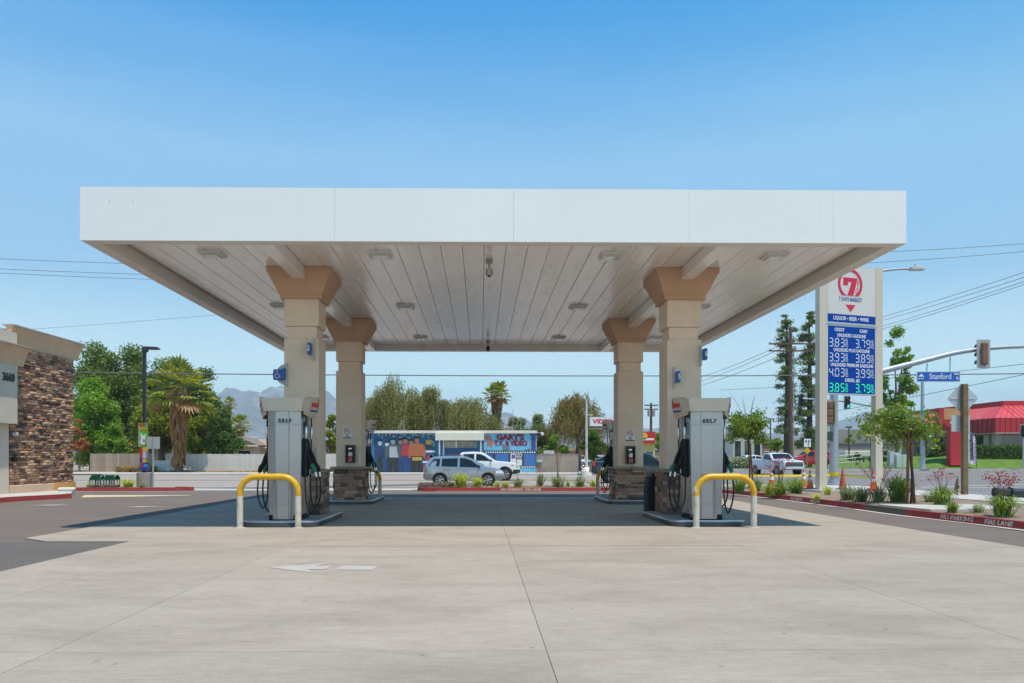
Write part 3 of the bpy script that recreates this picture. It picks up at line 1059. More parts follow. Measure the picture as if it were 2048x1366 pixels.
island(8.02, 10.75, -CU, 'steel edged island under the rear pump on the store side')
island(8.02, 10.75, CU, 'steel edged island under the rear pump on the price sign side')

# ------------------------------------------------------------------ bollards
def mat_yellow():
    return M('yellow_bollard_paint', (0.72, 0.40, 0.012), 0.38, var=0.06, dirt=(0.33, 0.17, 0.03), dirt_amt=0.5, dirt_scale=9)
M_YEL = mat_yellow()
M_CREAM = M('cream_bollard_paint', (0.66, 0.60, 0.50), 0.55, var=0.06, dirt=(0.34, 0.26, 0.19), dirt_amt=0.7, dirt_scale=6)
def u_bollard(u, v, label, w=1.06, h=0.94):
    t = thing('guard_bollard', label, 'bollard', site(u, v, 0.016), SITE_ROT, 'U-shaped pump guards')
    R0 = 0.30
    pts = [(-w / 2, 0, h - R0 - 0.05)]
    for k in range(9):
        a = math.pi - k * math.pi / 16
        pts.append((-w / 2 + R0 + R0 * math.cos(a), 0, h - R0 + R0 * math.sin(a)))
    for k in range(9):
        a = math.pi / 2 - k * math.pi / 16
        pts.append((w / 2 - R0 + R0 * math.cos(a), 0, h - R0 + R0 * math.sin(a)))
    pts.append((w / 2, 0, h - R0 - 0.05))
    MB().tube(pts, 0.057, 18).build('hoop', M_YEL, t, smooth=50)
    for s in (-1, 1):
        MB().tube([(s * w / 2, 0, 0), (s * w / 2, 0, h - R0 - 0.051)], 0.056, 18).build('leg', M_CREAM, t, smooth=50)
        MB().lathe([(0.10, 0.0), (0.085, 0.014), (0.06, 0.018)], 14, (s * w / 2, 0, 0)).build('grout_collar', M_KERB, t, smooth=60)
    return t
b1 = u_bollard(-4.14, 0.86, 'yellow and cream pipe guard in front of the front pump nearest the store')
b2 = u_bollard(4.22, 0.80, 'yellow and cream pipe guard with chipped paint by the front pump nearest the price sign')
# chipped paint on the second one
MB().add([(-0.592, -0.005, 0.66), (-0.55, -0.055, 0.65), (-0.515, -0.057, 0.69), (-0.535, -0.053, 0.74), (-0.578, -0.028, 0.75)], [(0, 1, 2, 3, 4)]).build('paint_chip', M('bare_primer', (0.75, 0.73, 0.70), 0.7), b2)
u_bollard(-4.0, 10.98, 'yellow and cream pipe guard beyond the rear pump on the store side')
u_bollard(4.0, 10.98, 'yellow and cream pipe guard beyond the rear pump on the price sign side')

# ------------------------------------------------------------------ pumps
M_PSILV = M('pump_silver_paint', (0.37, 0.375, 0.385), 0.24, metal=0.6, var=0.03, coat=0.25)
M_PSILV2 = M('pump_silver_dark', (0.30, 0.33, 0.37), 0.35, metal=0.3, var=0.03)
M_PHEAD = M('pump_header_beige', (0.60, 0.545, 0.45), 0.35, metal=0.15, var=0.04, coat=0.3)
M_BLACK = M('black_plastic', (0.012, 0.012, 0.013), 0.6, var=0.2, spec=0.2)
M_RUB = M('black_rubber_hose', (0.012, 0.012, 0.013), 0.5, var=0.2)
M_CRM = M('pump_door_champagne', (0.52, 0.50, 0.44), 0.28, metal=0.55, var=0.04)
M_GREEN = M('green_nozzle_plastic', (0.01, 0.14, 0.075), 0.45)
M_CHROME = M('nozzle_metal', (0.62, 0.63, 0.64), 0.25, metal=1.0)
M_GLASS_D = M('dark_display_glass', (0.02, 0.03, 0.035), 0.06, spec=0.8)
M_NAVY = M('navy_print', (0.03, 0.045, 0.10), 0.5)
M_PRED = M('red_print', (0.52, 0.035, 0.03), 0.5)
M_PBLUE = M('blue_print', (0.02, 0.05, 0.30), 0.5)
M_PWHITE = M('white_print', (0.80, 0.80, 0.80), 0.5)
M_SHEET = M('brown_tint_panel', (0.50, 0.39, 0.28), 0.3, coat=0.3)

def nozzle(parent, x, y, z, sx, tip_mat, boot=True):
    """a nozzle hung in its boot on the wide face; sx is the outward direction (+1 or -1)"""
    MB().tube([(x + sx * 0.02, y, z + 0.34), (x + sx * 0.07, y, z + 0.20), (x + sx * 0.12, y, z + 0.06)], [0.035, 0.05, 0.045], 8).build('nozzle_boot', M_BLACK, parent, smooth=50)
    nz = MB().tube([(x + sx * 0.12, y, z + 0.08), (x + sx * 0.17, y, z + 0.0), (x + sx * 0.20, y, z - 0.08)], [0.04, 0.05, 0.035], 8).build('nozzle', tip_mat, parent, smooth=50)
    MB().tube([(x + sx * 0.10, y, z - 0.02), (x + sx * 0.09, y, z - 0.10), (x + sx * 0.15, y, z - 0.14), (x + sx * 0.20, y, z - 0.10)], 0.009, 6).build('trigger_guard', M_CHROME, nz)
    MB().tube([(x + sx * 0.20, y, z - 0.08), (x + sx * 0.215, y, z - 0.17)], [0.026, 0.022], 8).build('swivel', M_CHROME, nz)

def pump(u, v, label, seed, end_text=True, num='2', wrapped=False, hose_front=True):
    t = thing('fuel_pump', label, 'fuel pump', site(u, v, 0.128), SITE_ROT, 'four fuel pumps')
    hw, hl, H = 0.31, 0.45, 2.05     # half width (x), half length (y), body height
    MB().box(-hw + 0.03, -hl + 0.03, 0, hw - 0.03, hl - 0.03, 0.10).build('plinth', M_BLACK, t)
    # the two end columns with facets
    for s in (-1, 1):
        ye, yi = s * hl, s * (hl - 0.20)
        fac = [(-hw, yi), (-hw, ye - s * 0.075), (-hw + 0.105, ye - s * 0.018), (-hw + 0.165, ye), (-hw + 0.185, ye - s * 0.014), (hw - 0.215, ye - s * 0.014), (hw - 0.195, ye), (hw - 0.135, ye - s * 0.02), (hw, ye - s * 0.085), (hw, yi)]
        if s > 0:
            fac = fac[::-1]
        lv = [0.02, 0.30, 0.9, 1.25, 1.8, H]
        sc = [0.90, 0.925, 0.975, 1.0, 1.0, 1.0]
        b = MB()
        n = len(fac)
        for z, k in zip(lv, sc):
            b.v += [(x * k, y, z) for x, y in fac]
        for i in range(len(lv) - 1):
            for j in range(n):
                b.f.append((i * n + j, i * n + (j + 1) % n, (i + 1) * n + (j + 1) % n, (i + 1) * n + j))
                b.m.append(0)
        b.f += [tuple(range(n - 1, -1, -1)), tuple(range((len(lv) - 1) * n, len(lv) * n))]
        b.m += [0, 0]
        e = b.build('end_panel', M_PSILV, t, smooth=12)
        if s < 0:
            MB().box(-hw + 0.005, ye - 0.0032, 1.80, hw - 0.03, ye + 0.03, 1.8035).build('panel_seam', M_PSILV2, e)
            MB().box(-hw + 0.09, ye - 0.003, 0.30, hw - 0.18, ye + 0.03, 0.303).build('panel_seam', M_PSILV2, e)
            if end_text:
                text('lettering', 'SELF', 0.098, M_NAVY, e, (0.03, ye - 0.008, 1.865), (90, 0, 0), 0.004, 1.0, 0.004, 'CENTER', 1.45)
    # wide faces
    for s in (-1, 1):
        rz = 0 if s > 0 else math.pi
        f = MB().box(0.10, -hl + 0.20, 0.10, hw - 0.02, hl - 0.20, 0.80).build('lower_door', M_CRM, t, (0, 0, 0), rz, bevel=0.008)
        MB().box(hw - 0.019, 0.12, 0.14, hw - 0.014, 0.16, 0.17).build('door_lock', M_BLACK, f)
        MB().box(0.08, -hl + 0.20, 0.805, hw - 0.05, hl - 0.20, 1.36).build('nozzle_bay', M_BLACK, t, (0, 0, 0), rz)
        up = MB().box(0.08, -hl + 0.20, 1.365, hw - 0.015, hl - 0.20, H).build('upper_panel', M_PSILV, t, (0, 0, 0), rz, bevel=0.006)
        MB().box(hw - 0.014, -0.13, 1.62, hw - 0.008, 0.17, 1.86).build('display', M_GLASS_D, up)
        MB().box(hw - 0.014, -0.12, 1.42, hw - 0.006, -0.02, 1.56).build('keypad', M_BLACK, up)
        MB().box(hw - 0.014, 0.03, 1.42, hw - 0.006, 0.17, 1.52).build('card_reader', M_BLACK, up)
        # slanted boots for three nozzles
        for k, y in enumerate((-0.19, -0.02, 0.15)):
            bt = MB()
            bt.prism([(hw - 0.06, 0.83), (hw + 0.04, 0.83), (hw + 0.075, 0.95), (hw + 0.035, 1.50), (hw - 0.02, 1.56), (hw - 0.06, 1.52)], 'y', y - 0.062, y + 0.062)
            bt.build('boot', M_BLACK, t, (0, 0, 0), rz, bevel=0.015)
        root = bpy.data.objects.new('nozzle_set', None)
        COL.objects.link(root)
        root.parent = t
        root.rotation_euler = (0, 0, rz)
        nozzle(root, hw + 0.03, -0.19, 0.98, 1, M_GREEN if hose_front else M_BLACK)
        nozzle(root, hw + 0.03, 0.15, 0.98, 1, M_BLACK)
        # hoses hang from the header, loop low and climb to the nozzle
        for (y0, y1, low, out_) in ((-0.24, -0.19, 0.12, 0.16), (0.20, 0.15, 0.22, 0.20)):
            hp = smooth_pts([(hw + 0.06, y0, 2.02), (hw + 0.065, y0, 1.75), (hw + 0.06, y0, 1.3), (hw + 0.05, y0 - 0.01, 0.75), (hw + 0.07, y0, 0.35), (hw + 0.14, (y0 + y1) / 2, low),
                             (hw + 0.22, y1, 0.20 + low * 0.5), (hw + 0.26, y1, 0.50), (hw + 0.245, y1, 0.82)], 5)
            h = MB().tube(hp, 0.0155, 8).build('hose', M_RUB, root, smooth=60)
            MB().tube([(hw + 0.064, y0, 1.77), (hw + 0.066, y0, 1.74), (hw + 0.066, y0, 1.57), (hw + 0.064, y0, 1.54)], [0.02, 0.028, 0.028, 0.02], 10).build('breakaway', M_CHROME, h, smooth=40)
    # header
    hb = MB()
    zz = [(H + 0.0, 0.035, 0.045), (H + 0.245, 0.085, 0.085)]
    ys = [-hl, -hl + 0.10, -0.24, -0.12, 0.0, 0.12, 0.24, hl - 0.10, hl]
    bul = [0.0, 0.02, 0.085, 0.115, 0.125, 0.115, 0.085, 0.02, 0.0]
    for z, ox, oy in zz:
        ring = []
        for y, q in zip(ys, bul):
            ring.append((hw + ox + q, y * (hl + oy) / hl))
        for y, q in zip(ys[::-1], bul[::-1]):
            ring.append((-hw - ox - q, y * (hl + oy) / hl))
        hb.v += [(x, y, z) for x, y in ring]
    n = len(ring)
    for j in range(n):
        hb.f.append((j, (j + 1) % n, n + (j + 1) % n, n + j))
        hb.m.append(0)
    hb.f += [tuple(range(n - 1, -1, -1)), tuple(range(n, 2 * n))]
    hb.m += [0, 0]
    hd = hb.build('header', M_PHEAD, t, smooth=25)
    MB().box(-0.30, -hl - 0.0605, H + 0.02, -0.297, -hl - 0.03, H + 0.2).build('header_seam', M_LEDGE, hd)
    # curved sign shields on both wide sides of the header
    for s in (-1, 1):
        sb = MB()
        m_ = 9
        for layer, off in ((0, 0.0), (1, 0.02)):
            for i in range(m_):
                y = -0.33 + 0.66 * i / (m_ - 1)
                q = 0.165 - 0.165 * (y / 0.35) ** 2
                top = H + 0.28
                bot = H - 0.13 + 0.10 * abs(y / 0.36) ** 2.2
                sb.v += [(s * (hw + 0.03 + q - off), y, bot), (s * (hw + 0.075 + q - off), y, (bot + top) / 2), (s * (hw + 0.095 + q - off), y, top)]
        for layer in (0, 1):
            for i in range(m_ - 1):
                for j in range(2):
                    a = layer * m_ * 3 + i * 3 + j
                    f = (a, a + 3, a + 4, a + 1)
                    sb.f.append(f if (s > 0) == (layer == 0) else f[::-1])
                    sb.m.append(0)
        k = m_ * 3
        for i in range(m_ - 1):
            sb.f += [(i * 3, k + i * 3, k + i * 3 + 3, i * 3 + 3), (i * 3 + 2, i * 3 + 5, k + i * 3 + 5, k + i * 3 + 2)]
            sb.m += [0, 0]
        for i in (0, m_ - 1):
            for j in range(2):
                sb.f.append((i * 3 + j, i * 3 + j + 1, k + i * 3 + j + 1, k + i * 3 + j))
                sb.m.append(0)
        sh = sb.build('sign_shield', M('wrapped_plastic', (0.55, 0.56, 0.60), 0.12, var=0.35, vs=14, bmp=1.0, bs=18) if wrapped else M_SHEET, t, smooth=40)
        # print on the shield follows its curve
        def patch(y0, y1, z0, z1, mat, name):
            pb_ = MB()
            st = 5
            for i in range(st + 1):
                y = y0 + (y1 - y0) * i / st
                q = 0.165 - 0.165 * (y / 0.35) ** 2
                def xat(z):
                    bot = H - 0.13 + 0.10 * abs(y / 0.36) ** 2.2
                    tt = (z - bot) / (H + 0.28 - bot)
                    return hw + 0.03 + q + (0.045 * tt * 2 if tt < 0.5 else 0.045 + 0.02 * (tt * 2 - 1)) + 0.004
                pb_.v += [(s * xat(z0), y, z0), (s * xat(z1), y, z1)]
            for i in range(st):
                f = (2 * i, 2 * i + 2, 2 * i + 3, 2 * i + 1)
                pb_.f.append(f if s > 0 else f[::-1])
                pb_.m.append(0)
            pb_.build(name, mat, sh)
        patch(-0.24, -0.05, H + 0.09, H + 0.17, M_PRED, 'red_lettering_bar')
        patch(0.06, 0.24, H + 0.09, H + 0.17, M_PRED, 'red_lettering_bar')
        patch(-0.03, 0.035, H + 0.07, H + 0.24, M_PRED, 'red_emblem')
        patch(-0.24, -0.02, H + 0.0, H + 0.035, M_PBLUE, 'blue_lettering_bar')
        patch(0.03, 0.24, H + 0.0, H + 0.035, M_PBLUE, 'blue_lettering_bar')
        patch(-0.305, -0.27, H + 0.04, H + 0.20, M_PBLUE, 'pump_number')
    return t
pump(-CU + 0.04, 1.62, 'grey SELF fuel pump with beige header, standing nearest the store', 1)
pump(CU + 0.02, 1.62, 'grey SELF fuel pump with beige header, standing nearest the price sign', 2)
pump(-CU, 9.85, 'fuel pump with wrapped header behind the rear column on the store side', 3, False, wrapped=True)
pump(CU, 9.85, 'fuel pump with wrapped header behind the rear column on the price sign side', 4, False, wrapped=True)

# ------------------------------------------------------------------ things fixed to the columns
M_SIGNBLUE = M('sign_blue', (0.008, 0.09, 0.36), 0.35)
M_ACR = M('clear_grey_backing', (0.45, 0.44, 0.41), 0.25)
M_SIGNW = M('sign_white', (0.78, 0.78, 0.78), 0.4)
def number_flag(u, v, z, num, label, face):
    """blue cube-like number sign on a plastic backing, standing off the column"""
    t = thing('pump_number_sign', label, 'sign', site(u, v, z), SITE_ROT)
    MB().box(-0.02, -0.07, -0.22, 0.02, 0.0, 0.22).build('backing', M_ACR, t)
    b = MB()
    pts = [(face * 0.021, -0.075), (face * 0.021, -0.235), (face * 0.05, -0.25), (face * 0.085, -0.235), (face * 0.085, -0.075)]
    b.prism(pts if face < 0 else pts[::-1], 'z', -0.115, 0.115)
    b.build('number_box', M_SIGNBLUE, t)
    text('lettering', num, 0.15, M_SIGNW, t, (face * 0.055, -0.262, 0.0), (90, 0, 0), 0.004, 0.75)
    return t
W2 = 0.36
number_flag(-CU + 0.26, VN - W2, 3.55, '2', 'blue number 2 sign high on the front column nearest the store', -1)
number_flag(CU + 0.33, VN - W2, 3.45, '6', 'blue number 6 sign high on the front column nearest the price sign', 1)
number_flag(CU - 0.23, VN - W2, 2.98, '5', 'blue number 5 sign low on the front column nearest the price sign', 1)
ac = thing('accessible_sign', 'blue wheelchair symbol sign on a round backing beside the front column nearest the store', 'sign', site(-CU - W2 + 0.05, VN - W2, 3.03), SITE_ROT)
disc = MB()
disc.prism([(0.0, -0.22)] + [(-0.21 * math.sin(a), -0.22 * math.cos(a)) for a in [i * math.pi / 14 for i in range(1, 14)]] + [(0.0, 0.22)], 'y', -0.035, -0.015)
disc.build('round_backing', M_ACR, ac)
MB().box(0.0, -0.06, -0.24, 0.03, 0.0, 0.24).build('mount', M_ACR, ac)
MB().box(-0.045, -0.14, -0.11, -0.005, -0.061, 0.13).build('side_box', M_SIGNBLUE, ac)
bb = MB()
bb.prism([(-0.24, -0.115), (-0.045, -0.12), (-0.045, 0.105), (-0.24, 0.105), (-0.255, 0.0)], 'y', -0.10, -0.062)
plate = bb.build('blue_plate', M_SIGNBLUE, ac)
sym = MB()
y_ = -0.103
sym.tube([(-0.16 + 0.045 * math.cos(a), y_, -0.03 + 0.045 * math.sin(a)) for a in [rad(120 + i * 20) for i in range(13)]], 0.007, 5)
sym.tube([(-0.165, y_, 0.045), (-0.163, y_, 0.005), (-0.128, y_, 0.0), (-0.112, y_, -0.055), (-0.092, y_, -0.05)], 0.008, 5)
sym.lathe([(0.014, -0.002), (0.014, 0.002)], 10, (-0.168, y_, 0.066), 'y')
sym.build('wheelchair_symbol', M_SIGNW, plate)

M_BLK_PRINT = M('black_print', (0.02, 0.02, 0.02), 0.5)
def no_smoking(u, v, z, label):
    t = thing('no_smoking_sign', label, 'sign', site(u, v, z), SITE_ROT)
    MB().box(-0.125, -0.012, -0.18, 0.125, -0.002, 0.18).build('plate', M_SIGNW, t, bevel=0.004)
    MB().tube([(0.085 * math.cos(a), -0.014, 0.06 + 0.085 * math.sin(a)) for a in [rad(i * 15) for i in range(25)]], 0.0085, 5).build('red_ring', M_PRED, t)
    MB().tube([(-0.06, -0.016, 0.12), (0.06, -0.016, 0.0)], 0.0085, 5).build('red_bar', M_PRED, t)
    MB().box(-0.055, -0.0145, 0.045, 0.03, -0.0125, 0.062).box(0.036, -0.0145, 0.045, 0.05, -0.0125, 0.062).build('cigarette', M_BLK_PRINT, t)
    MB().tube([(0.045, -0.0135, 0.07), (0.05, -0.0135, 0.09), (0.035, -0.0135, 0.10), (0.02, -0.0135, 0.115)], 0.004, 4).build('smoke', M_BLK_PRINT, t)
    text('lettering', 'NO', 0.055, M_BLK_PRINT, t, (0, -0.0145, -0.085), offset=0.003, depth=0.002)
    text('lettering', 'SMOKING', 0.055, M_BLK_PRINT, t, (0, -0.0145, -0.14), offset=0.003, depth=0.002, sx=0.95)
no_smoking(-CU - 0.04, VF - W2, 2.02, 'white no smoking sign on the rear column on the store side')
no_smoking(CU - 0.01, VF - W2, 1.95, 'white no smoking sign on the rear column on the price sign side')

M_EXT_R = M('extinguisher_red', (0.42, 0.012, 0.012), 0.35, coat=0.4)
M_EXT_CAB = M('extinguisher_cabinet', (0.03, 0.035, 0.038), 0.4)
M_PINK = M('pink_tag', (0.62, 0.20, 0.20), 0.6)
def extinguisher(u, v, z, label):
    t = thing('fire_extinguisher_cabinet', label, 'extinguisher cabinet', site(u, v, z), SITE_ROT)
    b = MB()
    b.box(-0.11, -0.022, -0.24, 0.11, -0.002, 0.24)
    b.build('back', M_EXT_CAB, t)
    f = MB()
    f.box(-0.13, -0.13, -0.25, -0.108, -0.002, 0.25).box(0.108, -0.13, -0.25, 0.13, -0.002, 0.25).box(-0.107, -0.13, -0.25, 0.107, -0.002, -0.228).box(-0.107, -0.13, 0.215, 0.107, -0.002, 0.25)
    f.build('frame', M_EXT_CAB, t)
    MB().lathe([(0.0, -0.19), (0.055, -0.185), (0.06, -0.17), (0.06, 0.05), (0.045, 0.085), (0.022, 0.10), (0.022, 0.13), (0.0, 0.135)], 14, (0.0, -0.075, 0)).build('cylinder', M_EXT_R, t, smooth=40)
    MB().lathe([(0.0605, -0.06), (0.0605, 0.04)], 14, (0.0, -0.075, 0)).build('label_band', M_SIGNW, t, smooth=40)
    MB().box(-0.055, -0.085, 0.13, 0.04, -0.065, 0.165).build('lever', M_CHROME, t)
    MB().box(-0.055, -0.128, -0.215, 0.055, -0.122, -0.10).build('tag', M_PINK, t)
    MB().box(-0.06, -0.128, 0.02, -0.018, -0.122, 0.11).build('inspection_tag', M_GREEN, t)
extinguisher(-CU + 0.06, VF - W2, 1.43, 'dark cabinet holding a fire extinguisher on the rear column on the store side')
extinguisher(CU - 0.02, VF - W2, 1.40, 'dark cabinet holding a fire extinguisher on the rear column on the price sign side')
# paper towel / squeegee holders on inner faces
M_DISP = M('dispenser_steel', (0.55, 0.56, 0.57), 0.3, metal=0.5)
for (u, v, z, lab) in ((-CU + W2 - 0.07, VN - W2, 1.34, 'narrow steel plate low on the front column nearest the store'), (-CU + W2 - 0.05, VF - W2, 1.30, 'narrow steel plate low on the rear column on the store side')):
    o = MB().box(-0.03, -0.02, -0.17, 0.03, -0.002, 0.17).build('conduit_cover', M_DISP, None, site(u, v, z), SITE_ROT, bevel=0.006)
    tag(o, lab, 'cover plate')

# bin behind the front column
binx = thing('waste_bin', 'black tapered waste bin behind the front column nearest the price sign', 'bin', site(CU - 0.22, 4.15, 0.016), SITE_ROT)
bm_ = MB()
def rrect(w, l, r_, n=4):
    pts = []
    for cx, cy, a0 in ((w - r_, -l + r_, -90), (w - r_, l - r_, 0), (-w + r_, l - r_, 90), (-w + r_, -l + r_, 180)):
        for i in range(n + 1):
            a = rad(a0 + 90 * i / n)
            pts.append((cx + r_ * math.cos(a), cy + r_ * math.sin(a)))
    return pts
rings = [(0.0, 0.27), (0.04, 0.29), (0.06, 0.285), (0.55, 0.285), (0.82, 0.255), (0.87, 0.24), (0.88, 0.20)]
for z, w in rings:
    bm_.v += [(x, y, z) for x, y in rrect(w, w, 0.09)]
n_ = len(rrect(0.2, 0.2, 0.09))
for i in range(len(rings) - 1):
    for j in range(n_):
        bm_.f.append((i * n_ + j, i * n_ + (j + 1) % n_, (i + 1) * n_ + (j + 1) % n_, (i + 1) * n_ + j))
        bm_.m.append(0)
bm_.f += [tuple(range(n_ - 1, -1, -1)), tuple(range((len(rings) - 1) * n_, len(rings) * n_))]
bm_.m += [0, 0]
bm_.build('bin_body', M_BLACK, binx, smooth=30)
MB().lathe([(0.15, 0.881), (0.16, 0.92), (0.12, 0.95), (0.02, 0.96)], 16).build('lid', M_BLACK, binx, smooth=40)
# ------------------------------------------------------------------ store at the west edge
M_STORE = mat_stucco('store_cream_stucco', (0.62, 0.54, 0.43), 0.15)
M_CORN = mat_stucco('store_cornice_stucco', (0.66, 0.46, 0.30), 0.1)
M_CAPM = M('cornice_cap_metal', (0.42, 0.33, 0.27), 0.5)
M_STONEW = mat_stone('warm_ledge_stone', [(0.42, 0.235, 0.14), (0.54, 0.33, 0.20), (0.30, 0.16, 0.10), (0.46, 0.26, 0.155), (0.20, 0.115, 0.085), (0.60, 0.39, 0.25), (0.36, 0.20, 0.125), (0.12, 0.08, 0.068), (0.50, 0.31, 0.20)])
STONESW = stone_meshes(M_STONEW, 9, 21)
store = thing('store_building', 'cream stucco store with a brown ledge stone wall and deep cornice, numbered 3660', 'building', (-15.95, 28.6, 0.14))
# local frame: +x towards the forecourt, y runs from the far corner (0) towards the camera (negative)
MB().box(-9, -26, -0.1, -0.08, 0.0, 5.45).build('wall_core', M_STORE, store)
MB().box(-0.079, -3.82, 0.0, -0.004, -0.002, 4.90).build('stone_backing', M_MORTAR, store)
rs = random.Random(9)
cnt = stone_course(store, STONESW, -3.80, 0.0, 0.28, 4.92, 0.0, math.pi / 2, (0, 0), (0.07, 0.115), 0.15, 0.44, 0.03, 0.10, rs, 0.006, limit=300, mat=M_STONEW)
stone_course(store, STONESW, -3.0, 0.05, 0.28, 4.92, 0.0, math.pi, (-3.0, 0.0), (0.12, 0.17), 0.4, 0.8, 0.03, 0.08, rs, 0.008, limit=0, mat=M_STONEW)
MB().box(-0.08, -3.80, -0.02, 0.10, 0.06, 0.275).build('plinth', M_CORN, store, bevel=0.02)
MB().box(-0.06, -1.35, 0.005, 0.104, 0.064, 0.27).build('orange_plinth_paint', M('orange_paint', (0.62, 0.30, 0.05), 0.7, var=0.2, dirt=(0.5, 0.4, 0.3), dirt_amt=0.6), store)
def cornice(parent, y0, y1, x, z0, name='cornice', prof=None, out_=0.24, h=0.62):
    """coved cornice running along y; prof goes from the wall up and out"""
    pr = [(0.0, 0.0), (0.02, 0.06), (0.05, 0.16), (0.10, 0.32), (0.17, 0.46), (out_, 0.54), (out_, h), (0.0, h)]
    b = MB()
    b.prism([(x + a, z0 + c) for a, c in pr], 'y', y0, y1)
    o = b.build(name, M_CORN, parent, smooth=35)
    MB().box(x - 0.1, y0 - 0.03, z0 + h + 0.001, x + out_ + 0.04, y1 + 0.04, z0 + h + 0.05).build('cap_flashing', M_CAPM, o)
    return o
cornice(store, -3.90, 0.38, 0.0, 4.92)
# the raised, projecting bay with the number
bay = MB().box(-0.078, -12, 1.95 + 0.35, 0.34, -3.84, 4.22).build('bay_wall', M_STORE, store, bevel=0.01)
cornice(store, -12.3, -3.54, 0.34, 4.22, out_=0.28, h=0.60)
MB().box(-0.07, -12.0, 4.23, 0.33, -3.86, 5.3).build('bay_upper_wall', M_STORE, store)
MB().box(-0.078, -12, 0.0, 0.06, -3.86, 2.297).build('shopfront_wall', M_STORE, store)
text('house_number', '3660', 0.36, M_BLK_PRINT, store, (0.352, -4.32, 3.78), (90, 0, 90), 0.012, 0.85, 0.02)
lampb = MB().box(0.06, -3.72, 1.92, 0.19, -3.52, 2.03).build('wall_lamp', M_CAML, store, bevel=0.03)
MB().box(0.05, -3.74, 1.05, 0.16, -3.58, 1.22).build('wall_socket_box', M_BLACK, store)
# pavement and red kerb before the store
pavement('store_pavement', [[(-16.0, 6), (-14.55, 6), (-14.55, 22.7), (-13.9, 24.6), (-13.95, 24.9), (-15.9, 28.7), (-25, 28.7), (-25, 6)]], 0.14)
kerb('kerb', [(-13.95, 24.95), (-13.72, 24.6), (-14.35, 22.7), (-14.37, 6)][::-1], M_RED, 0.17)
rk = MB().box(-0.28, -0.16, 0, 0.28, 0.16, 0.13).build('pale_rock', M('pale_stone', (0.62, 0.60, 0.56), 0.8, var=0.15), None, (-15.2, 26.9, 0.14), rad(20), bevel=0.05)
tag(rk, 'small pale block lying on the store pavement near the stone wall', 'block')
yw = MB()
yw.add([(-13.6, 24.9, 0.01), (-10.5, 26.2, 0.01), (-10.55, 26.45, 0.01), (-14.4, 26.6, 0.01)], [(0, 1, 2, 3)])
tag(yw.build('ramp_edge_paint', M('yellow_edge_paint', (0.60, 0.47, 0.28), 0.8, var=0.2, dirt=(0.4, 0.36, 0.3), dirt_amt=0.7)), kind='structure')
# planter island with red kerb by the driveway
IS = [(-12.35, 30.2), (-12.0, 30.5), (-12.1, 31.0), (-13, 31.2), (-18.2, 31.2)]
kerb('kerb', [(-18.6, 29.75), (-15, 29.8), (-12.9, 29.95), (-12.3, 30.2), (-12.05, 30.55), (-12.3, 30.95), (-13.0, 31.15)], M_RED, 0.16, 0.15)
terrain_patch('planter_soil', [(-18.6, 29.9), (-15, 29.95), (-12.9, 30.1), (-12.35, 30.4), (-12.3, 30.8), (-13, 31.0), (-18.6, 31.25)], 0.12, M_MULCH, 0.3, 0.03, 4)
line('gutter', [(-18.6, 29.62), (-13, 29.72), (-11.2, 30.1), (-6, 30.6)], 0.28, M_WALK, 0.01)

# ------------------------------------------------------------------ video shop across the street
VY, VX0, VX1 = 62.0, -9.85, 3.80
VZ = gz(VY) + 0.02
shop = thing('video_shop', 'low blue painted video shop with murals and a flat cream roof edge', 'building', (0, VY, VZ))
def mat_block(name, c, var=0.1):
    """painted block wall: fine horizontal courses as relief"""
    m, nt, b, out = new_mat(name)
    tc = N(nt, 'ShaderNodeTexCoord')
    p = tc.outputs['Object']
    cc = ramp(nt, noise(nt, p, 1.4, 6, 0.65), [(0.3, tuple(x * (1 - var) for x in c)), (0.7, tuple(min(1, x * (1 + var)) for x in c))])
    br = N(nt, 'ShaderNodeTexBrick')
    br.inputs['Scale'].default_value = 1.0
    br.inputs['Brick Width'].default_value = 0.4
    br.inputs['Row Height'].default_value = 0.2
    br.inputs['Mortar Size'].default_value = 0.008
    br.inputs['Color1'].default_value = br.inputs['Color2'].default_value = (1, 1, 1, 1)
    br.inputs['Mortar'].default_value = (0.0, 0.0, 0.0, 1)
    mp = N(nt, 'ShaderNodeMapping')
    mp.inputs['Rotation'].default_value = (rad(90), 0, 0)
    nt.links.new(p, mp.inputs['Vector'])
    nt.links.new(mp.outputs['Vector'], br.inputs['Vector'])
    nt.links.new(cc, b.inputs['Base Color'])
    b.inputs['Roughness'].default_value = 0.7
    bump(nt, b, br.outputs['Color'], 0.5, 0.01)
    return m
M_BLUEW = mat_block('shop_blue_wall', (0.035, 0.16, 0.33))
M_SKYW = mat_block('shop_sky_wall', (0.17, 0.46, 0.66), 0.16)
M_ROYAL = M('shop_royal_panel', (0.02, 0.09, 0.42), 0.5, var=0.12)
M_MIDB = M('shop_mid_blue_panel', (0.055, 0.16, 0.42), 0.55, var=0.08)
M_DKB = M('shop_dark_blue_door', (0.02, 0.075, 0.20), 0.5, var=0.1)
M_CREAMW = M('shop_cream_fascia', (0.74, 0.69, 0.58), 0.7, var=0.06)
M_FILM = M('film_strip_dark', (0.05, 0.055, 0.06), 0.6)
H_ = 3.30
MB().box(VX0, 0, 0, VX1, 9, H_).build('wall', M_BLUEW, shop)
MB().box(VX0 - 0.12, -0.22, H_ + 0.0, VX1 + 0.04, 9.1, H_ + 0.22).build('roof_edge', M_CREAMW, shop, bevel=0.02)
aw = MB()
def vx(px):
    return gx(px, VY)
def vz(py):
    return hz(py, VY) - VZ
aw.box(vx(872), -0.75, vz(881), vx(968), -0.22, H_ - 0.005)
aw.build('awning_box', M_CREAMW, shop)
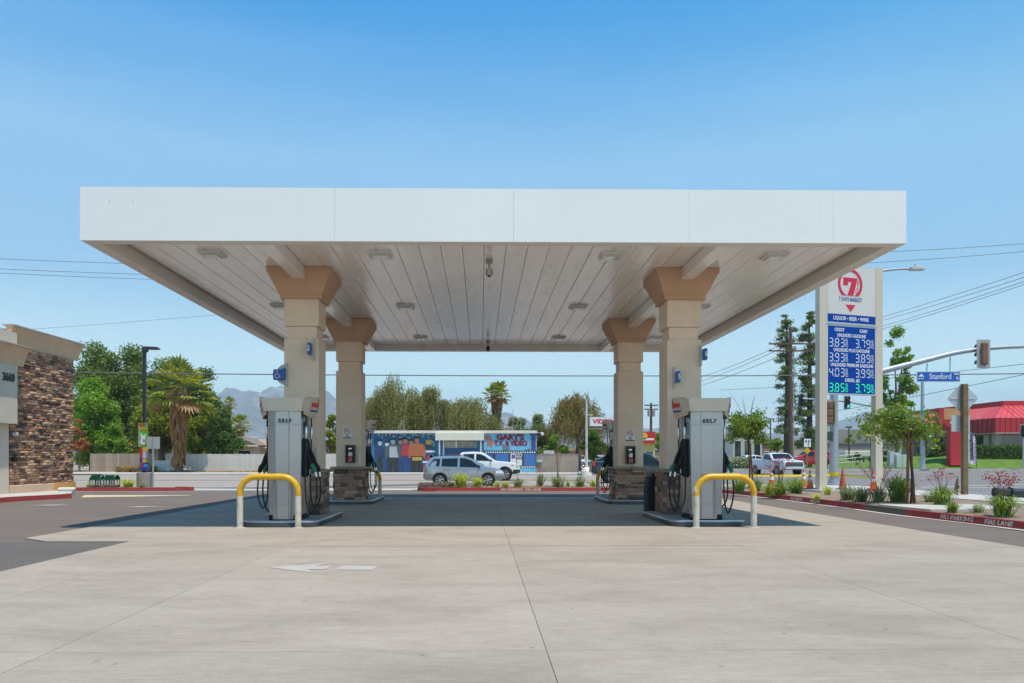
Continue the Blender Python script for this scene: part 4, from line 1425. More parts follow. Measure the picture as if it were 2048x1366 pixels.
for px in (880, 962):
    MB().box(vx(px) - 0.045, -0.70, 0, vx(px) + 0.045, -0.61, vz(881) - 0.003).build('post', M_CREAMW, shop)
# sky-painted sign wall
MB().box(vx(968), -0.06, vz(901), vx(1060), -0.002, H_ - 0.006).build('sign_wall', M_SKYW, shop)
MB().box(vx(968), -0.055, 0.0, vx(1073), -0.003, 0.48).build('lower_wall', M_SKYW, shop)
M_GARY = M('painted_dark_red', (0.26, 0.015, 0.03), 0.6, var=0.25, vs=8)
M_GSH = M('painted_black_shadow', (0.02, 0.03, 0.05), 0.6)
for dx, dz, dy, mt in ((0.035, -0.03, 0, M_GSH), (0, 0, -0.008, M_GARY)):
    text('lettering', "GARY'S", 0.62, mt, shop, (vx(1020) + dx, -0.066 + dy, vz(874.5) + dz), (90, 0, 0), 0.028, 1.12, 0.006)
    text('lettering', 'T.V. & VIDEO', 0.56, mt, shop, (vx(1021) + dx, -0.066 + dy, vz(886.5) + dz), (90, 0, 0), 0.022, 0.84, 0.006)
def star(px, py, r, rot):
    b = MB()
    pts = []
    for k in range(10):
        a = rad(rot + k * 36)
        q = r if k % 2 == 0 else r * 0.42
        pts.append((vx(px) + q * math.cos(a), vz(py) + q * math.sin(a)))
    b.prism(pts, 'y', -0.072, -0.062)
    b.build('painted_star', M('painted_star_orange', (0.45, 0.16, 0.08), 0.6, var=0.4, vs=7), shop)
star(976, 875, 0.36, 20)
star(980, 886.5, 0.44, 5)
win = MB().box(vx(1004), -0.09, vz(901), vx(1020), -0.061, vz(891)).build('window', M('window_frame_grey', (0.35, 0.42, 0.45), 0.4), shop)
for i in range(4):
    z0 = vz(901) + 0.04 + i * 0.1
    MB().box(vx(1004) + 0.04, -0.10, z0, vx(1020) - 0.04, -0.091, z0 + 0.08).build('louvre', M('louvre_glass', (0.12, 0.2, 0.24), 0.15), win)
# film-strip frames of the corner
def film(x0, x1, z, horizontal=True):
    b = MB()
    if horizontal:
        b.box(x0, -0.062, z - 0.10, x1, -0.058, z + 0.10)
    else:
        b.box(x0 - 0.08, -0.062, z[0], x0 + 0.08, -0.058, z[1])
    st = b.build('film_strip', M_FILM, shop)
    if horizontal:
        n = int((x1 - x0) / 0.19)
        for i in range(n):
            MB().box(x0 + 0.05 + i * 0.19, -0.066, z - 0.055, x0 + 0.16 + i * 0.19, -0.0625, z + 0.055).build('sprocket_hole', M_PWHITE, st)
    else:
        n = int((z[1] - z[0]) / 0.16)
        for i in range(n):
            MB().box(x0 - 0.035, -0.066, z[0] + 0.04 + i * 0.16, x0 + 0.035, -0.0625, z[0] + 0.12 + i * 0.16).build('sprocket_hole', M_PWHITE, st)
film(vx(970), VX1 - 0.005, vz(904.5))
film(vx(1025), VX1 - 0.005, vz(934))
film(vx(1061.5), 0, (vz(903) + 0.05, H_ - 0.03), False)
film(vx(1072.2), 0, (vz(903) + 0.05, H_ - 0.03), False)
zc = [vz(903) + 0.05, vz(895), vz(886), vz(877), H_ - 0.06]
for a, b_ in zip(zc, zc[1:]):
    MB().box(vx(1063.5), -0.064, a + 0.015, vx(1070.2), -0.004, b_ - 0.015).build('blue_pane', M_ROYAL, shop)
for a, b_ in ((978, 986), (991, 1017), (1048, 1070)):
    MB().box(vx(a), -0.06, vz(931.5), vx(b_), -0.004, vz(907)).build('blue_panel', M_MIDB if a != 978 else M_ROYAL, shop)
MB().box(vx(987), -0.055, vz(931.5), vx(990), -0.003, vz(907)).build('panel_post', M_FILM, shop)
MB().box(vx(1018), -0.055, vz(931.5), vx(1020), -0.003, vz(907)).build('panel_post', M_FILM, shop)
MB().box(vx(1044.5), -0.055, vz(931.5), vx(1047.5), -0.003, vz(907)).build('panel_post', M_FILM, shop)
fs = MB().box(vx(1021), -0.065, vz(931), vx(1044), -0.004, vz(907)).build('for_sale_board', M('board_white', (0.72, 0.71, 0.68), 0.6, var=0.05), shop)
text('lettering', 'FOR', 0.26, M_NAVY, fs, (vx(1038), -0.07, vz(911)), (90, 0, 0), 0.012, 0.9)
text('lettering', 'SALE', 0.26, M_NAVY, fs, (vx(1038), -0.07, vz(916.5)), (90, 0, 0), 0.012, 0.9)
MB().box(vx(1023), -0.07, vz(917), vx(1030), -0.066, vz(909)).build('emblem', M('emblem_purple', (0.16, 0.08, 0.30), 0.5, var=0.4, vs=10), fs)
text('lettering', '1150', 0.24, M_BLK_PRINT, shop, (vx(1055), -0.066, vz(900)), (90, 0, 0), 0.006)
# entrance under the awning
MB().box(vx(889), -0.05, 0.05, vx(954), -0.003, vz(896)).build('blue_shutter', M_DKB, shop)
MB().box(vx(889), -0.045, vz(895.6), vx(954), -0.002, vz(882)).build('dim_window', M('shop_window_tan', (0.22, 0.24, 0.2), 0.25, var=0.5, vs=3), shop)
for i in range(11):
    x = vx(890) + i * 0.078
    MB().box(x, -0.075, vz(895.5), x + 0.025, -0.051, vz(882.2)).build('window_bar', M('bar_white', (0.6, 0.58, 0.52), 0.5), shop)
MB().box(vx(911), -0.062, vz(895.5), vx(913.5), -0.051, vz(882.2)).build('mullion', M_CREAMW, shop)
MB().box(vx(886), -0.08, 0.0, vx(888.6), -0.003, vz(881.5)).build('door_jamb', M_CREAMW, shop)
op = MB().box(vx(963), -0.058, vz(931), vx(977), -0.004, vz(907)).build('open_sign_panel', M_MIDB, shop)
text('lettering', 'OPEN', 0.34, M_PRED, op, (vx(974), -0.07, vz(915)), (90, 0, 0), 0.02, 0.8)
MB().box(vx(914), -0.075, vz(912.5), vx(928), -0.055, vz(908)).build('red_notice', M_PRED, shop)
# mural: plain stand-in figures, flat paint on the wall
def mural_shape(name, pts, mat, d):
    b = MB()
    b.prism([(vx(x), vz(y)) for x, y in pts], 'y', -0.004 - 0.003 * d, -0.0005)
    b.build(name, mat, mural)
mural = MB().box(vx(749), -0.0035, 0.02, vx(872) - 0.004, -0.0005, H_ - 0.01).build('mural', mat_block('mural_deep_blue', (0.022, 0.09, 0.18), 0.6), shop)
MP = {k: M('mural_' + k, c, 0.6, var=0.25, vs=5) for k, c in dict(navy=(0.03, 0.05, 0.14), grey=(0.09, 0.10, 0.10), ltgrey=(0.42, 0.44, 0.46), skin=(0.48, 0.22, 0.12), orange=(0.42, 0.13, 0.05), hair=(0.02, 0.018, 0.018), red=(0.42, 0.04, 0.05), teal=(0.03, 0.30, 0.42), gold=(0.55, 0.33, 0.06), black=(0.03, 0.033, 0.036), pale=(0.62, 0.66, 0.68), royal=(0.02, 0.06, 0.20)).items()}
def fig(cx, top, bot, w, body, legs, face, d, head=0.17):
    h = bot - top
    hw_ = w / 2
    hh = h * head
    def X(t):
        return cx + t * hw_
    sh = top + hh * 1.15
    mural_shape('figure_body', [(X(-0.28), sh - 1), (X(0.28), sh - 1), (X(0.85), sh + h * 0.05), (X(1.0), top + h * 0.45), (X(0.85), top + h * 0.62), (X(0.62), top + h * 0.55), (X(-0.62), top + h * 0.55), (X(-0.85), top + h * 0.62), (X(-1.0), top + h * 0.45), (X(-0.85), sh + h * 0.05)][::-1], MP[body], d)
    mural_shape('figure_legs', [(X(-0.6), top + h * 0.54), (X(0.6), top + h * 0.54), (X(0.66), bot), (X(0.08), bot), (X(0.0), top + h * 0.72), (X(-0.08), bot), (X(-0.66), bot)][::-1], MP[legs], d)
    ov = [(cx + hh * 0.40 * math.cos(a), top + hh * 0.58 + hh * 0.52 * math.sin(a)) for a in [rad(i * 36) for i in range(10)]]
    mural_shape('figure_head', ov[::-1], MP[face], d + 1)
    cap = [(cx - hh * 0.46, top + hh * 0.5), (cx - hh * 0.40, top + hh * 0.1), (cx, top - hh * 0.05), (cx + hh * 0.40, top + hh * 0.1), (cx + hh * 0.46, top + hh * 0.5), (cx + hh * 0.2, top + hh * 0.32), (cx - hh * 0.2, top + hh * 0.32)]
    mural_shape('figure_hair', cap[::-1], MP['hair'], d + 2)
fig(760, 879, 943, 17, 'navy', 'black', 'pale', 1)
fig(774, 882, 943, 14, 'royal', 'navy', 'pale', 1)
fig(801, 877, 943, 15, 'navy', 'navy', 'skin', 1)
fig(811, 875, 943, 17, 'red', 'royal', 'skin', 3)
fig(822, 878, 943, 14, 'red', 'navy', 'skin', 1)
fig(786, 876, 945, 34, 'grey', 'black', 'ltgrey', 5)
mural_shape('figure_shirt', [(779, 893), (793, 893), (797, 915), (779, 915)][::-1], MP['ltgrey'], 7)
fig(834, 873, 945, 36, 'orange', 'black', 'skin', 8)
mural_shape('figure_belt', [(825, 914), (844, 914), (844, 921), (825, 921)][::-1], MP['gold'], 10)
for k, (x, y, w, h, c) in enumerate([(858, 884, 20, 10, 'gold'), (857, 894, 20, 9, 'black'), (857, 903, 26, 4, 'pale'), (860, 917, 17, 16, 'red'), (850, 924, 20, 4, 'pale'), (868, 888, 5, 12, 'teal'), (864, 912, 12, 8, 'teal'), (772, 937, 8, 14, 'royal'), (826, 933, 9, 9, 'red'), (846, 934, 9, 9, 'red')]):
    pts = [(x + w / 2 * math.cos(a) * (0.8 + 0.2 * math.cos(3 * a + k)), y + h / 2 * math.sin(a)) for a in [rad(i * 30) for i in range(12)]] if c not in ('pale',) else [(x - w / 2, y - h / 2), (x + w / 2, y - h / 2), (x + w / 2, y + h / 2), (x - w / 2, y + h / 2)]
    mural_shape('painted_shape', pts[::-1], MP[c], 4 + k % 3)
rsx = random.Random(4)
stars = MB()
for i in range(110):
    x, y = rsx.uniform(751, 870), 867 + abs(rsx.gauss(0, 5))
    s_ = rsx.uniform(0.015, 0.035)
    stars.box(vx(x) - s_, -0.0065, vz(y) - s_, vx(x) + s_, -0.004, vz(y) + s_)
tag(stars.build('painted_stars', MP['pale'], mural), kind='stuff')
# roof plant and poles
MB().box(vx(1011), 3, H_ + 0.23, vx(1027), 4.4, H_ + 0.66).build('roof_unit', M('roof_unit_beige', (0.45, 0.38, 0.30), 0.7, var=0.1), shop)
for i in range(6):
    MB().box(vx(1012) + i * 0.1, 2.985, H_ + 0.30, vx(1012) + i * 0.1 + 0.05, 2.999, H_ + 0.6).build('vent_slat', M_BLACK, shop)
MB().tube([(vx(1029), 4, H_ + 0.2), (vx(1029), 4, H_ + 2.3)], 0.02, 5).build('mast', M_CAMG, shop)
MB().tube([(vx(1046), 4, H_ + 0.2), (vx(1046), 4, H_ + 1.7)], 0.03, 5).build('mast', M_CAMG, shop)
MB().tube([(vx(1046), 4, H_ + 1.6), (vx(1030), 4, H_ + 0.4)], 0.02, 5).build('stay', M_CAMG, shop)
MB().tube([(VX1, -0.1, H_ + 0.05), (VX1 + 0.35, -0.3, H_ + 0.05)], 0.02, 5).build('lamp_arm', M_CAML, shop)
MB().lathe([(0.05, 0.1), (0.13, 0.0), (0.13, -0.14), (0.06, -0.2)], 10, (VX1 + 0.45, -0.35, H_)).build('flood_lamp', M_CAML, shop, smooth=40)
pavement('shop_pavement', strip_quads([(-45, 59.2), (VX1 + 6, 59.2), (9.5, 60.0)], [(-45, 61.9), (VX1 + 6, 61.9), (9.4, 75)], 8), 0.10, zf=gz)
# block wall beside the shop
M_CMU = mat_block('tan_block_wall', (0.33, 0.27, 0.215), 0.15)
wl = thing('block_wall', 'low tan block wall beside the video shop under the pepper tree', 'wall', (0, VY + 0.4, VZ))
MB().box(VX1 + 0.02, 0, 0, vx(1158), 0.2, vz(909)).build('wall_body', M_CMU, wl)
MB().box(VX1 + 0.02, -0.02, vz(909) + 0.001, vx(1158), 0.22, vz(909) + 0.06).build('coping', M_CMU, wl)
sb_ = thing('weathered_sign', 'small weathered white board on top of the tan block wall', 'sign', (vx(1099), VY + 0.5, VZ + vz(909) + 0.06))
MB().box(-0.45, -0.02, 0.0, 0.45, 0.02, 0.28).build('board', M('weathered_white', (0.5, 0.5, 0.5), 0.7, var=0.3, vs=6), sb_)
MB().box(-0.03, 0.021, -0.0, 0.03, 0.05, 0.25).build('brace', M_CAMG, sb_)
mb_ = MB().box(-0.28, -0.1, -0.1, 0.28, 0.0, 0.1).build('mail_slot_box', M('pale_green_box', (0.45, 0.55, 0.50), 0.5), None, (vx(1078), VY + 0.39, VZ + vz(922)))
tag(mb_, 'small pale green box on the tan block wall next to the shop corner', 'box')

# pole sign VIDEO
vs_ = thing('video_pole_sign', 'white box sign reading VIDEO in red on a rusty white pole', 'sign', (gx(1173, 58.5), 58.5, gz(58.5)))
M_RUSTW = M('rusty_white_pole', (0.66, 0.62, 0.56), 0.6, var=0.08, dirt=(0.32, 0.13, 0.05), dirt_amt=0.8, dirt_scale=1.6)
pz = lambda py: hz(py, 58.5) - gz(58.5)
MB().tube([(0, 0, 0.3), (0, 0, pz(800))], [0.12, 0.07], 10).build('pole', M_RUSTW, vs_, smooth=40)
MB().lathe([(0.42, -0.1), (0.42, 0.28), (0.34, 0.5), (0.2, 0.62)], 14).build('concrete_foot', M_CREAMW, vs_, smooth=40)
xb0, xb1 = gx(1178, 58.5) - gx(1173, 58.5), gx(1240, 58.5) - gx(1173, 58.5)
bx_ = MB().box(xb0, -0.2, pz(853), xb1, 0.2, pz(834)).build('sign_box', M('sign_frame_grey', (0.42, 0.42, 0.42), 0.5), vs_, bevel=0.03)
MB().box(xb0 + 0.07, -0.215, pz(852), xb1 - 0.07, -0.201, pz(835.5)).build('sign_face', M_SIGNW, bx_)
text('lettering', 'VIDEO', 0.46, M('video_red', (0.62, 0.02, 0.05), 0.5), bx_, ((gx(1205, 58.5) - gx(1173, 58.5)), -0.222, pz(843.5)), (90, 0, 0), 0.02, 1.15)
MB().tube([(0, 0, pz(830)), (0.5, 0, pz(830))], 0.03, 6).build('bracket', M_RUSTW, vs_)
MB().tube([(0, 0, pz(857)), (1.4, 0, pz(857))], 0.03, 6).build('bracket', M_RUSTW, vs_)

# ------------------------------------------------------------------ fences and houses to the west
M_FENCEW = M('white_fence_paint', (0.60, 0.58, 0.55), 0.7, var=0.08, dirt=(0.42, 0.37, 0.32), dirt_amt=0.45, objrand=0.06)
M_FENCET = M('weathered_fence_wood', (0.36, 0.29, 0.225), 0.85, var=0.18, vs=4, dirt=(0.17, 0.14, 0.12), dirt_amt=0.5, objrand=0.14)
def fence(x0, x1, y, h, mat, label, bw=0.2):
    t = thing('board_fence', label, 'fence', (x0, y, gz(y)))
    n = int((x1 - x0) / bw)
    me = MB().box(0, 0, 0, bw - 0.012, 0.022, h).mesh('board', mat)
    for i in range(n):
        o = link('board', me, t, (i * bw, RND.uniform(-0.006, 0.006), 0.03))
        o.scale = (1, 1, RND.uniform(0.975, 1.0))
    for z in (0.35, h - 0.3):
        MB().box(0, 0.03, z, n * bw, 0.07, z + 0.09).build('rail', mat, t)
    for i in range(0, n, 12):
        MB().box(i * bw, 0.075, 0, i * bw + 0.09, 0.16, h + 0.03).build('post', mat, t)
    return t
FY = 66.0
fence(gx(374, FY), gx(534, FY), FY, 1.58, M_FENCEW, 'long white board fence across the street, behind the tall palm')
fence(gx(534, FY) + 0.05, gx(760, FY), FY, 1.62, M_FENCEW, 'white board fence section running on towards the video shop')
fence(gx(180, FY), gx(308, FY), FY, 1.62, M_FENCET, 'weathered brown board fence behind the green mesh racks')
fence(gx(309, FY), gx(372, FY), FY - 0.3, 1.0, M_FENCEW, 'low white fence section just west of the tall palm')
sheet('dirt_strip', [-80, -9.9], [60.5, 62, 66, 80], 0.03, M('dry_grass_dirt', (0.42, 0.31, 0.19), 0.95, var=0.3, vs=1.5, bmp=0.5, bs=10, world_space=True))
sheet('verge', [-80, gx(215, 60)], [59.0, 61.6], 0.06, M('verge_grass', (0.10, 0.16, 0.03), 0.9, var=0.35, vs=3, bmp=0.6, bs=30, world_space=True))
M_SHING = M('brown_shingle_roof', (0.20, 0.165, 0.13), 0.9, var=0.25, vs=2.5, bmp=0.4, bs=12)
M_HWALL = M('house_beige_wall', (0.50, 0.43, 0.35), 0.8)
M_DARKG = M('dark_window_glass', (0.03, 0.04, 0.05), 0.08, spec=0.8)
def house(name, label, x, y, w, d, wallh, roofh, roofmat, gable_x=False, wallmat=None, over=0.5):
    t = thing(name, label, 'house', (x, y, gz(y)))
    MB().box(-w / 2, 0, 0, w / 2, d, wallh).build('wall', wallmat or M_HWALL, t)
    b = MB()
    W, D = w / 2 + over, d + over
    if gable_x:
        pl = [(-W, -over, wallh), (W, -over, wallh), (W, D, wallh), (-W, D, wallh), (-W, d / 2, wallh + roofh), (W, d / 2, wallh + roofh)]
        b.add(pl, [(0, 1, 5, 4), (2, 3, 4, 5), (0, 4, 3), (1, 2, 5), (0, 3, 2, 1)])
    else:
        pl = [(-W, -over, wallh), (W, -over, wallh), (W, D, wallh), (-W, D, wallh), (0, -over, wallh + roofh), (0, D, wallh + roofh)]
        b.add(pl, [(0, 4, 5, 3), (1, 2, 5, 4), (0, 1, 4), (2, 3, 5), (0, 3, 2, 1)])
    rf = b.build('roof', roofmat, t)
    MB().box(-W, -over - 0.03, wallh - 0.14, W, -over - 0.001, wallh + 0.02).build('eaves_board', M_CREAMW, rf)
    for xx in (-w * 0.28, w * 0.2):
        wf = MB().box(xx - 0.7, -0.03, wallh * 0.38, xx + 0.7, -0.002, wallh * 0.8).build('window', M_CREAMW, t)
        MB().box(xx - 0.62, -0.04, wallh * 0.38 + 0.07, xx + 0.62, -0.031, wallh * 0.8 - 0.07).build('pane', M_DARKG, wf)
    return t
house('house', 'brown shingled bungalow with a gable, behind the white fence', gx(475, 78), 78, 3.6, 7, 2.5, 0.95, M_SHING, False)
house('house', 'wide low house with a tan tiled roof, behind the white fence', gx(545, 80), 80.5, 8, 6, 2.35, 0.95, M('tan_tile_roof', (0.36, 0.27, 0.19), 0.9, var=0.2), True)
house('house', 'pale roofed house hidden among the big trees', gx(262, 84), 84, 8, 8, 2.6, 1.2, M('pale_roof', (0.55, 0.52, 0.48), 0.8), True)

# ------------------------------------------------------------------ red barber shop building across the junction
M_REDM = M('red_roof_metal', (0.46, 0.018, 0.03), 0.42, var=0.06, spec=0.5)
M_REDP = M('pink_red_roof_metal', (0.58, 0.065, 0.07), 0.45, var=0.06)
M_TANW = M('barber_tan_wall', (0.42, 0.34, 0.26), 0.8, var=0.06)
def rx(px, y):
    return gx(px, y)
BZ = 1.55
BX, BY = 51.2, 76.0
bar = thing('red_roof_building', 'single storey shop building with a red standing seam mansard roof', 'building', (BX, BY, BZ))
MB().box(0.9, 0.9, -1.5, 48, 19, 2.6).build('wall', M_TANW, bar)
# band and mansard on two visible sides: from the eave (outer) up to the roof line (inner)
e0, e1 = 2.35, 3.95
i1 = 5.35
def roof_ring():
    b = MB()
    b.box(-0.15, -0.15, e0, 50, 36, e0 + 0.12)
    return b
MB().box(-0.1, -0.1, e0, 49, 20, e0 + 0.1).build('soffit', M_TANW, bar)
MB().box(0.0, 0.0, e0 + 0.101, 49, 0.06, e1).build('front_band', M_REDM, bar)
MB().box(0.0, 0.061, e0 + 0.101, 0.06, 20, e1).build('side_band', M_REDM, bar)
MB().add([(0, 0, e1 + 0.004), (49, 0, e1 + 0.004), (49, 2.3, i1), (2.3, 2.3, i1)], [(0, 1, 2, 3)]).build('front_slope', M_REDP, bar)
MB().add([(0, 0, e1 + 0.004), (2.3, 2.3, i1), (2.3, 20, i1), (0, 20, e1 + 0.004)], [(0, 1, 2, 3)]).build('side_slope', M_REDP, bar)
MB().box(2.3, 2.3, i1 - 0.02, 49, 20, i1 + 0.5).build('parapet', M_REDM, bar)
me_s = MB().box(-0.02, -0.045, 0, 0.02, 0, 1.0).mesh('seam', M_REDM)
for i in range(38):
    x = 0.45 + i * 0.55
    o = link('seam', me_s, bar, (x, 0.0, e0 + 0.11))
    o.scale = (1, 1, e1 - e0 - 0.12)
    MB().tube([(x, -0.01, e1 + 0.02), (x + (2.0 if x < 2.0 else 0.0), 2.3, i1 + 0.02)], 0.03, 4).build('roof_seam', M_REDM, bar)
for i in range(26):
    y = 0.6 + i * 0.75
    o = link('seam', me_s, bar, (0.0, y, e0 + 0.11), math.pi / 2 * -1)
    o.scale = (1, 1, e1 - e0 - 0.12)
    MB().tube([(-0.01, y, e1 + 0.02), (2.3, y + (1.9 if y < 2.2 else 0), i1 + 0.02)], 0.03, 4).build('roof_seam', M_REDM, bar)
for i in range(5):
    MB().box(1.0 + i * 3.6, 0.86, 0.25, 3.9 + i * 3.6, 0.899, 2.2).build('window', M_DARKG, bar)
    MB().box(0.15 + i * 3.6, 0.3, -1.4, 0.75 + i * 3.6, 0.85, e0 - 0.002).build('pier', M_TANW, bar)
for i in range(3):
    MB().box(0.86, 2.5 + i * 5, 0.2, 0.899, 6.2 + i * 5, 2.2).build('window', M_DARKG, bar)
    MB().box(0.2, 1.4 + i * 5, -1.4, 0.8, 2.2 + i * 5, e0 - 0.002).build('pier', M_TANW, bar)

# lawn bank rising from the pavement
def lawn():
    b = MB()
    xs = [22 + i * 1.2 for i in range(55)]
    rows_ = [(73.0, 0.42), (73.7, 0.75), (74.4, 1.15), (75.2, 1.48), (80, 1.6), (110, 1.6)]
    from mathutils import noise as mn
    for (y, z) in rows_:
        for x in xs:
            f = min(1.0, max(0.0, (x - 38.5) / 6.0))
            zz = 0.42 + (z - 0.42) * f + 0.04 * mn.noise(Vector((x * 0.6, y * 0.6, 0)))
            b.v.append((x, y + 0.004 * (x - 22), zz))
    k = len(xs)
    for j in range(len(rows_) - 1):
        for i in range(k - 1):
            a = j * k + i
            b.f.append((a, a + 1, a + k + 1, a + k))
            b.m.append(0)
    m, nt, bs_, out = new_mat('lawn_turf')
    p = N(nt, 'ShaderNodeNewGeometry').outputs['Position']
    c = ramp(nt, noise(nt, p, 1.3, 7, 0.7), [(0.3, (0.07, 0.15, 0.012)), (0.7, (0.15, 0.26, 0.03))])
    c = mixc(nt, c, ramp(nt, noise(nt, p, 30, 3, 0.8), [(0.3, 0.7), (0.7, 1.2)]), 1.0, 'MULTIPLY')
    nt.links.new(c, bs_.inputs['Base Color'])
    bs_.inputs['Roughness'].default_value = 0.9
    bump(nt, bs_, noise(nt, p, 25, 4, 0.8), 0.9, 0.06)
    o = b.build('lawn', m, smooth=60)
    return tag(o, kind='structure')
lawn()
pavement('far_pavement', strip_quads([(20.5, 70.6), (34, 71.0), (50, 71.6), (90, 72.8)], [(21, 73.1), (34, 73.3), (50, 73.6), (90, 74.6)], 6), 0.13, zf=gz)
kerb('kerb', [(90, 72.78), (50, 71.58), (34, 70.98), (20.5, 70.58)][::-1], M_KERB, 0.14, 0.132, 0.24)
kerb('kerb', [(15, 78.0), (18.5, 71.5), (20.45, 70.6)], M_RED, 0.16, 0.15, 0.25)
# pylon sign
py_ = thing('red_pylon_sign', 'red pylon sign with blank orange cabinet on the lawn before the red roofed building', 'sign', (gx(1907, 73.6), 73.6, 1.0))
pz2 = lambda q: hz(q, 73.6) - 1.0
pxx = lambda q: gx(q, 73.6) - gx(1907, 73.6)
MB().box(pxx(1897), -0.35, -0.3, pxx(1920), 0.35, pz2(857)).build('pillar', M_REDM, py_)
MB().prism([(pxx(1886), pz2(848)), (pxx(1931), pz2(848)), (pxx(1920), pz2(857) + 0.003), (pxx(1897), pz2(857) + 0.003)][::-1], 'y', -0.33, 0.33).build('flare', M_REDM, py_)
MB().box(pxx(1874), -0.42, pz2(847.5), pxx(1883), 0.42, pz2(816)).build('red_fin', M_REDM, py_)
MB().box(pxx(1883) + 0.01, -0.3, pz2(839.5), pxx(1937), 0.3, pz2(817)).build('orange_cabinet', M('cabinet_orange', (0.55, 0.27, 0.11), 0.5, var=0.06), py_)
MB().box(pxx(1884), -0.28, pz2(847.5), pxx(1936), 0.28, pz2(840)).build('lower_box', M_REDM, py_)
mq = MB().box(pxx(1896), -0.32, pz2(855), pxx(1912), -0.281, pz2(842)).build('marquee', M('marquee_grey', (0.5, 0.5, 0.47), 0.4), py_)
text('lettering', 'L B', 0.35, M_BLK_PRINT, mq, (pxx(1904), -0.33, pz2(848.5)), (90, 0, 0), 0.01, 0.7)
# feather flag with mirrored lettering (seen from behind)
ff = thing('feather_flag', 'white feather banner with reversed BARBER lettering and red and blue checks', 'banner', (gx(1953, 72.9), 72.9, 0.7))
fz = lambda q: hz(q, 72.9) - 0.7
fx = lambda q: gx(q, 72.9) - gx(1953, 72.9)
MB().tube(smooth_pts([(0, 0, -0.3), (-0.02, 0, 1.2), (fx(1951), 0, fz(878)), (fx(1944), 0, fz(866)), (fx(1936), 0, fz(862))], 5), 0.02, 6).build('pole', M_BLACK, ff)
cloth = MB()
cl = [(1936, 862.5, 1934.5), (1944, 866, 1934), (1949, 873, 1934), (1951, 880, 1934), (1952, 900, 1934.5), (1952.5, 915, 1935), (1952.5, 925, 1937), (1951, 929, 1944)]
for i, (a, y, b_) in enumerate(cl):
    w_ = 0.06 * math.sin(i * 1.3)
    cloth.v += [(fx(a), -0.012, fz(y)), (fx((a + b_) / 2), -0.012 + w_, fz(y)), (fx(b_), -0.012 + w_ * 0.3, fz(y))]
for i in range(len(cl) - 1):
    for j in range(2):
        q = i * 3 + j
        cloth.f.append((q, q + 1, q + 4, q + 3))
        cloth.m.append(0)
fc = cloth.build('cloth', M('banner_white', (0.68, 0.70, 0.74), 0.7), ff)
for i, ch in enumerate('BARBER'):
    text('lettering', ch, 0.56, M_BLK_PRINT, fc, (fx(1941 + 0.3 * i), -0.12, fz(872 + i * 9)), (90, 0, 0), 0.025, 1.0, mirror=True)
M_CHR, M_CHB = M('check_red', (0.5, 0.05, 0.05), 0.7), M('check_blue', (0.04, 0.10, 0.42), 0.7)
for i in range(14):
    y0 = 866 + i * 4.5
    MB().box(fx(1948 if i > 2 else 1943), -0.13, fz(y0 + 3), fx(1951 if i > 2 else 1946), -0.118, fz(y0)).build('check', M_CHR if i % 2 else M_CHB, fc)

# ------------------------------------------------------------------ low buildings beyond the junction
M_BEIGE = M('far_beige_wall', (0.55, 0.43, 0.31), 0.8, var=0.05)
def low_building(name, label, x0, x1, y, z0, h, mat, trim, nwin=0, roof=None, d=14):
    t = thing(name, label, 'building', ((x0 + x1) / 2, y, z0))
    w = x1 - x0
    MB().box(-w / 2, 0, -1.0, w / 2, d, h).build('wall', mat, t)
    MB().box(-w / 2 - 0.1, -0.12, h + 0.001, w / 2 + 0.1, d + 0.1, h + 0.35).build('parapet', trim, t)
    for i in range(nwin):
        xx = -w / 2 + (i + 0.5) * w / nwin
        wf = MB().box(xx - w / nwin * 0.34, -0.03, h * 0.22, xx + w / nwin * 0.34, -0.002, h * 0.7).build('window', M_CREAMW, t)
        MB().box(xx - w / nwin * 0.31, -0.04, h * 0.25, xx + w / nwin * 0.31, -0.031, h * 0.67).build('pane', M_DARKG, wf)
    if roof:
        b = MB()
        b.prism([(-w / 2 - 0.6, h + 0.36), (w / 2 + 0.6, h + 0.36), (w / 2 - 2.0, h + 2.6), (-w / 2 + 2.0, h + 2.6)], 'y', 0.5, d - 0.5)
        b.build('roof', roof, t)
    return t
low_building('commercial_building', 'long plain beige building behind the tall pines', gx(1535, 125), gx(1640, 125), 125, 0.3, 3.1, M_BEIGE, M_BEIGE, 0)
low_building('commercial_building', 'brown building with a dark flat roof behind the white pickup', gx(1512, 118), gx(1542, 118), 118, 0.3, 3.2, M('far_brown_wall', (0.28, 0.20, 0.15), 0.8), M_BLACK, 2)
low_building('commercial_building', 'tall cream shop front with a dark cornice behind the young staked tree', gx(1466, 112), gx(1524, 112), 112, 0.3, 5.6, M('far_cream_wall', (0.56, 0.52, 0.46), 0.8), M('dark_cornice', (0.10, 0.09, 0.09), 0.6), 3)
low_building('strip_mall', 'dark fronted strip of shops with grey shingle roof beyond the car park', gx(1655, 120), gx(1790, 120), 120, 0.3, 3.2, M('strip_wall', (0.30, 0.27, 0.25), 0.8), M('strip_fascia', (0.09, 0.09, 0.11), 0.6), 7, M('strip_roof', (0.30, 0.27, 0.25), 0.9, var=0.1))
rest = low_building('restaurant', 'yellow restaurant with a flat red sign behind the black pickup', gx(1240, 95), gx(1310, 95), 95, 0.28, 3.0, M('restaurant_yellow', (0.60, 0.45, 0.17), 0.8, var=0.15, vs=1), M('restaurant_trim', (0.60, 0.42, 0.25), 0.7), 3)
sg = MB().box(-0.2, -0.35, 3.05, 2.2, -0.125, 4.5).build('sign_panel', M('restaurant_red', (0.62, 0.012, 0.015), 0.45), rest)
MB().lathe([(0.45, -0.015), (0.45, 0.0)], 18, (0.75, -0.36, 3.95), 'y').build('sign_sun', M('sign_yellow', (0.75, 0.45, 0.03), 0.5), sg)
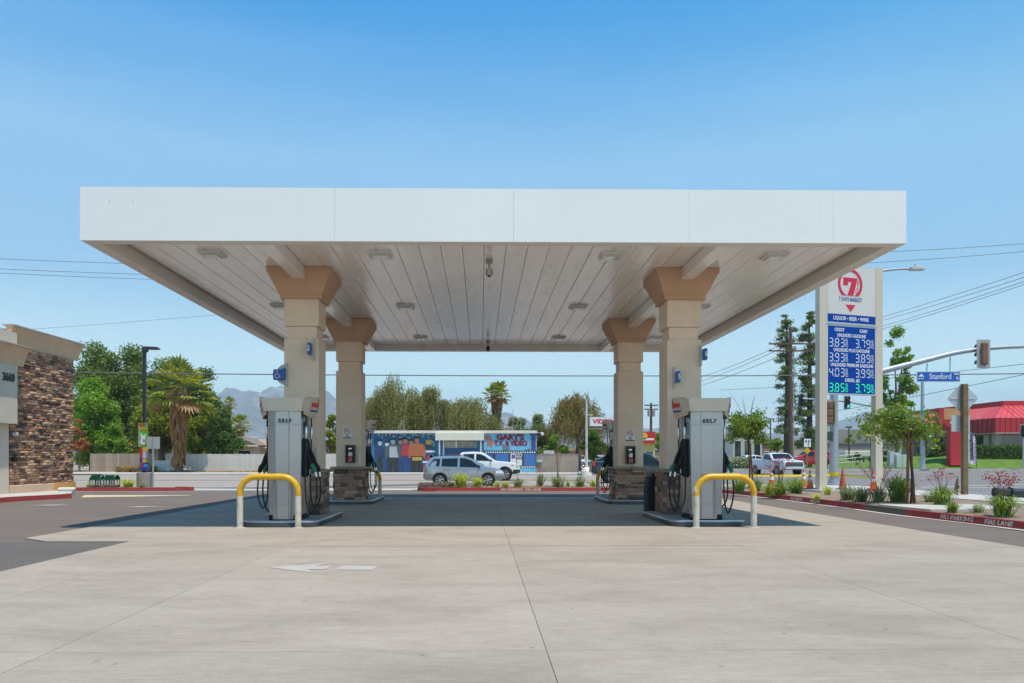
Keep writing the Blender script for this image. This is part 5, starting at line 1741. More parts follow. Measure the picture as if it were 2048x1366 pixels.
MB().box(0.0, -0.375, 3.42, 2.0, -0.352, 3.68).build('sign_script_band', M_PWHITE, sg)
low_building('commercial_building', 'tan shop with a dark green fascia behind the black pickup', gx(1305, 98), gx(1365, 98), 98, 0.28, 1.9, M('tan_shop_wall', (0.55, 0.40, 0.27), 0.8, var=0.15), M('green_fascia', (0.07, 0.12, 0.07), 0.6), 4)
low_building('commercial_building', 'red fenced tan building beyond the VIDEO pole sign', gx(1080, 105), gx(1238, 105), 105, 0.28, 2.2, M('redtan_wall', (0.42, 0.16, 0.10), 0.8, var=0.3, vs=1), M('redtan_trim', (0.5, 0.35, 0.2), 0.7), 5)
# ------------------------------------------------------------------ vehicles
def paint(name, c, metal=0.0, rough=0.28):
    return M(name, c, rough, metal=metal, var=0.02, coat=0.6)
M_TYRE = M('tyre_rubber', (0.022, 0.022, 0.023), 0.8, var=0.2)
M_RIM = M('alloy_rim', (0.50, 0.51, 0.53), 0.3, metal=0.8)
M_CARGLASS = M('car_glass', (0.010, 0.014, 0.017), 0.05, spec=0.5, var=0.1)
M_TRIM = M('car_black_trim', (0.02, 0.02, 0.022), 0.5)
M_LAMPC = M('headlamp_clear', (0.75, 0.76, 0.78), 0.12, spec=0.8)
M_LAMPR = M('tail_lamp_red', (0.50, 0.015, 0.012), 0.15, spec=0.8)
M_LAMPA = M('indicator_amber', (0.75, 0.22, 0.02), 0.15)
M_PLATE = M('licence_plate', (0.70, 0.72, 0.74), 0.4)

def interp(pts, x):
    if x <= pts[0][0]:
        return pts[0][1]
    for (a, za), (b, zb) in zip(pts, pts[1:]):
        if x <= b:
            t = (x - a) / (b - a) if b > a else 1
            return za + (zb - za) * t
    return pts[-1][1]

def car(name, label, cat, loc, rotz, top, belt, w, wheels, wr, base, body_mat, windows, screen, rear=None, clad=None, group=None,
        tumble=0.20, light_z=(0.72, 0.86), tail=True, tail_mat=None, rails=False, handles=(), mirror_x=0.75, grille=None, rim_mat=None, plate=True):
    t = thing(name, label, cat, loc, rotz, group)
    x0, x1 = top[0][0], top[-1][0]
    Lc = x1 - x0
    ra = wr + 0.075
    roof = max(z for _, z in top)
    def plan(x):
        k = (x - (x0 + x1) / 2) / (Lc / 2)
        return 1 - 0.16 * abs(k) ** 7 - 0.02 * abs(k) ** 2
    def bot(x):
        z = interp(base, x)
        for xw in wheels:
            d = abs(x - xw)
            if d < ra:
                z = max(z, wr + math.sqrt(max(0, ra * ra - d * d)))
        return z
    def W(x, z):
        b = interp(belt, x)
        f = 1 - 0.045 * max(0, (0.62 - z) / 0.4) ** 2 if z < b else 1 - tumble * min(1, (z - b) / max(0.05, roof - b))
        if z < b:
            f *= 1 - 0.03 * max(0, (z - 0.75) / max(0.05, b - 0.75))
        else:
            f *= 0.97
        return w / 2 * plan(x) * f
    xs = set()
    n = 64
    for i in range(n + 1):
        xs.add(round(x0 + Lc * i / n, 4))
    for xw in wheels:
        for k in range(17):
            xs.add(round(xw + ra * math.cos(math.pi * k / 16), 4))
        xs.add(round(xw - ra - 0.004, 4))
        xs.add(round(xw + ra + 0.004, 4))
    for a, _ in top:
        if x0 < a < x1:
            xs.add(round(a, 4))
    xs = sorted(x for x in xs if x0 <= x <= x1)
    rings = []
    for x in xs:
        tp, b0 = interp(top, x), bot(x)
        bl = min(interp(belt, x), tp - 0.03)
        bl = max(bl, b0 + 0.02)
        tp = max(tp, bl + 0.02)
        half = []
        for k in range(6):
            z = b0 + (bl - b0) * k / 5
            half.append((W(x, z), z))
        for k in range(1, 4):
            z = bl + (tp - 0.03 - bl) * k / 3
            half.append((W(x, max(z, bl)), z))
        wt = W(x, tp)
        half += [(wt * 0.93, tp - 0.004), (wt * 0.6, tp + 0.014), (0.0, tp + 0.02)]
        ring = [(x, y, z) for y, z in half] + [(x, -y, z) for y, z in half[-2::-1]]
        rings.append(ring)
    b = MB()
    m = len(rings[0])
    for r_ in rings:
        b.v += r_
    for i in range(len(rings) - 1):
        for j in range(m - 1):
            a = i * m + j
            b.f.append((a, a + 1, a + m + 1, a + m))
            b.m.append(0)
        b.f.append((i * m, (i + 1) * m, (i + 1) * m + m - 1, i * m + m - 1))
        b.m.append(0)
    b.f += [tuple(range(m)), tuple(range((len(rings) - 1) * m + m - 1, (len(rings) - 1) * m - 1, -1))]
    b.m += [0, 0]
    body = b.build('body', body_mat, t, smooth=38)
    def side_patch(nm, poly, mat, off, parent, sides=(-1, 1)):
        for s in sides:
            q = MB()
            vs = [(x, s * (W(x, z) + off), z) for x, z in poly]
            q.add(vs, [tuple(range(len(vs))) if s < 0 else tuple(range(len(vs) - 1, -1, -1))])
            q.build(nm, mat, parent)
    def grid_patch(nm, xa, xb, za, zb, mat, off, parent, sides=(-1, 1), nx=10):
        for s in sides:
            q = MB()
            for i in range(nx + 1):
                x = xa + (xb - xa) * i / nx
                lo = max(za(x) if callable(za) else za, bot(x) - 0.002)
                hi = zb(x) if callable(zb) else zb
                for z in (lo, (lo + hi) / 2, hi):
                    q.v.append((x, s * (W(x, z) + off), z))
            for i in range(nx):
                for j in range(2):
                    a = i * 3 + j
                    f = (a, a + 3, a + 4, a + 1)
                    q.f.append(f if s < 0 else f[::-1])
                    q.m.append(0)
            q.build(nm, mat, parent)
    for poly in windows:
        side_patch('side_window', poly, M_CARGLASS, 0.010, t)
    def screen_patch(nm, xa, xb):
        q = MB()
        st = 6
        for i in range(st + 1):
            x = xa + (xb - xa) * i / st
            z = interp(top, x)
            wt = W(x, z) * 0.90
            for y, dz in ((-wt, 0.002), (-wt * 0.6, 0.026), (0, 0.033), (wt * 0.6, 0.026), (wt, 0.002)):
                q.v.append((x, y, z + dz))
        for i in range(st):
            for j in range(4):
                a = i * 5 + j
                q.f.append((a, a + 5, a + 6, a + 1))
                q.m.append(0)
        q.build(nm, M_CARGLASS, t, smooth=60)
    screen_patch('windscreen', *screen)
    if rear:
        screen_patch('rear_window', *rear)
    if clad:
        for (xa, xb, za, zb, mat) in clad:
            grid_patch('cladding', xa, xb, za, zb, mat, 0.012, t, nx=12)
        q = MB()
    # wheel arches, wheels
    for xw in wheels:
        for s in (-1, 1):
            yw = s * (w / 2 * plan(xw) - 0.10)
            ar = MB()
            st = 14
            for k in range(st + 1):
                a = math.pi * k / st
                for rr, dy in ((ra, 0.006), (ra + 0.045, 0.004)):
                    xx, z = xw + rr * math.cos(a), wr + rr * math.sin(a)
                    ar.v.append((xx, s * (W(xx, z) + dy + 0.008), z))
            for k in range(st):
                a = 2 * k
                f = (a, a + 1, a + 3, a + 2)
                ar.f.append(f if s > 0 else f[::-1])
                ar.m.append(0)
            ar.build('arch_trim', clad[0][4] if clad else body_mat, t)
            MB().lathe([(ra - 0.01, -0.01), (ra - 0.01, 0.01)], 18, (xw, s * (w / 2 * plan(xw) - 0.30), wr), 'y').build('wheel_well', M_TRIM, t)
            wh = bpy.data.objects.new('wheel', None)
            COL.objects.link(wh)
            wh.parent = t
            wh.location = (xw, yw, wr)
            MB().lathe([(wr * 0.64, -0.09), (wr * 0.93, -0.105), (wr, -0.07), (wr, 0.07), (wr * 0.93, 0.105), (wr * 0.64, 0.09)], 28, (0, 0, 0), 'y').build('tyre', M_TYRE, wh, smooth=40)
            MB().lathe([(wr * 0.60, s * 0.07), (wr * 0.60, s * 0.085)] if s > 0 else [(wr * 0.60, s * 0.085), (wr * 0.60, s * 0.07)], 24, (0, 0, 0), 'y').build('rim_well', M_TRIM, wh)
            rb_ = MB()
            rb_.tube([(wr * 0.63 * math.cos(a), s * 0.098, wr * 0.63 * math.sin(a)) for a in [2 * math.pi * i / 24 for i in range(25)]], 0.014, 5)
            for k in range(6):
                a = 2 * math.pi * k / 6 + 0.3
                for da in (-0.13, 0.13):
                    rb_.tube([(0.05 * math.cos(a), s * 0.105, 0.05 * math.sin(a)), (wr * 0.62 * math.cos(a + da), s * 0.094, wr * 0.62 * math.sin(a + da))], 0.017, 5)
            rb_.lathe([(0.065, s * 0.09), (0.05, s * 0.118)] if s > 0 else [(0.05, s * 0.118), (0.065, s * 0.09)], 12, (0, 0, 0), 'y')
            rb_.build('rim', rim_mat or M_RIM, wh)
    # lamps, mirrors, handles
    for s in (-1, 1):
        grid_patch('headlamp', x1 - 0.52, x1 - 0.05, light_z[0], lambda x: min(light_z[1], interp(top, x) - 0.02), M_LAMPC, 0.011, t, (s,), 6)
        grid_patch('indicator', x1 - 0.60, x1 - 0.50, light_z[0] + 0.02, light_z[1] - 0.02, M_LAMPA, 0.012, t, (s,), 3)
        if tail:
            grid_patch('tail_lamp', x0 + 0.05, x0 + 0.22, light_z[1] - 0.04, light_z[1] + 0.26, tail_mat or M_LAMPR, 0.012, t, (s,), 4)
        mz = interp(belt, mirror_x) + 0.05
        q = MB()
        q.cbox(mirror_x, s * (W(mirror_x, mz) + 0.11), mz + 0.06, 0.10, 0.20, 0.15)
        q.build('mirror', M_TRIM, t, bevel=0.03)
        for hx in handles:
            hzv = interp(belt, hx) - 0.10
            MB().cbox(hx, s * (W(hx, hzv) + 0.018), hzv, 0.18, 0.035, 0.035).build('door_handle', body_mat if rails else M_TRIM, t, bevel=0.008)
        for (dx) in [hx + 0.16 for hx in handles]:
            grid_patch('door_gap', dx, dx + 0.012, 0.38, lambda x: interp(belt, x) - 0.02, M_TRIM, 0.0035, t, (s,), 1)
        if rails:
            MB().tube([(-1.75, s * 0.56, roof - 0.05), (-1.6, s * 0.56, roof + 0.05), (0.05, s * 0.55, roof + 0.05), (0.25, s * 0.55, roof - 0.05)], 0.022, 6).build('roof_rail', M_TRIM, t)
    gz0, gz1 = grille or (0.55, 0.70)
    wg = W(x1, (gz0 + gz1) / 2) * 0.9
    MB().box(x1 - 0.03, -wg, gz0, x1 + 0.012, wg, gz1).build('grille', M_TRIM, t)
    for k in range(2):
        MB().box(x1 + 0.013, -wg * 0.96, gz0 + (gz1 - gz0) * (0.30 + 0.35 * k), x1 + 0.022, wg * 0.96, gz0 + (gz1 - gz0) * (0.36 + 0.35 * k)).build('grille_bar', M_RIM, t)
    if plate:
        MB().box(x1 + 0.02, -0.16, gz0 - 0.17, x1 + 0.03, 0.16, gz0 - 0.03).build('number_plate', M_PLATE, t)
    return t

M_SILVER = paint('silver_car_paint', (0.40, 0.425, 0.46), 0.65, 0.28)
M_WHITEP = paint('white_car_paint', (0.78, 0.78, 0.78))
M_BLACKP = paint('black_blue_car_paint', (0.012, 0.02, 0.032), 0.1, 0.2)
M_REDP_ = paint('red_car_paint', (0.50, 0.015, 0.02))
M_CLAD = M('grey_lower_cladding', (0.20, 0.205, 0.21), 0.5)
SUV_TOP = [(-2.25, 0.60), (-2.24, 0.95), (-2.16, 1.12), (-1.88, 1.52), (-1.72, 1.60), (-1.2, 1.645), (-0.5, 1.655), (0.05, 1.62), (0.42, 1.50), (1.12, 1.10), (1.28, 1.06), (1.75, 0.98), (2.05, 0.88), (2.20, 0.74), (2.25, 0.55)]
SUV_BELT = [(-2.25, 1.05), (-1.0, 1.02), (1.1, 0.97), (2.25, 0.86)]
SUV_BASE = [(-2.25, 0.45), (-2.1, 0.34), (-1.7, 0.30), (1.7, 0.28), (2.05, 0.34), (2.25, 0.48)]
SUV_WIN = [[(-1.98, 1.10), (-1.36, 1.09), (-1.30, 1.50), (-1.66, 1.50)], [(-1.24, 1.085), (-0.36, 1.06), (-0.34, 1.535), (-1.20, 1.51)], [(-0.24, 1.055), (0.92, 1.02), (0.40, 1.42), (0.05, 1.53), (-0.22, 1.54)]]
sy = 42.0
car('silver_suv', 'silver compact SUV with roof rails driving past the planted island', 'SUV', (gx(929, sy), sy, gz(sy)), rad(0), SUV_TOP, SUV_BELT, 1.76, [-1.33, 1.32], 0.34, SUV_BASE, M_SILVER, SUV_WIN, (1.10, 0.40), (-2.12, -1.85),
    clad=[(-2.235, -1.74, 0.36, 0.66, M_CLAD), (-0.92, 0.92, 0.28, 0.47, M_CLAD), (1.74, 2.22, 0.34, 0.58, M_CLAD)], rails=True, handles=(-1.0, 0.02), mirror_x=0.82, light_z=(0.70, 0.84), tail_mat=M('tail_lamp_grey', (0.22, 0.20, 0.21), 0.15, spec=0.8))
PK_TOP = [(-2.95, 0.75), (-2.93, 1.30), (-2.9, 1.34), (-1.18, 1.34), (-1.12, 1.36), (-1.02, 1.80), (-0.9, 1.86), (-0.2, 1.90), (0.35, 1.87), (0.62, 1.78), (1.28, 1.32), (1.42, 1.27), (2.1, 1.22), (2.6, 1.13), (2.86, 1.02), (2.95, 0.7)]
PK_BELT = [(-2.95, 1.28), (-1.1, 1.27), (1.3, 1.20), (2.95, 1.08)]
PK_BASE = [(-2.95, 0.62), (-2.6, 0.50), (-1.0, 0.42), (1.4, 0.42), (2.55, 0.42), (2.95, 0.52)]
PK_WIN = [[(-0.86, 1.34), (-0.12, 1.32), (-0.10, 1.76), (-0.80, 1.75)], [(0.0, 1.315), (1.06, 1.28), (0.55, 1.64), (0.30, 1.74), (0.02, 1.765)]]
py0 = 50.5
car('white_pickup', 'white crew cab pickup truck passing the video shop behind the silver SUV', 'pickup truck', (gx(1040, py0) - 2.95, py0, gz(py0)), 0, PK_TOP, PK_BELT, 2.0, [-1.75, 1.92], 0.41, PK_BASE, M_WHITEP, PK_WIN, (1.26, 0.64), (-1.10, -1.03),
    clad=[(2.45, 2.93, 0.44, 0.72, M_TRIM)], handles=(-0.62, 0.25), mirror_x=1.0, light_z=(0.93, 1.08), grille=(0.72, 1.0), tumble=0.17)
by0 = 46.5
car('black_pickup', 'dark blue black pickup truck with a red tail lamp beyond the rear pump', 'pickup truck', (gx(1181, by0) + 2.95, by0, gz(by0)), rad(-2), [(a, b_ - 0.04) for a, b_ in PK_TOP], [(a, b_ - 0.04) for a, b_ in PK_BELT], 1.95, [-1.75, 1.92], 0.38, PK_BASE, M_BLACKP, [[(x, z - 0.04) for x, z in p] for p in PK_WIN], (1.26, 0.64), (-1.10, -1.03),
    handles=(-0.62, 0.25), mirror_x=1.0, light_z=(0.93, 1.08), grille=(0.72, 1.0), tumble=0.17)
OP_TOP = [(-2.7, 0.72), (-2.68, 1.20), (-2.64, 1.25), (-0.62, 1.25), (-0.56, 1.27), (-0.46, 1.66), (-0.35, 1.71), (0.1, 1.73), (0.45, 1.70), (0.62, 1.64), (1.12, 1.24), (1.25, 1.20), (2.4, 1.13), (2.62, 1.06), (2.7, 0.7)]
OP_BELT = [(-2.7, 1.18), (-0.6, 1.17), (1.2, 1.14), (2.7, 1.04)]
OP_WIN = [[(-0.32, 1.22), (0.92, 1.20), (0.50, 1.55), (0.30, 1.62), (-0.28, 1.62)]]
wy0 = 59.0
car('old_white_pickup', 'older white single cab pickup truck turning at the junction', 'pickup truck', (gx(1552, wy0), wy0, gz(wy0)), rad(-82), OP_TOP, OP_BELT, 1.9, [-1.6, 1.75], 0.36, [(-2.7, 0.55), (-2.0, 0.42), (2.2, 0.42), (2.7, 0.5)], paint('old_white_paint', (0.66, 0.68, 0.70), 0.0, 0.35), OP_WIN, (1.11, 0.63), (-0.55, -0.47),
    handles=(-0.1,), mirror_x=0.8, light_z=(0.82, 0.98), grille=(0.70, 1.0), tumble=0.15)
car('red_suv', 'bright red sport utility vehicle parked beyond the lawn corner by the pines', 'SUV', (gx(1618, 82), 82, 0.45), rad(178), [(a, b_ * 1.1) for a, b_ in SUV_TOP], [(a, b_ * 1.1) for a, b_ in SUV_BELT], 1.95, [-1.33, 1.32], 0.38, SUV_BASE, M_REDP_, [[(x, z * 1.1) for x, z in p] for p in SUV_WIN], (1.10, 0.40), (-2.12, -1.85), handles=(-1.0, 0.02), mirror_x=0.82)
CAR_TOP = [(-2.2, 0.6), (-2.18, 0.9), (-1.7, 1.0), (-1.1, 1.36), (-0.6, 1.44), (0.0, 1.44), (0.4, 1.36), (1.1, 0.98), (1.6, 0.92), (2.05, 0.82), (2.2, 0.6)]
CAR_BELT = [(-2.2, 0.92), (1.0, 0.9), (2.2, 0.8)]
CAR_BASE = [(-2.2, 0.4), (-1.8, 0.26), (1.8, 0.24), (2.2, 0.4)]
CAR_WIN = [[(-1.15, 0.98), (-0.2, 0.97), (-0.2, 1.34), (-0.85, 1.32)], [(-0.12, 0.97), (0.95, 0.94), (0.38, 1.28), (-0.1, 1.35)]]
def small_car(label, px, y, rz, mat, z=None, nm='parked_car'):
    return car(nm, label, 'car', (gx(px, y), y, gz(y) + 0.05 if z is None else z), rad(rz), CAR_TOP, CAR_BELT, 1.75, [-1.3, 1.35], 0.32, CAR_BASE, mat, CAR_WIN, (1.08, 0.41), (-1.68, -1.12), mirror_x=0.75)
small_car('white hatchback parked beyond the old white pickup by the flower bed', 1507, 80, 8, M_WHITEP)
small_car('grey white car parked far behind beside the VIDEO sign pole', 1188, 84, 175, M_WHITEP)
small_car('dark car parked far behind the tail of the black pickup', 1215, 80, 175, M_BLACKP)
small_car('dark car parked far behind the cab of the black pickup', 1345, 84, 90, M_BLACKP)
small_car('blue black car parked beyond the ramp railing, nearer the utility pole', 1662, 98, 5, paint('navy_car_paint', (0.03, 0.05, 0.09)))
small_car('dark teal car parked beyond the ramp railing, nearer the price sign', 1724, 98, 175, paint('teal_car_paint', (0.02, 0.12, 0.20)))
small_car('silver car parked in the far car park below the mountain', 1692, 108, 90, M_SILVER)

# ------------------------------------------------------------------ price sign
M_POST = M('sign_post_cream', (0.60, 0.52, 0.41), 0.6, var=0.04)
M_SWHITE = M('sign_face_white', (0.66, 0.63, 0.59), 0.6, var=0.015, spec=0.2)
M_SBLUE = M('sign_face_blue', (0.002, 0.055, 0.32), 0.6, var=0.03, spec=0.12)
M_SRED = M('sign_face_red', (0.62, 0.008, 0.045), 0.40)
M_STXT = M('sign_text_white', (0.80, 0.80, 0.80), 0.5)
M_LEDW = M('led_digits_white', (0.55, 0.60, 0.66), 0.4, emit=(0.55, 0.62, 0.7), es=0.15)
M_LEDG = M('led_digits_green', (0.02, 0.55, 0.25), 0.4, emit=(0.02, 0.9, 0.30), es=0.55)
M_SFRAME = M('sign_frame_silver', (0.60, 0.61, 0.63), 0.4, metal=0.3)
PSY = 27.0
ps = thing('price_sign', 'tall two post fuel price sign with white market logo above a blue price board', 'price sign', (gx(1700, PSY), PSY, 0.12), rad(19))
def sx_(px):
    return (px - 1700) / 52.5
def sz_(py):
    return (919 - py) / 55.55 + CAM_H - 0.12
for k, px in enumerate((1632.5, 1766)):
    MB().box(sx_(px) - 0.165, -0.10, 0.0, sx_(px) + 0.165, 0.12, sz_(531 if k else 533)).build('post', M_POST, ps, bevel=0.01)
    MB().box(sx_(px) - 0.22, -0.16, 0.0, sx_(px) + 0.22, 0.18, 0.10).build('base_plate', M_POST, ps)
MB().box(sx_(1606), -0.55, -0.06, sx_(1668), 0.5, 0.075).build('footing', M_WALK, ps)
xl, xr = sx_(1641), sx_(1758)
cab = MB().box(xl, -0.09, sz_(649.5), xr, 0.11, sz_(532)).build('upper_cabinet', M_SFRAME, ps)
MB().box(xl + 0.05, -0.098, sz_(631), xr - 0.05, -0.091, sz_(535)).build('white_face', M_SWHITE, cab)
MB().box(xl + 0.03, -0.098, sz_(647), xr - 0.03, -0.091, sz_(631.3)).build('blue_band', M_SBLUE, cab)
low = MB().box(xl, -0.09, sz_(790), xr, 0.11, sz_(651.5)).build('price_cabinet', M_SFRAME, ps)
MB().box(xl + 0.05, -0.098, sz_(787.5), xr - 0.05, -0.091, sz_(655)).build('price_face', M_SBLUE, low)
MB().box(xl - 0.02, -0.12, sz_(651), xr + 0.02, 0.10, sz_(650)).build('divider', M_SFRAME, ps)
yf = -0.103
seven = [(1678.9, 557.3), (1713, 557.3), (1702.5, 593.0), (1688.2, 593.0), (1698.8, 565.5), (1689.8, 565.5), (1689.8, 572.7), (1678.9, 572.7)]
MB().prism([(sx_(x), sz_(y)) for x, y in seven][::-1], 'y', yf - 0.003, -0.0985).build('red_seven', M_SRED, cab)
rg = MB()
cxr, czr = sx_(1695.3), sz_(570.0)
r0, r1 = 0.445, 0.555
zcut = sz_(593.0) - czr
a0 = math.asin(zcut / r1)
a1 = math.asin(zcut / r0)
nn = 40
for i in range(nn + 1):
    t_ = i / nn
    ao = a0 + (math.pi - 2 * a0) * t_
    ai = a1 + (math.pi - 2 * a1) * t_
    for y in (yf - 0.003, -0.0985):
        rg.v += [(cxr + r1 * math.cos(ao), y, czr + r1 * math.sin(ao)), (cxr + r0 * math.cos(ai), y, czr + r0 * math.sin(ai))]
for i in range(nn):
    a = i * 4
    rg.f += [(a, a + 4, a + 5, a + 1), (a, a + 2, a + 6, a + 4), (a + 1, a + 5, a + 7, a + 3)]
    rg.m += [0, 0, 0]
rg.build('red_ring', M_SRED, cab)
MB().prism([(sx_(1684.5), sz_(611)), (sx_(1707.5), sz_(611)), (sx_(1696.3), sz_(625.5))][::-1], 'y', yf - 0.003, -0.0985).build('red_triangle', M_SRED, cab)
MB().tube(smooth_pts([(sx_(1714.0), yf, sz_(565)), (sx_(1713.2), yf, sz_(575)), (sx_(1712), yf, sz_(585)), (sx_(1709.3), yf, sz_(587)), (sx_(1709), yf, sz_(580)), (sx_(1711.5), yf, sz_(577))], 5), 0.010, 5).build('hose_emblem', M_SRED, cab)
MB().tube([(sx_(1714.0), yf, sz_(563)), (sx_(1713.5), yf, sz_(571))], 0.022, 6).build('nozzle_emblem', M_SRED, cab)
M_SBTX = M('sign_text_blue', (0.01, 0.07, 0.28), 0.5)
def ptxt(body, px, py, size, mat, parent, wpx, off=0.003):
    me = text_mesh(body, size, off, 0.004)
    xs_ = [v.co.x for v in me.vertices]
    k = (wpx / 52.5) / (max(xs_) - min(xs_))
    me.transform(Matrix.Diagonal((k, 1, 1, 1)))
    me.materials.append(mat)
    o = bpy.data.objects.new('lettering', me)
    COL.objects.link(o)
    o.parent = parent
    o.location = (sx_(px), -0.101, sz_(py))
    o.rotation_euler = (rad(90), 0, 0)
    return o
ptxt('7 DAYS MARKET', 1696.0, 601, 0.20, M_SBTX, cab, 55)
ptxt('LIQUOR \u2022 BEER \u2022 WINE', 1697.5, 639.2, 0.185, M_STXT, cab, 84)
for body, px, py, wpx in (('CREDIT', 1670, 662.3, 23), ('CASH', 1727, 662.3, 18), ('UNLEADED GASOLINE', 1698.5, 673, 68), ('UNLEADED PLUS GASOLINE', 1699, 702.3, 86), ('UNLEADED PREMIUM GASOLINE', 1700, 731.8, 101), ('DIESEL #2', 1700.5, 761.7, 35)):
    ptxt(body, px, py, 0.165, M_STXT, low, wpx)
SEG = {'0': 'abcdef', '1': 'bc', '2': 'abged', '3': 'abgcd', '4': 'fgbc', '5': 'afgcd', '6': 'afgedc', '7': 'abc', '8': 'abcdefg', '9': 'abcdfg'}
def seg_digit(b, ch, x, z, w, h, s):
    """seven-segment digit, lower left corner at x, z"""
    def hbar(zz):
        b.box(x + s * 0.35, yf - 0.001, zz - s / 2, x + w - s * 0.35, -0.0985, zz + s / 2)
    def vbar(xx, z0, z1):
        b.box(xx - s / 2, yf - 0.0005, z0 + s * 0.6, xx + s / 2, -0.0985, z1 - s * 0.6)
    for g in SEG[ch]:
        if g == 'a': hbar(z + h)
        if g == 'd': hbar(z)
        if g == 'g': hbar(z + h / 2)
        if g == 'b': vbar(x + w, z + h / 2, z + h)
        if g == 'c': vbar(x + w, z, z + h / 2)
        if g == 'e': vbar(x, z, z + h / 2)
        if g == 'f': vbar(x, z + h / 2, z + h)
def price(txt, px, py, mat):
    x = sx_(px)
    h, w, s = 0.275, 0.145, 0.034
    z = sz_(py) - h / 2
    for ch in txt:
        b = MB()
        if ch == '.':
            b.box(x - 0.045, yf, z - 0.018, x - 0.012, -0.0985, z + 0.018)
            b.build('decimal_point', mat, low)
            x += 0.02
            continue
        seg_digit(b, ch, x, z, w, h, s)
        b.build('digit', mat, low)
        x += w + 0.10
    x -= 0.055
    b = MB()
    seg_digit(b, '9', x + 0.02, z + h * 0.58, 0.075, h * 0.42, 0.02)
    b.build('digit', mat, low)
    b = MB()
    b.box(x, yf, z + h * 0.47, x + 0.12, -0.0985, z + h * 0.51)
    seg_digit(b, '1', x - 0.06, z, 0.075, h * 0.38, 0.02)
    seg_digit(b, '0', x + 0.045, z, 0.07, h * 0.38, 0.02)
    b.build('digit', mat, low)
for (a, b_, py, mt) in (('3.83', '3.79', 687.5, M_LEDW), ('3.93', '3.89', 716.8, M_LEDW), ('4.03', '3.99', 746.6, M_LEDW), ('3.85', '3.79', 776.5, M_LEDG)):
    price(a, 1646.5, py, mt)
    price(b_, 1708.5, py, mt)

# ------------------------------------------------------------------ signal mast at the near corner
M_GALV = M('galvanised_steel', (0.40, 0.43, 0.46), 0.5, metal=0.45, var=0.12, vs=5)
M_SIGBK = M('signal_backplate', (0.42, 0.40, 0.37), 0.6, var=0.2)
M_SIGBR = M('signal_housing_brown', (0.20, 0.10, 0.06), 0.6, var=0.2)
M_SIGOL = M('signal_olive_bracket', (0.30, 0.25, 0.10), 0.6)
M_SIGBL = M('signal_black', (0.02, 0.022, 0.024), 0.5)
M_SIGGN = M('signal_lit_green', (0.02, 0.6, 0.35), 0.3, emit=(0.02, 0.75, 0.5), es=1.6)
M_SIGRD = M('signal_dim_red', (0.20, 0.03, 0.02), 0.3)
MY = 34.0
def mpt(px, py):
    return (gx(px, MY) - gx(1668, MY), 0, hz(py, MY) - 0.12)
mast = thing('signal_mast', 'galvanised traffic signal mast with a long curved arm behind the price sign', 'signal mast', (gx(1668, MY), MY, 0.12))
MB().tube([(0, 0, 0), (0, 0, 5.0), (0, 0, 9.6)], [0.19, 0.165, 0.12], 16).build('pole', M_GALV, mast, smooth=40)
MB().lathe([(0.34, 0.0), (0.34, 0.04), (0.24, 0.06), (0.22, 0.22), (0.19, 0.23)], 16).build('base', M_GALV, mast, smooth=30)
arm = smooth_pts([mpt(1668, 768), mpt(1720, 754), mpt(1790, 736), mpt(1850, 721), mpt(1910, 706), mpt(1975, 697), mpt(2048, 693), mpt(2180, 690)], 4)
MB().tube(arm, [0.155 - 0.085 * i / (len(arm) - 1) for i in range(len(arm))], 12).build('arm', M_GALV, mast, smooth=40)
la = smooth_pts([mpt(1668, 570), mpt(1700, 556), mpt(1745, 545), mpt(1790, 538.5), mpt(1822, 537.5)], 4)
MB().tube(la, 0.055, 8).build('lamp_arm', M_GALV, mast, smooth=40)
lh = mpt(1834, 538)
lb_ = MB()
lb_.prism([(lh[0] - 0.36, lh[2] + 0.05), (lh[0] - 0.30, lh[2] + 0.12), (lh[0] + 0.05, lh[2] + 0.10), (lh[0] + 0.34, lh[2] - 0.02), (lh[0] + 0.30, lh[2] - 0.06), (lh[0] - 0.30, lh[2] - 0.06)][::-1], 'y', -0.16, 0.16)
lb_.build('lamp_head', M_CAML, mast, bevel=0.03)
MB().lathe([(0.04, 0), (0.04, 0.07)], 8, (lh[0] - 0.1, 0, lh[2] + 0.11)).build('photocell', M_BLACK, mast)
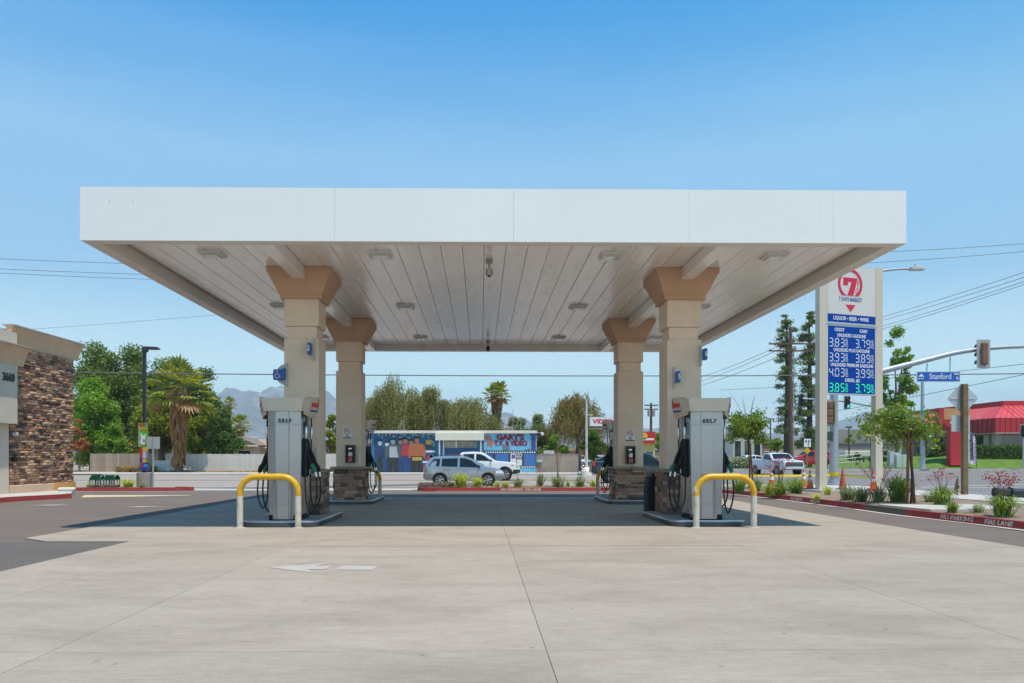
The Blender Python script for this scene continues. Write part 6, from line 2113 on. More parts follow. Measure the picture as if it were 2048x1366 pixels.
def signal_head(parent, x, y, z, facing, lit=None, s=1.0, plate=True, housing=None, backm=None):
    """three-lamp signal head, facing -1 = towards the camera side, +1 = away"""
    if plate:
        MB().box(x - 0.30 * s, y - 0.01, z - 0.64 * s, x + 0.30 * s, y + 0.01, z + 0.64 * s).build('backplate', backm or M_SIGBK, parent)
    hd = MB().box(x - 0.17 * s, min(y + facing * 0.012, y + facing * 0.22), z - 0.54 * s, x + 0.17 * s, max(y + facing * 0.012, y + facing * 0.22), z + 0.54 * s).build('signal_housing', housing or M_SIGBL, parent, bevel=0.02)
    for k, nm in enumerate(('red', 'amber', 'green')):
        zz = z + (0.36 - 0.36 * k) * s
        q = MB()
        q.tube([(x + 0.15 * s * math.cos(a), y + facing * 0.23, zz + 0.15 * s * math.sin(a)) for a in [rad(-20 + i * 22) for i in range(11)]], 0.012, 4)
        q.build('visor_rim', M_SIGBL, hd)
        v = MB()
        for i in range(12):
            a = rad(-25 + i * 230 / 11)
            v.v += [(x + 0.15 * s * math.cos(a), y + facing * 0.221, zz + 0.15 * s * math.sin(a)), (x + 0.15 * s * math.cos(a), y + facing * 0.42, zz + 0.15 * s * math.sin(a))]
        for i in range(11):
            v.f.append((2 * i, 2 * i + 1, 2 * i + 3, 2 * i + 2))
            v.m.append(0)
        v.build('visor', M_SIGBL, hd)
        mt = M_SIGGN if lit == nm else (M_SIGRD if nm == 'red' else M_SIGBL)
        MB().lathe([(0.13 * s, -0.006), (0.13 * s, 0.006)], 14, (x, y + facing * 0.228, zz), 'y').build('lens_' + nm, mt, hd)
    return hd
hp_ = mpt(1961, 709)
sh_ = thing('traffic_signal', 'traffic signal on the long mast arm, seen from its back plate', 'traffic signal', (gx(1668, MY) + hp_[0], MY - 0.2, hp_[2] + 0.12))
signal_head(sh_, 0, 0, 0, 1, None, 1.0, True, M_SIGBR)
MB().box(-0.14, -0.16, -0.5, 0.14, -0.011, 0.5).build('housing_back', M_SIGBR, sh_, bevel=0.05)
MB().tube([(0, 0.05, 0.06), (0, 0.2, 0.02)], 0.04, 6).build('clamp', M_GALV, sh_)
sn = thing('street_name_sign', 'blue Stanford St street name sign hanging from the mast arm', 'street sign', (gx(1876, MY), MY - 0.02, hz(753.5, MY)))
wS, hS = 0.98, 0.235
MB().box(-wS, -0.02, -hS, wS, 0.02, hS).build('frame', M_SFRAME, sn)
MB().box(-wS + 0.03, -0.026, -hS + 0.03, wS - 0.03, -0.0205, hS - 0.03).build('blue_face', M('street_sign_blue', (0.006, 0.10, 0.45), 0.4), sn)
text('lettering', 'Stanford', 0.36, M_STXT, sn, (0.08, -0.030, 0.0), (90, 0, 0), 0.002, 0.82)
text('lettering', '100N', 0.12, M_STXT, sn, (0.80, -0.030, 0.12), (90, 0, 0), 0.004, 0.8)
text('lettering', 'St', 0.17, M_STXT, sn, (0.85, -0.030, -0.07), (90, 0, 0), 0.004, 0.8)
MB().prism([(-0.92, 0.0), (-0.64, 0.0), (-0.78, 0.13)], 'y', -0.029, -0.0262).build('white_emblem', M_STXT, sn)
for k in range(3):
    MB().box(-0.90 + 0.09 * k, -0.029, -0.11, -0.85 + 0.09 * k, -0.0262, -0.06).build('emblem_dot', M_STXT, sn)
for px in (1853, 1899):
    dx = gx(px, MY) - gx(1876, MY)
    MB().tube([(dx, 0, hS), (dx + 0.02, 0, hS + (0.36 if px == 1853 else 0.66))], 0.025, 6).build('hanger', M_GALV, sn)
# side mounted heads on the mast, facing across
vs2 = thing('side_traffic_signal', 'brown traffic signal seen from behind, bracketed low on the mast beside the sign post', 'traffic signal', (gx(1652, MY), MY - 0.1, hz(826, MY)))
MB().box(-0.22, 0.0, -0.60, 0.28, 0.02, 0.60).build('backplate', M_SIGBK, vs2)
for k in range(3):
    MB().box(-0.06, -0.20, -0.50 + 0.34 * k, 0.20, -0.002, -0.18 + 0.34 * k).build('housing', M_SIGBR, vs2, bevel=0.04)
MB().tube([(0.24, -0.12, 0.52), (0.30, -0.12, 0.50), (0.30, -0.12, -0.48), (0.24, -0.12, -0.50)], 0.045, 8).build('bracket', M_SIGOL, vs2)
pd = thing('pedestrian_signal', 'dark green pedestrian signal box on the mast under the brown signal', 'pedestrian signal', (gx(1650, MY), MY - 0.1, hz(872, MY)))
MB().box(-0.2, -0.15, -0.2, 0.2, 0.15, 0.2).build('box', M('ped_green', (0.03, 0.06, 0.045), 0.5), pd, bevel=0.02)
MB().tube([(0.2, 0, 0.1), (0.32, 0, 0.1), (0.32, 0, -0.22), (0.2, 0, -0.2)], 0.05, 8).build('bracket', M_SIGBR, pd)

# ------------------------------------------------------------------ far corner signal mast
QY = 71.6
def qpt(px, py, dy=0):
    return (gx(px, QY) - gx(1845, QY), dy, hz(py, QY) - gz(QY) - 0.13)
fm = thing('far_signal_mast', 'grey signal mast on the far corner with a long rising arm towards the pines', 'signal mast', (gx(1845, QY), QY, gz(QY) + 0.13))
MB().tube([(0, 0, 0), (0, 0, qpt(0, 748)[2])], [0.24, 0.12], 12).build('pole', M_GALV, fm, smooth=40)
MB().box(-0.45, -0.45, -0.05, 0.45, 0.45, 0.06).build('base', M_KERB, fm)
fa = smooth_pts([qpt(1845, 838), qpt(1800, 826), qpt(1740, 812), qpt(1690, 803), qpt(1640, 799), qpt(1598, 797)], 4)
MB().tube(fa, [0.14 - 0.08 * i / (len(fa) - 1) for i in range(len(fa))], 8).build('arm', M_GALV, fm, smooth=40)
MB().box(-0.75, -0.2, qpt(0, 826.5)[2], 0.62, -0.16, qpt(0, 821.5)[2]).build('green_street_blade', M('green_sign', (0.01, 0.22, 0.12), 0.5), fm)
for (px, py, lit, lab) in ((1600, 801, None, 'far traffic signal near the pines, at the tip of the far mast arm'), (1694, 805, 'green', 'far traffic signal showing green, under the price board'), (1857, 864, 'green', 'far traffic signal showing green, on the pole of the far mast'), (2046, 862, None, 'dark traffic signal before the red roofed building, at the picture edge')):
    tt = thing('traffic_signal', lab, 'traffic signal', (gx(px, QY - 0.4), QY - 0.4, hz(py, QY - 0.4)))
    signal_head(tt, 0, 0, 0, -1, lit, 1.0, px != 1600, None, M('backplate_grey', (0.25, 0.26, 0.26), 0.5))
    if px == 2046:
        MB().tube([(0.1, 0.1, 0.5), (0.1, 0.1, hz(862, QY) * -1 + 0.5)], 0.07, 8).build('pole', M_GALV, tt)

# ------------------------------------------------------------------ wooden post with sign backs, at the right
M_TIMB = M('treated_timber_post', (0.20, 0.13, 0.065), 0.85, var=0.3, vs=5, bmp=0.4, bs=30)
M_ALU = M('sign_back_aluminium', (0.52, 0.54, 0.55), 0.45, metal=0.35, var=0.06)
SPY = 24.2
sp = thing('sign_post', 'brown timber post carrying the bare backs of a diamond and a square road sign', 'road sign', (gx(1929, SPY), SPY, 0.1))
spz = lambda q: hz(q, SPY) - 0.1
MB().box(-0.078, -0.078, 0, 0.078, 0.078, spz(768)).build('post', M_TIMB, sp, bevel=0.008)
cz_ = spz(796.5)
MB().prism([(-0.505, cz_), (-0.47, cz_ - 0.05), (-0.05, cz_ - 0.48), (0.05, cz_ - 0.48), (0.47, cz_ - 0.05), (0.505, cz_), (0.47, cz_ + 0.05), (0.05, cz_ + 0.48), (-0.05, cz_ + 0.48), (-0.47, cz_ + 0.05)], 'y', 0.098, 0.104).build('diamond_plate', M_ALU, sp)
MB().tube([(-0.42, 0.09, cz_), (0.42, 0.09, cz_)], 0.014, 6).build('stiffener', M_ALU, sp)
MB().box(-0.36, 0.098, spz(863), 0.24, 0.104, spz(830)).build('square_plate', M_ALU, sp, bevel=0.03)
for q in (783, 809, 836, 858):
    MB().lathe([(0.014, -0.004), (0.014, 0.006)], 8, (0, -0.081, spz(q)), 'y').build('bolt', M_GALV, sp)
# far keep-right sign and yellow diamond
kr_ = thing('keep_right_sign', 'white keep right arrow sign above a yellow diamond on a short timber post', 'road sign', (gx(1614, 72.2), 72.2, gz(72) + 0.14))
kz = lambda q: hz(q, 72.2) - gz(72) - 0.14
MB().box(-0.08, -0.08, 0, 0.08, 0.08, kz(880)).build('post', M_TIMB, kr_)
MB().box(-0.33, -0.1, kz(894), 0.33, -0.085, kz(877.5)).build('white_plate', M_SIGNW, kr_)
MB().tube([(0.1, -0.105, kz(891.5)), (0.06, -0.105, kz(888)), (0.16, -0.105, kz(884)), (0.14, -0.105, kz(881))], 0.035, 5).build('arrow_shaft', M_BLK_PRINT, kr_)
MB().prism([(0.04, kz(883)), (0.24, kz(883)), (0.14, kz(879))], 'y', -0.108, -0.101).build('arrow_tip', M_BLK_PRINT, kr_)
MB().prism([(-0.25, kz(881)), (-0.13, kz(887)), (-0.02, kz(881))], 'y', -0.108, -0.101).build('island_mark', M_BLK_PRINT, kr_)
dz_ = kz(901.5)
MB().prism([(-0.33, dz_), (0, dz_ - 0.33), (0.33, dz_), (0, dz_ + 0.33)], 'y', -0.1, -0.085).build('yellow_diamond', M('sign_yellow_plate', (0.72, 0.36, 0.01), 0.5), kr_)
yd = thing('yellow_warning_sign', 'yellow diamond warning sign half hidden by the young tree at the price sign', 'road sign', (gx(1743, 71.8), 71.8, gz(72) + 0.14))
yz = lambda q: hz(q, 71.8) - gz(72) - 0.14
MB().box(-0.08, -0.08, 0, 0.08, 0.08, yz(862)).build('post', M_TIMB, yd)
MB().prism([(-0.5, yz(867)), (0, yz(867) - 0.5), (0.5, yz(867)), (0, yz(867) + 0.5)], 'y', -0.1, -0.085).build('plate', M('sign_yellow_plate', (0.72, 0.36, 0.01), 0.5), yd)

# ------------------------------------------------------------------ cones and tape
M_CONE = M('cone_orange', (0.75, 0.10, 0.015), 0.5, var=0.08)
M_CONEB = M('cone_faded_orange', (0.50, 0.10, 0.04), 0.6, var=0.1)
M_REFL = M('cone_reflective_white', (0.72, 0.72, 0.72), 0.4)
def cone(px, py, label, h=0.72, band=True, y=None):
    yy = y or 1500 * (CAM_H - 0.14) / (py - 919)
    t = thing('traffic_cone', label, 'traffic cone', (gx(px, yy), yy, 0.14), 0.3, 'traffic cones round the corner')
    mt = M_CONE if band else M_CONEB
    MB().box(-0.18, -0.18, 0, 0.18, 0.18, 0.03).build('base', mt, t, bevel=0.02)
    MB().lathe([(0.135, 0.031), (0.025, h)], 16).build('cone_body', mt, t, smooth=40)
    if band:
        for z0, z1 in ((0.45, 0.62), (0.72, 0.84)):
            def rr(z):
                return 0.135 + (0.025 - 0.135) * (z * h - 0.031) / (h - 0.031) + 0.003
            MB().lathe([(rr(z0), z0 * h), (rr(z1), z1 * h)], 16).build('white_band', M_REFL, t, smooth=40)
cone(1543, 976, 'striped cone behind the red flowers, farthest along the planter')
cone(1607.5, 974.5, 'striped cone next to the sign post, the far one of the pair')
cone(1620, 977.5, 'striped cone next to the sign post, the near one of the pair')
cone(1685.5, 978, 'plain faded orange cone right beside the signal mast foot', 0.78, False)
cone(1747, 982, 'striped cone against the far post of the price sign', 0.72)
M_TAPE = M('caution_tape_yellow', (0.72, 0.52, 0.01), 0.4, var=0.12, vs=20)
tp_ = thing('caution_tape', 'yellow caution tape strung across the planter and wound round the mast', 'caution tape', (gx(1668, MY), MY, 0.12))
def tape_run(name, pts, w=0.085):
    b = MB()
    P = smooth_pts(pts, 6)
    for p in P:
        b.v += [(p.x, p.y, p.z - w / 2), (p.x, p.y + 0.02, p.z + w / 2)]
    for i in range(len(P) - 1):
        b.f.append((2 * i, 2 * i + 2, 2 * i + 3, 2 * i + 1))
        b.m.append(0)
    b.build(name, M_TAPE, tp_)
MB().tube([(0, 0, mpt(0, 952.5)[2]), (0, 0, mpt(0, 944)[2])], 0.197, 16, False).build('winding', M_TAPE, tp_, smooth=60)
tape_run('tape_run', [(gx(1480, 31) - gx(1668, MY), -3.0, hz(951, 31) - 0.12), (gx(1560, 32) - gx(1668, MY), -2.0, hz(951.5, 32) - 0.12), (gx(1610, 33) - gx(1668, MY), -1.0, hz(951, 33) - 0.12), (-0.2, -0.1, mpt(0, 950)[2])])
tape_run('tape_run', [(0.2, -0.1, mpt(0, 950)[2]), (gx(1710, 32) - gx(1668, MY), -1.6, hz(952, 32) - 0.12), (gx(1745, 30.5) - gx(1668, MY), -3.2, hz(955, 30.5) - 0.12)])

# ------------------------------------------------------------------ lamp post with advertising boards by the store
M_DARKP = M('dark_bronze_pole', (0.035, 0.035, 0.04), 0.45)
LY = 30.8
lp = thing('lot_lamp', 'black square lamp post on a concrete drum at the driveway planter', 'lamp post', (gx(289, LY), LY, 0.12))
lz = lambda q: hz(q, LY) - 0.12
MB().lathe([(0.30, -0.05), (0.30, lz(945.5))], 24).build('concrete_drum', M('drum_concrete', (0.34, 0.30, 0.26), 0.85, var=0.15, vs=4, bmp=0.3), lp, smooth=40)
MB().box(-0.058, -0.058, lz(945), 0.058, 0.058, lz(695)).build('pole', M_DARKP, lp)
MB().box(-0.1, -0.1, lz(945) + 0.001, 0.1, 0.1, lz(945) + 0.04).build('base_plate', M_DARKP, lp)
hb2 = MB()
hb2.prism([(-0.06, lz(693.5)), (0.10, lz(693.5)), (0.55, lz(694.5)), (0.62, lz(698)), (0.50, lz(699.5)), (0.12, lz(699)), (0.10, lz(704)), (-0.06, lz(704))][::-1], 'y', -0.13, 0.13)
hb2.build('lamp_head', M_DARKP, lp, bevel=0.01)
bd = thing('advert_board', 'colourful advertising boards strapped to the black lamp post', 'advert board', (gx(289, LY), LY - 0.09, 0.12))
ax = lambda q: gx(q, LY) - gx(289, LY)
upb = MB().box(ax(280.5), -0.03, lz(893.5), ax(298), 0.0, lz(846)).build('upper_board', M('board_green', (0.12, 0.42, 0.03), 0.4, var=0.15, vs=6), bd)
MB().box(ax(280.2), -0.031, lz(893.6), ax(281.2), 0.001, lz(845.8)).build('board_edge', M_SIGNW, upb)
text('lettering', 'OUR', 0.16, M_PRED, upb, (ax(287), -0.036, lz(850)), (90, 0, 0), 0.012, 0.75)
MB().box(ax(291.5), -0.036, lz(852.5), ax(296.5), -0.031, lz(848)).build('blue_print', M('print_sky', (0.06, 0.30, 0.60), 0.4), upb)
MB().box(ax(282), -0.036, lz(860), ax(296.5), -0.031, lz(853.5)).build('orange_print', M('print_orange', (0.65, 0.28, 0.03), 0.4, var=0.2, vs=20), upb)
MB().prism([(ax(283), lz(888)), (ax(291), lz(890)), (ax(296), lz(884)), (ax(293), lz(876)), (ax(296), lz(866)), (ax(290), lz(872)), (ax(284), lz(865)), (ax(285), lz(877))], 'y', -0.036, -0.031).build('white_splash', M_SIGNW, upb)
text('lettering', '72', 0.17, M_BLK_PRINT, upb, (ax(291.5), -0.041, lz(882.5)), (90, 0, 0), 0.004, 0.8)
lob = MB().box(ax(282), -0.028, lz(940.5), ax(299), 0.0, lz(894)).build('lower_board', M('board_blue', (0.015, 0.06, 0.38), 0.4, var=0.2, vs=8), bd)
for (a, b_, c, d, mt) in ((282.2, 287.5, 916.5, 894.4, M_PRED), (288, 298.8, 902, 894.4, M('print_yellow', (0.70, 0.48, 0.02), 0.4)), (288, 298.8, 916.5, 902.5, M('print_pale', (0.55, 0.52, 0.58), 0.4, var=0.3, vs=14)), (283, 287.5, 935, 924, M_PRED), (288, 298.8, 925, 917.5, M('print_yellow', (0.70, 0.48, 0.02), 0.4)), (290, 298, 934, 928, M('print_sky', (0.06, 0.30, 0.60), 0.4))):
    MB().box(ax(a), -0.033, lz(c), ax(b_), -0.0285, lz(d)).build('printed_panel', mt, lob)
for q in (870, 905, 930):
    MB().box(-0.075, 0.001, lz(q), 0.075, 0.16, lz(q) + 0.03).build('strap', M_DARKP, bd)
# flat sign back on a steel post
fb = thing('road_sign', 'plain grey square sign back on a slim steel post beside the lamp post', 'road sign', (gx(312.5, LY), LY - 0.3, 0.12))
MB().tube([(0, 0, 0), (0, 0, lz(874))], 0.035, 8).build('post', M_GALV, fb, smooth=40)
MB().box(-0.265, 0.036, lz(898), 0.265, 0.045, lz(874)).build('plate', M_ALU, fb, bevel=0.02)

# ------------------------------------------------------------------ green mesh racks
M_GRN = M('green_coated_metal', (0.012, 0.11, 0.055), 0.4, var=0.1)
def mesh_rack(px0, px1, label, y=31.0):
    t = thing('mesh_rack', label, 'bench rack', (gx((px0 + px1) / 2, y), y, 0.12), rad(-12), 'green arched mesh racks')
    w = (px1 - px0) * y / 1500 / 2 * 0.94
    d, h = 0.17, 0.50
    arch = [(-d, 0.0), (-d, h * 0.62)] + [(-d * math.cos(a), h * 0.62 + h * 0.38 * math.sin(a)) for a in [rad(i * 18) for i in range(1, 10)]] + [(d, h * 0.62), (d, 0.0)]
    for s in (-1, 1):
        MB().tube([(s * w, y_, z_) for y_, z_ in arch], 0.024, 6).build('hoop', M_GRN, t)
    n = 44
    tot = len(arch) - 1
    for k in range(n):
        f = k / (n - 1) * tot
        i = min(int(f), tot - 1)
        q = f - i
        yy, zz = arch[i][0] + (arch[i + 1][0] - arch[i][0]) * q, arch[i][1] + (arch[i + 1][1] - arch[i][1]) * q
        MB().box(-w, yy - 0.008, zz - 0.008, w, yy + 0.008, zz + 0.008).build('mesh_bar', M_GRN, t)
    for i in range(1, 4):
        MB().tube([(-w + 2 * w * i / 4, y_ * 0.97, z_ * 0.985) for y_, z_ in arch], 0.014, 5).build('rib', M_GRN, t)
mesh_rack(183, 209, 'green arched mesh rack in the planter, nearer the stone wall')
mesh_rack(211, 236, 'green arched mesh rack in the planter, nearer the lamp post')

# pipe assembly at the right edge (backflow)
bf = thing('backflow_pipe', 'black pipe assembly on short stands in the planter at the picture edge', 'pipe', (gx(2010, 20.2), 20.2, 0.13))
M_PIPE = M('dark_pipe', (0.015, 0.025, 0.03), 0.3, var=0.2)
bfx = lambda q: gx(q, 20.2) - gx(2010, 20.2)
bfz = lambda q: hz(q, 20.2) - 0.13
MB().tube([(bfx(1992), 0, bfz(985)), (bfx(2020), 0, bfz(985)), (bfx(2024), 0, bfz(986)), (bfx(2110), 0, bfz(987))], [0.10, 0.10, 0.12, 0.12], 12).build('pipe', M_PIPE, bf, smooth=40)
for q in (1992, 2021):
    MB().lathe([(0.15, -0.03), (0.15, 0.03)], 14, (bfx(q), 0, bfz(985.5)), 'x').build('flange', M_PIPE, bf)
    MB().box(bfx(q) - 0.04, -0.05, 0, bfx(q) + 0.04, 0.05, bfz(990)).build('stand', M_BLACK, bf)

# ramp railing on the far corner
rl = thing('ramp_railing', 'cream pipe railing along the ramp beyond the junction', 'railing', (gx(1715, 76), 76, 0.42))
M_RAILC = M('railing_cream', (0.55, 0.50, 0.42), 0.5)
rxx = lambda q: gx(q, 76) - gx(1715, 76)
for k, (a, b_) in enumerate(((914, 907), (921, 914), (928, 922))):
    MB().tube([(rxx(1660), 0, hz(a, 76) - 0.42), (rxx(1725), 0, hz(b_, 76) - 0.42)], 0.05, 6).build('rail', M_RAILC, rl)
for q in (1662, 1676, 1690, 1705, 1722):
    MB().tube([(rxx(q), 0, -0.1), (rxx(q), 0, hz(914 - (q - 1660) * 0.108, 76) - 0.42)], 0.05, 6).build('baluster', M_RAILC, rl)
uc = thing('utility_cabinet', 'pale green utility cabinet on the far pavement behind the young tree', 'cabinet', (gx(1802, 74), 74, 0.4))
MB().box(-0.6, -0.3, 0, 0.6, 0.3, 1.35).build('cabinet_body', M('cabinet_green', (0.42, 0.52, 0.42), 0.5), uc, bevel=0.03)
MB().box(-0.7, -0.4, -0.05, 0.7, 0.4, -0.001).build('plinth', M_KERB, uc)
MB().box(-0.01, -0.31, 0.1, 0.01, -0.301, 1.25).build('door_gap', M_SIGBL, uc)
u2 = thing('utility_cabinet', 'grey metal utility cabinet right behind the far post of the price sign', 'cabinet', (gx(1786, 74.2), 74.2, 0.4))
MB().box(-0.45, -0.3, 0, 0.45, 0.3, 1.55).build('cabinet_body', M_ALU, u2, bevel=0.03)
MB().box(-0.01, -0.31, 0.1, 0.01, -0.301, 1.45).build('door_gap', M_SIGBL, u2)

# ------------------------------------------------------------------ utility poles and wires
M_POLEW = M('creosote_pole', (0.14, 0.075, 0.05), 0.9, var=0.25, vs=3)
M_WIRE = M('wire_grey', (0.10, 0.10, 0.11), 0.6)
def utility_pole(px, y, top, arms, label, r=0.2, z0=None, width=2.3):
    zb = gz(y) if z0 is None else z0
    t = thing('utility_pole', label, 'utility pole', (gx(px, y), y, zb))
    MB().tube([(0, 0, -0.2), (0, 0, hz(top, y) - zb)], [r, r * 0.68], 10).build('pole', M_POLEW, t, smooth=40)
    for q in arms:
        z = hz(q, y) - zb
        MB().box(-width / 2, -0.2, z - 0.07, width / 2, -0.08, z + 0.07).build('crossarm', M_POLEW, t)
        for s in (-0.95, -0.5, 0.5, 0.95):
            MB().lathe([(0.05, 0.0), (0.07, 0.08), (0.03, 0.16)], 8, (s * width / 2, -0.14, z + 0.07)).build('insulator', M_CAMG, t)
    return t
UP1 = utility_pole(1581, 78, 655, (688, 702), 'tall brown utility pole standing before the nearer pine', 0.24, 0.4, 4.6)
MB().tube([(0.32, 0, 0), (0.32, 0, hz(702, 78) - 0.4)], 0.06, 6).build('conduit', M_GALV, UP1)
UP2 = utility_pole(1302, 100, 806, (811, 819), 'brown utility pole with crossarms seen between the columns', 0.22, None, 1.75)
MB().lathe([(0.22, 0), (0.22, 0.8)], 12, (-0.3, -0.2, hz(833, 100) - gz(100))).build('transformer', M_CAMG, UP2)
MB().lathe([(0.22, 0), (0.22, 0.8)], 12, (0.3, -0.2, hz(833, 100) - gz(100))).build('transformer', M_CAMG, UP2)
def wire(label, a, b_, sag=0.5, r=0.018, n=16):
    """a, b: (px, py, y) ends"""
    A = Vector((gx(a[0], a[2]), a[2], hz(a[1], a[2])))
    B = Vector((gx(b_[0], b_[2]), b_[2], hz(b_[1], b_[2])))
    pts = []
    for i in range(n + 1):
        t = i / n
        p = A.lerp(B, t)
        p.z -= sag * 4 * t * (1 - t)
        pts.append(p)
    o = MB().tube(pts, r, 4).build('overhead_wire', M_WIRE)
    return tag(o, label, 'wire', 'overhead wires')
wire('thick overhead cable crossing the whole view below the canopy edge', (-400, 735, 56), (2300, 744, 58), 0.45, 0.04, 30)
for k, (ya, yb) in enumerate(((514, 531), (534, 552), (542, 562))):
    wire('thin wire in the sky over the store, %s of three' % ('topmost', 'middle', 'lowest')[k], (-80, ya, 40), (420, yb, 44), 0.05, 0.013)
wire('very faint wire in the sky just above the store roof', (40, 660, 60), (700, 605, 62), 0.1, 0.012)
for k, (yr, yl) in enumerate(((531, 688), (541, 690), (549, 700), (555, 702))):
    wire('wire slanting up from the tall utility pole to the top edge of the junction, %s' % ('first', 'second', 'third', 'lowest')[k] , (2090, yr, 42), (1561 + 12 * k, yl, 78), 0.25, 0.016)
for k, (yl, yr) in enumerate(((765, 690), (775, 692), (782, 702))):
    wire('wire running down from the tall utility pole behind the canopy, %s' % ('upper', 'middle', 'lower')[k], (1360, yl, 130), (1562 + 10 * k, yr, 78), 0.4, 0.03)
wire('sky wire crossing behind the canopy corner and over the price sign, upper', (1650, 508, 50), (2100, 483, 46), 0.1, 0.016)
wire('sky wire crossing behind the canopy corner and over the price sign, lower', (1650, 530, 50), (2100, 498, 46), 0.1, 0.016)
wire('slack wire passing under the Stanford sign towards the red building', (1440, 858, 90), (2100, 738, 50), 0.3, 0.022)
wire('slack wire just above the Stanford sign, passing the back of the signal', (1440, 780, 90), (2100, 722, 52), 0.3, 0.02)
lampp = thing('car_park_lamp', 'slim dark car park lamp standing beside the beige building', 'lamp post', (gx(1541, 100), 100, gz(100)))
MB().tube([(0, 0, 0), (0, 0, hz(839, 100) - gz(100))], 0.09, 8).build('pole', M_DARKP, lampp)
MB().box(-0.5, -0.2, hz(839, 100) - gz(100), 0.5, 0.2, hz(837, 100) - gz(100)).build('lamp_head', M_DARKP, lampp)
lampq = thing('car_park_lamp', 'slim dark car park lamp seen below the price board', 'lamp post', (gx(1698, 110), 110, gz(100)))
MB().tube([(0, 0, 0), (0, 0, hz(856, 110) - gz(100))], 0.09, 8).build('pole', M_DARKP, lampq)
MB().box(-0.4, -0.2, hz(856, 110) - gz(100), 0.4, 0.2, hz(853, 110) - gz(100)).build('lamp_head', M_DARKP, lampq)
bn = thing('litter_bin', 'dark litter bin on the far pavement by the ramp railing', 'bin', (gx(1647, 74.5), 74.5, 0.42))
MB().lathe([(0.36, 0), (0.40, 0.8), (0.42, 0.86), (0.36, 1.1), (0.2, 1.2)], 14).build('bin_body', M_BLACK, bn, smooth=40)
tag(MB().box(-2.3, -2.0, 0, 2.3, 2.0, 2.3).build('box_van', M_CREAMW, None, (gx(1708, 112), 112, gz(100)), bevel=0.1), 'white box trailer parked far behind the ramp railing', 'trailer')
# kerb lettering
M_KTXT = M('kerb_lettering_paint', (0.60, 0.52, 0.48), 0.8, var=0.25, vs=14, dirt=(0.3, 0.06, 0.05), dirt_amt=0.8, dirt_scale=9)
def kerb_text(body, x, y, rz, size=0.12, sx=1.0):
    o = text('kerb_lettering', body, size, M_KTXT, None, (x, y, 0.075), (81.3, 0, rz), 0.004, sx, 0.002)
    return o
k1 = kerb_text('NO PARKING', 9.474, 15.25, -85.5, 0.125, 1.25)
tag(k1, 'white stencilled NO PARKING on the red kerb at the right foreground', 'kerb lettering')
k2 = kerb_text('FIRE LANE', 9.562, 14.12, -85.5, 0.125, 1.25)
tag(k2, 'white stencilled FIRE LANE on the red kerb at the right foreground', 'kerb lettering')
k3 = kerb_text('NO PARKING', gx(1024, 29.75), 29.806, 0, 0.13, 1.1)
tag(k3, 'white stencilled NO PARKING on the red kerb of the far planted island', 'kerb lettering')
k4 = kerb_text('FIRE LANE', gx(1066, 29.75), 29.806, 0, 0.13, 1.1)
tag(k4, 'white stencilled FIRE LANE on the red kerb of the far planted island', 'kerb lettering')
k5 = kerb_text('NO PARKING', 9.222, 22.6, -88, 0.12, 1.1)
tag(k5, 'faint stencilled NO PARKING on the red kerb below the price sign', 'kerb lettering')
k6 = kerb_text('FIRE LANE', 9.262, 21.4, -88.3, 0.12, 1.1)
tag(k6, 'faint stencilled FIRE LANE on the red kerb below the price sign', 'kerb lettering')
# ------------------------------------------------------------------ vegetation tools
def np_mesh(name, V, quads, mat):
    me = bpy.data.meshes.new(name)
    me.vertices.add(len(V))
    me.vertices.foreach_set('co', np.asarray(V, np.float32).ravel())
    F = np.asarray(quads, np.int32)
    k = F.shape[1]
    me.loops.add(F.size)
    me.loops.foreach_set('vertex_index', F.ravel())
    me.polygons.add(len(F))
    me.polygons.foreach_set('loop_start', np.arange(0, F.size, k, dtype=np.int32))
    me.update(calc_edges=True)
    me.materials.append(mat)
    return me

def unit(a):
    return a / np.maximum(1e-9, np.linalg.norm(a, axis=1, keepdims=True))

def leaf_quads(C, D, Wd, L, W):
    """one diamond leaf per centre: length axis D, width axis Wd, sizes L and W (arrays)"""
    n = len(C)
    V = np.empty((n, 4, 3))
    V[:, 0] = C - D * L[:, None] * 0.5
    V[:, 1] = C + Wd * W[:, None] * 0.5
    V[:, 2] = C + D * L[:, None] * 0.5
    V[:, 3] = C - Wd * W[:, None] * 0.5
    return V.reshape(-1, 3), np.arange(n * 4).reshape(n, 4)

def leaves(name, C, size, mat, parent, aspect=0.55, up=0.6, hang=0.0, rng=NPR):
    n = len(C)
    nrm = unit(rng.normal(size=(n, 3)) + np.array([0, 0, up]))
    D = unit(np.cross(nrm, rng.normal(size=(n, 3))))
    if hang:
        D = unit(D + np.array([0, 0, -hang]))
        nrm = unit(rng.normal(size=(n, 3)))
    Wd = unit(np.cross(nrm, D))
    L = size * rng.uniform(0.65, 1.35, n)
    V, F = leaf_quads(C, D, Wd, L, L * aspect)
    return link(name, np_mesh(name, V, F, mat), parent)

def clump_cloud(clumps, n, rng, shell=(0.45, 1.0), flat=0.8):
    c = np.array([k[0] for k in clumps], float)
    r = np.array([k[1] for k in clumps], float)
    w = r ** 2
    idx = rng.choice(len(c), n, p=w / w.sum())
    d = unit(rng.normal(size=(n, 3)))
    q = rng.uniform(shell[0], shell[1], n) * (0.85 + 0.3 * rng.random(n))
    stray = rng.random(n) < 0.28
    q = np.where(stray, np.minimum(np.abs(rng.normal(size=n)) * 0.65, 1.25), q)
    P = c[idx] + d * (r[idx] * q)[:, None] * np.array([1, 1, flat])
    return P

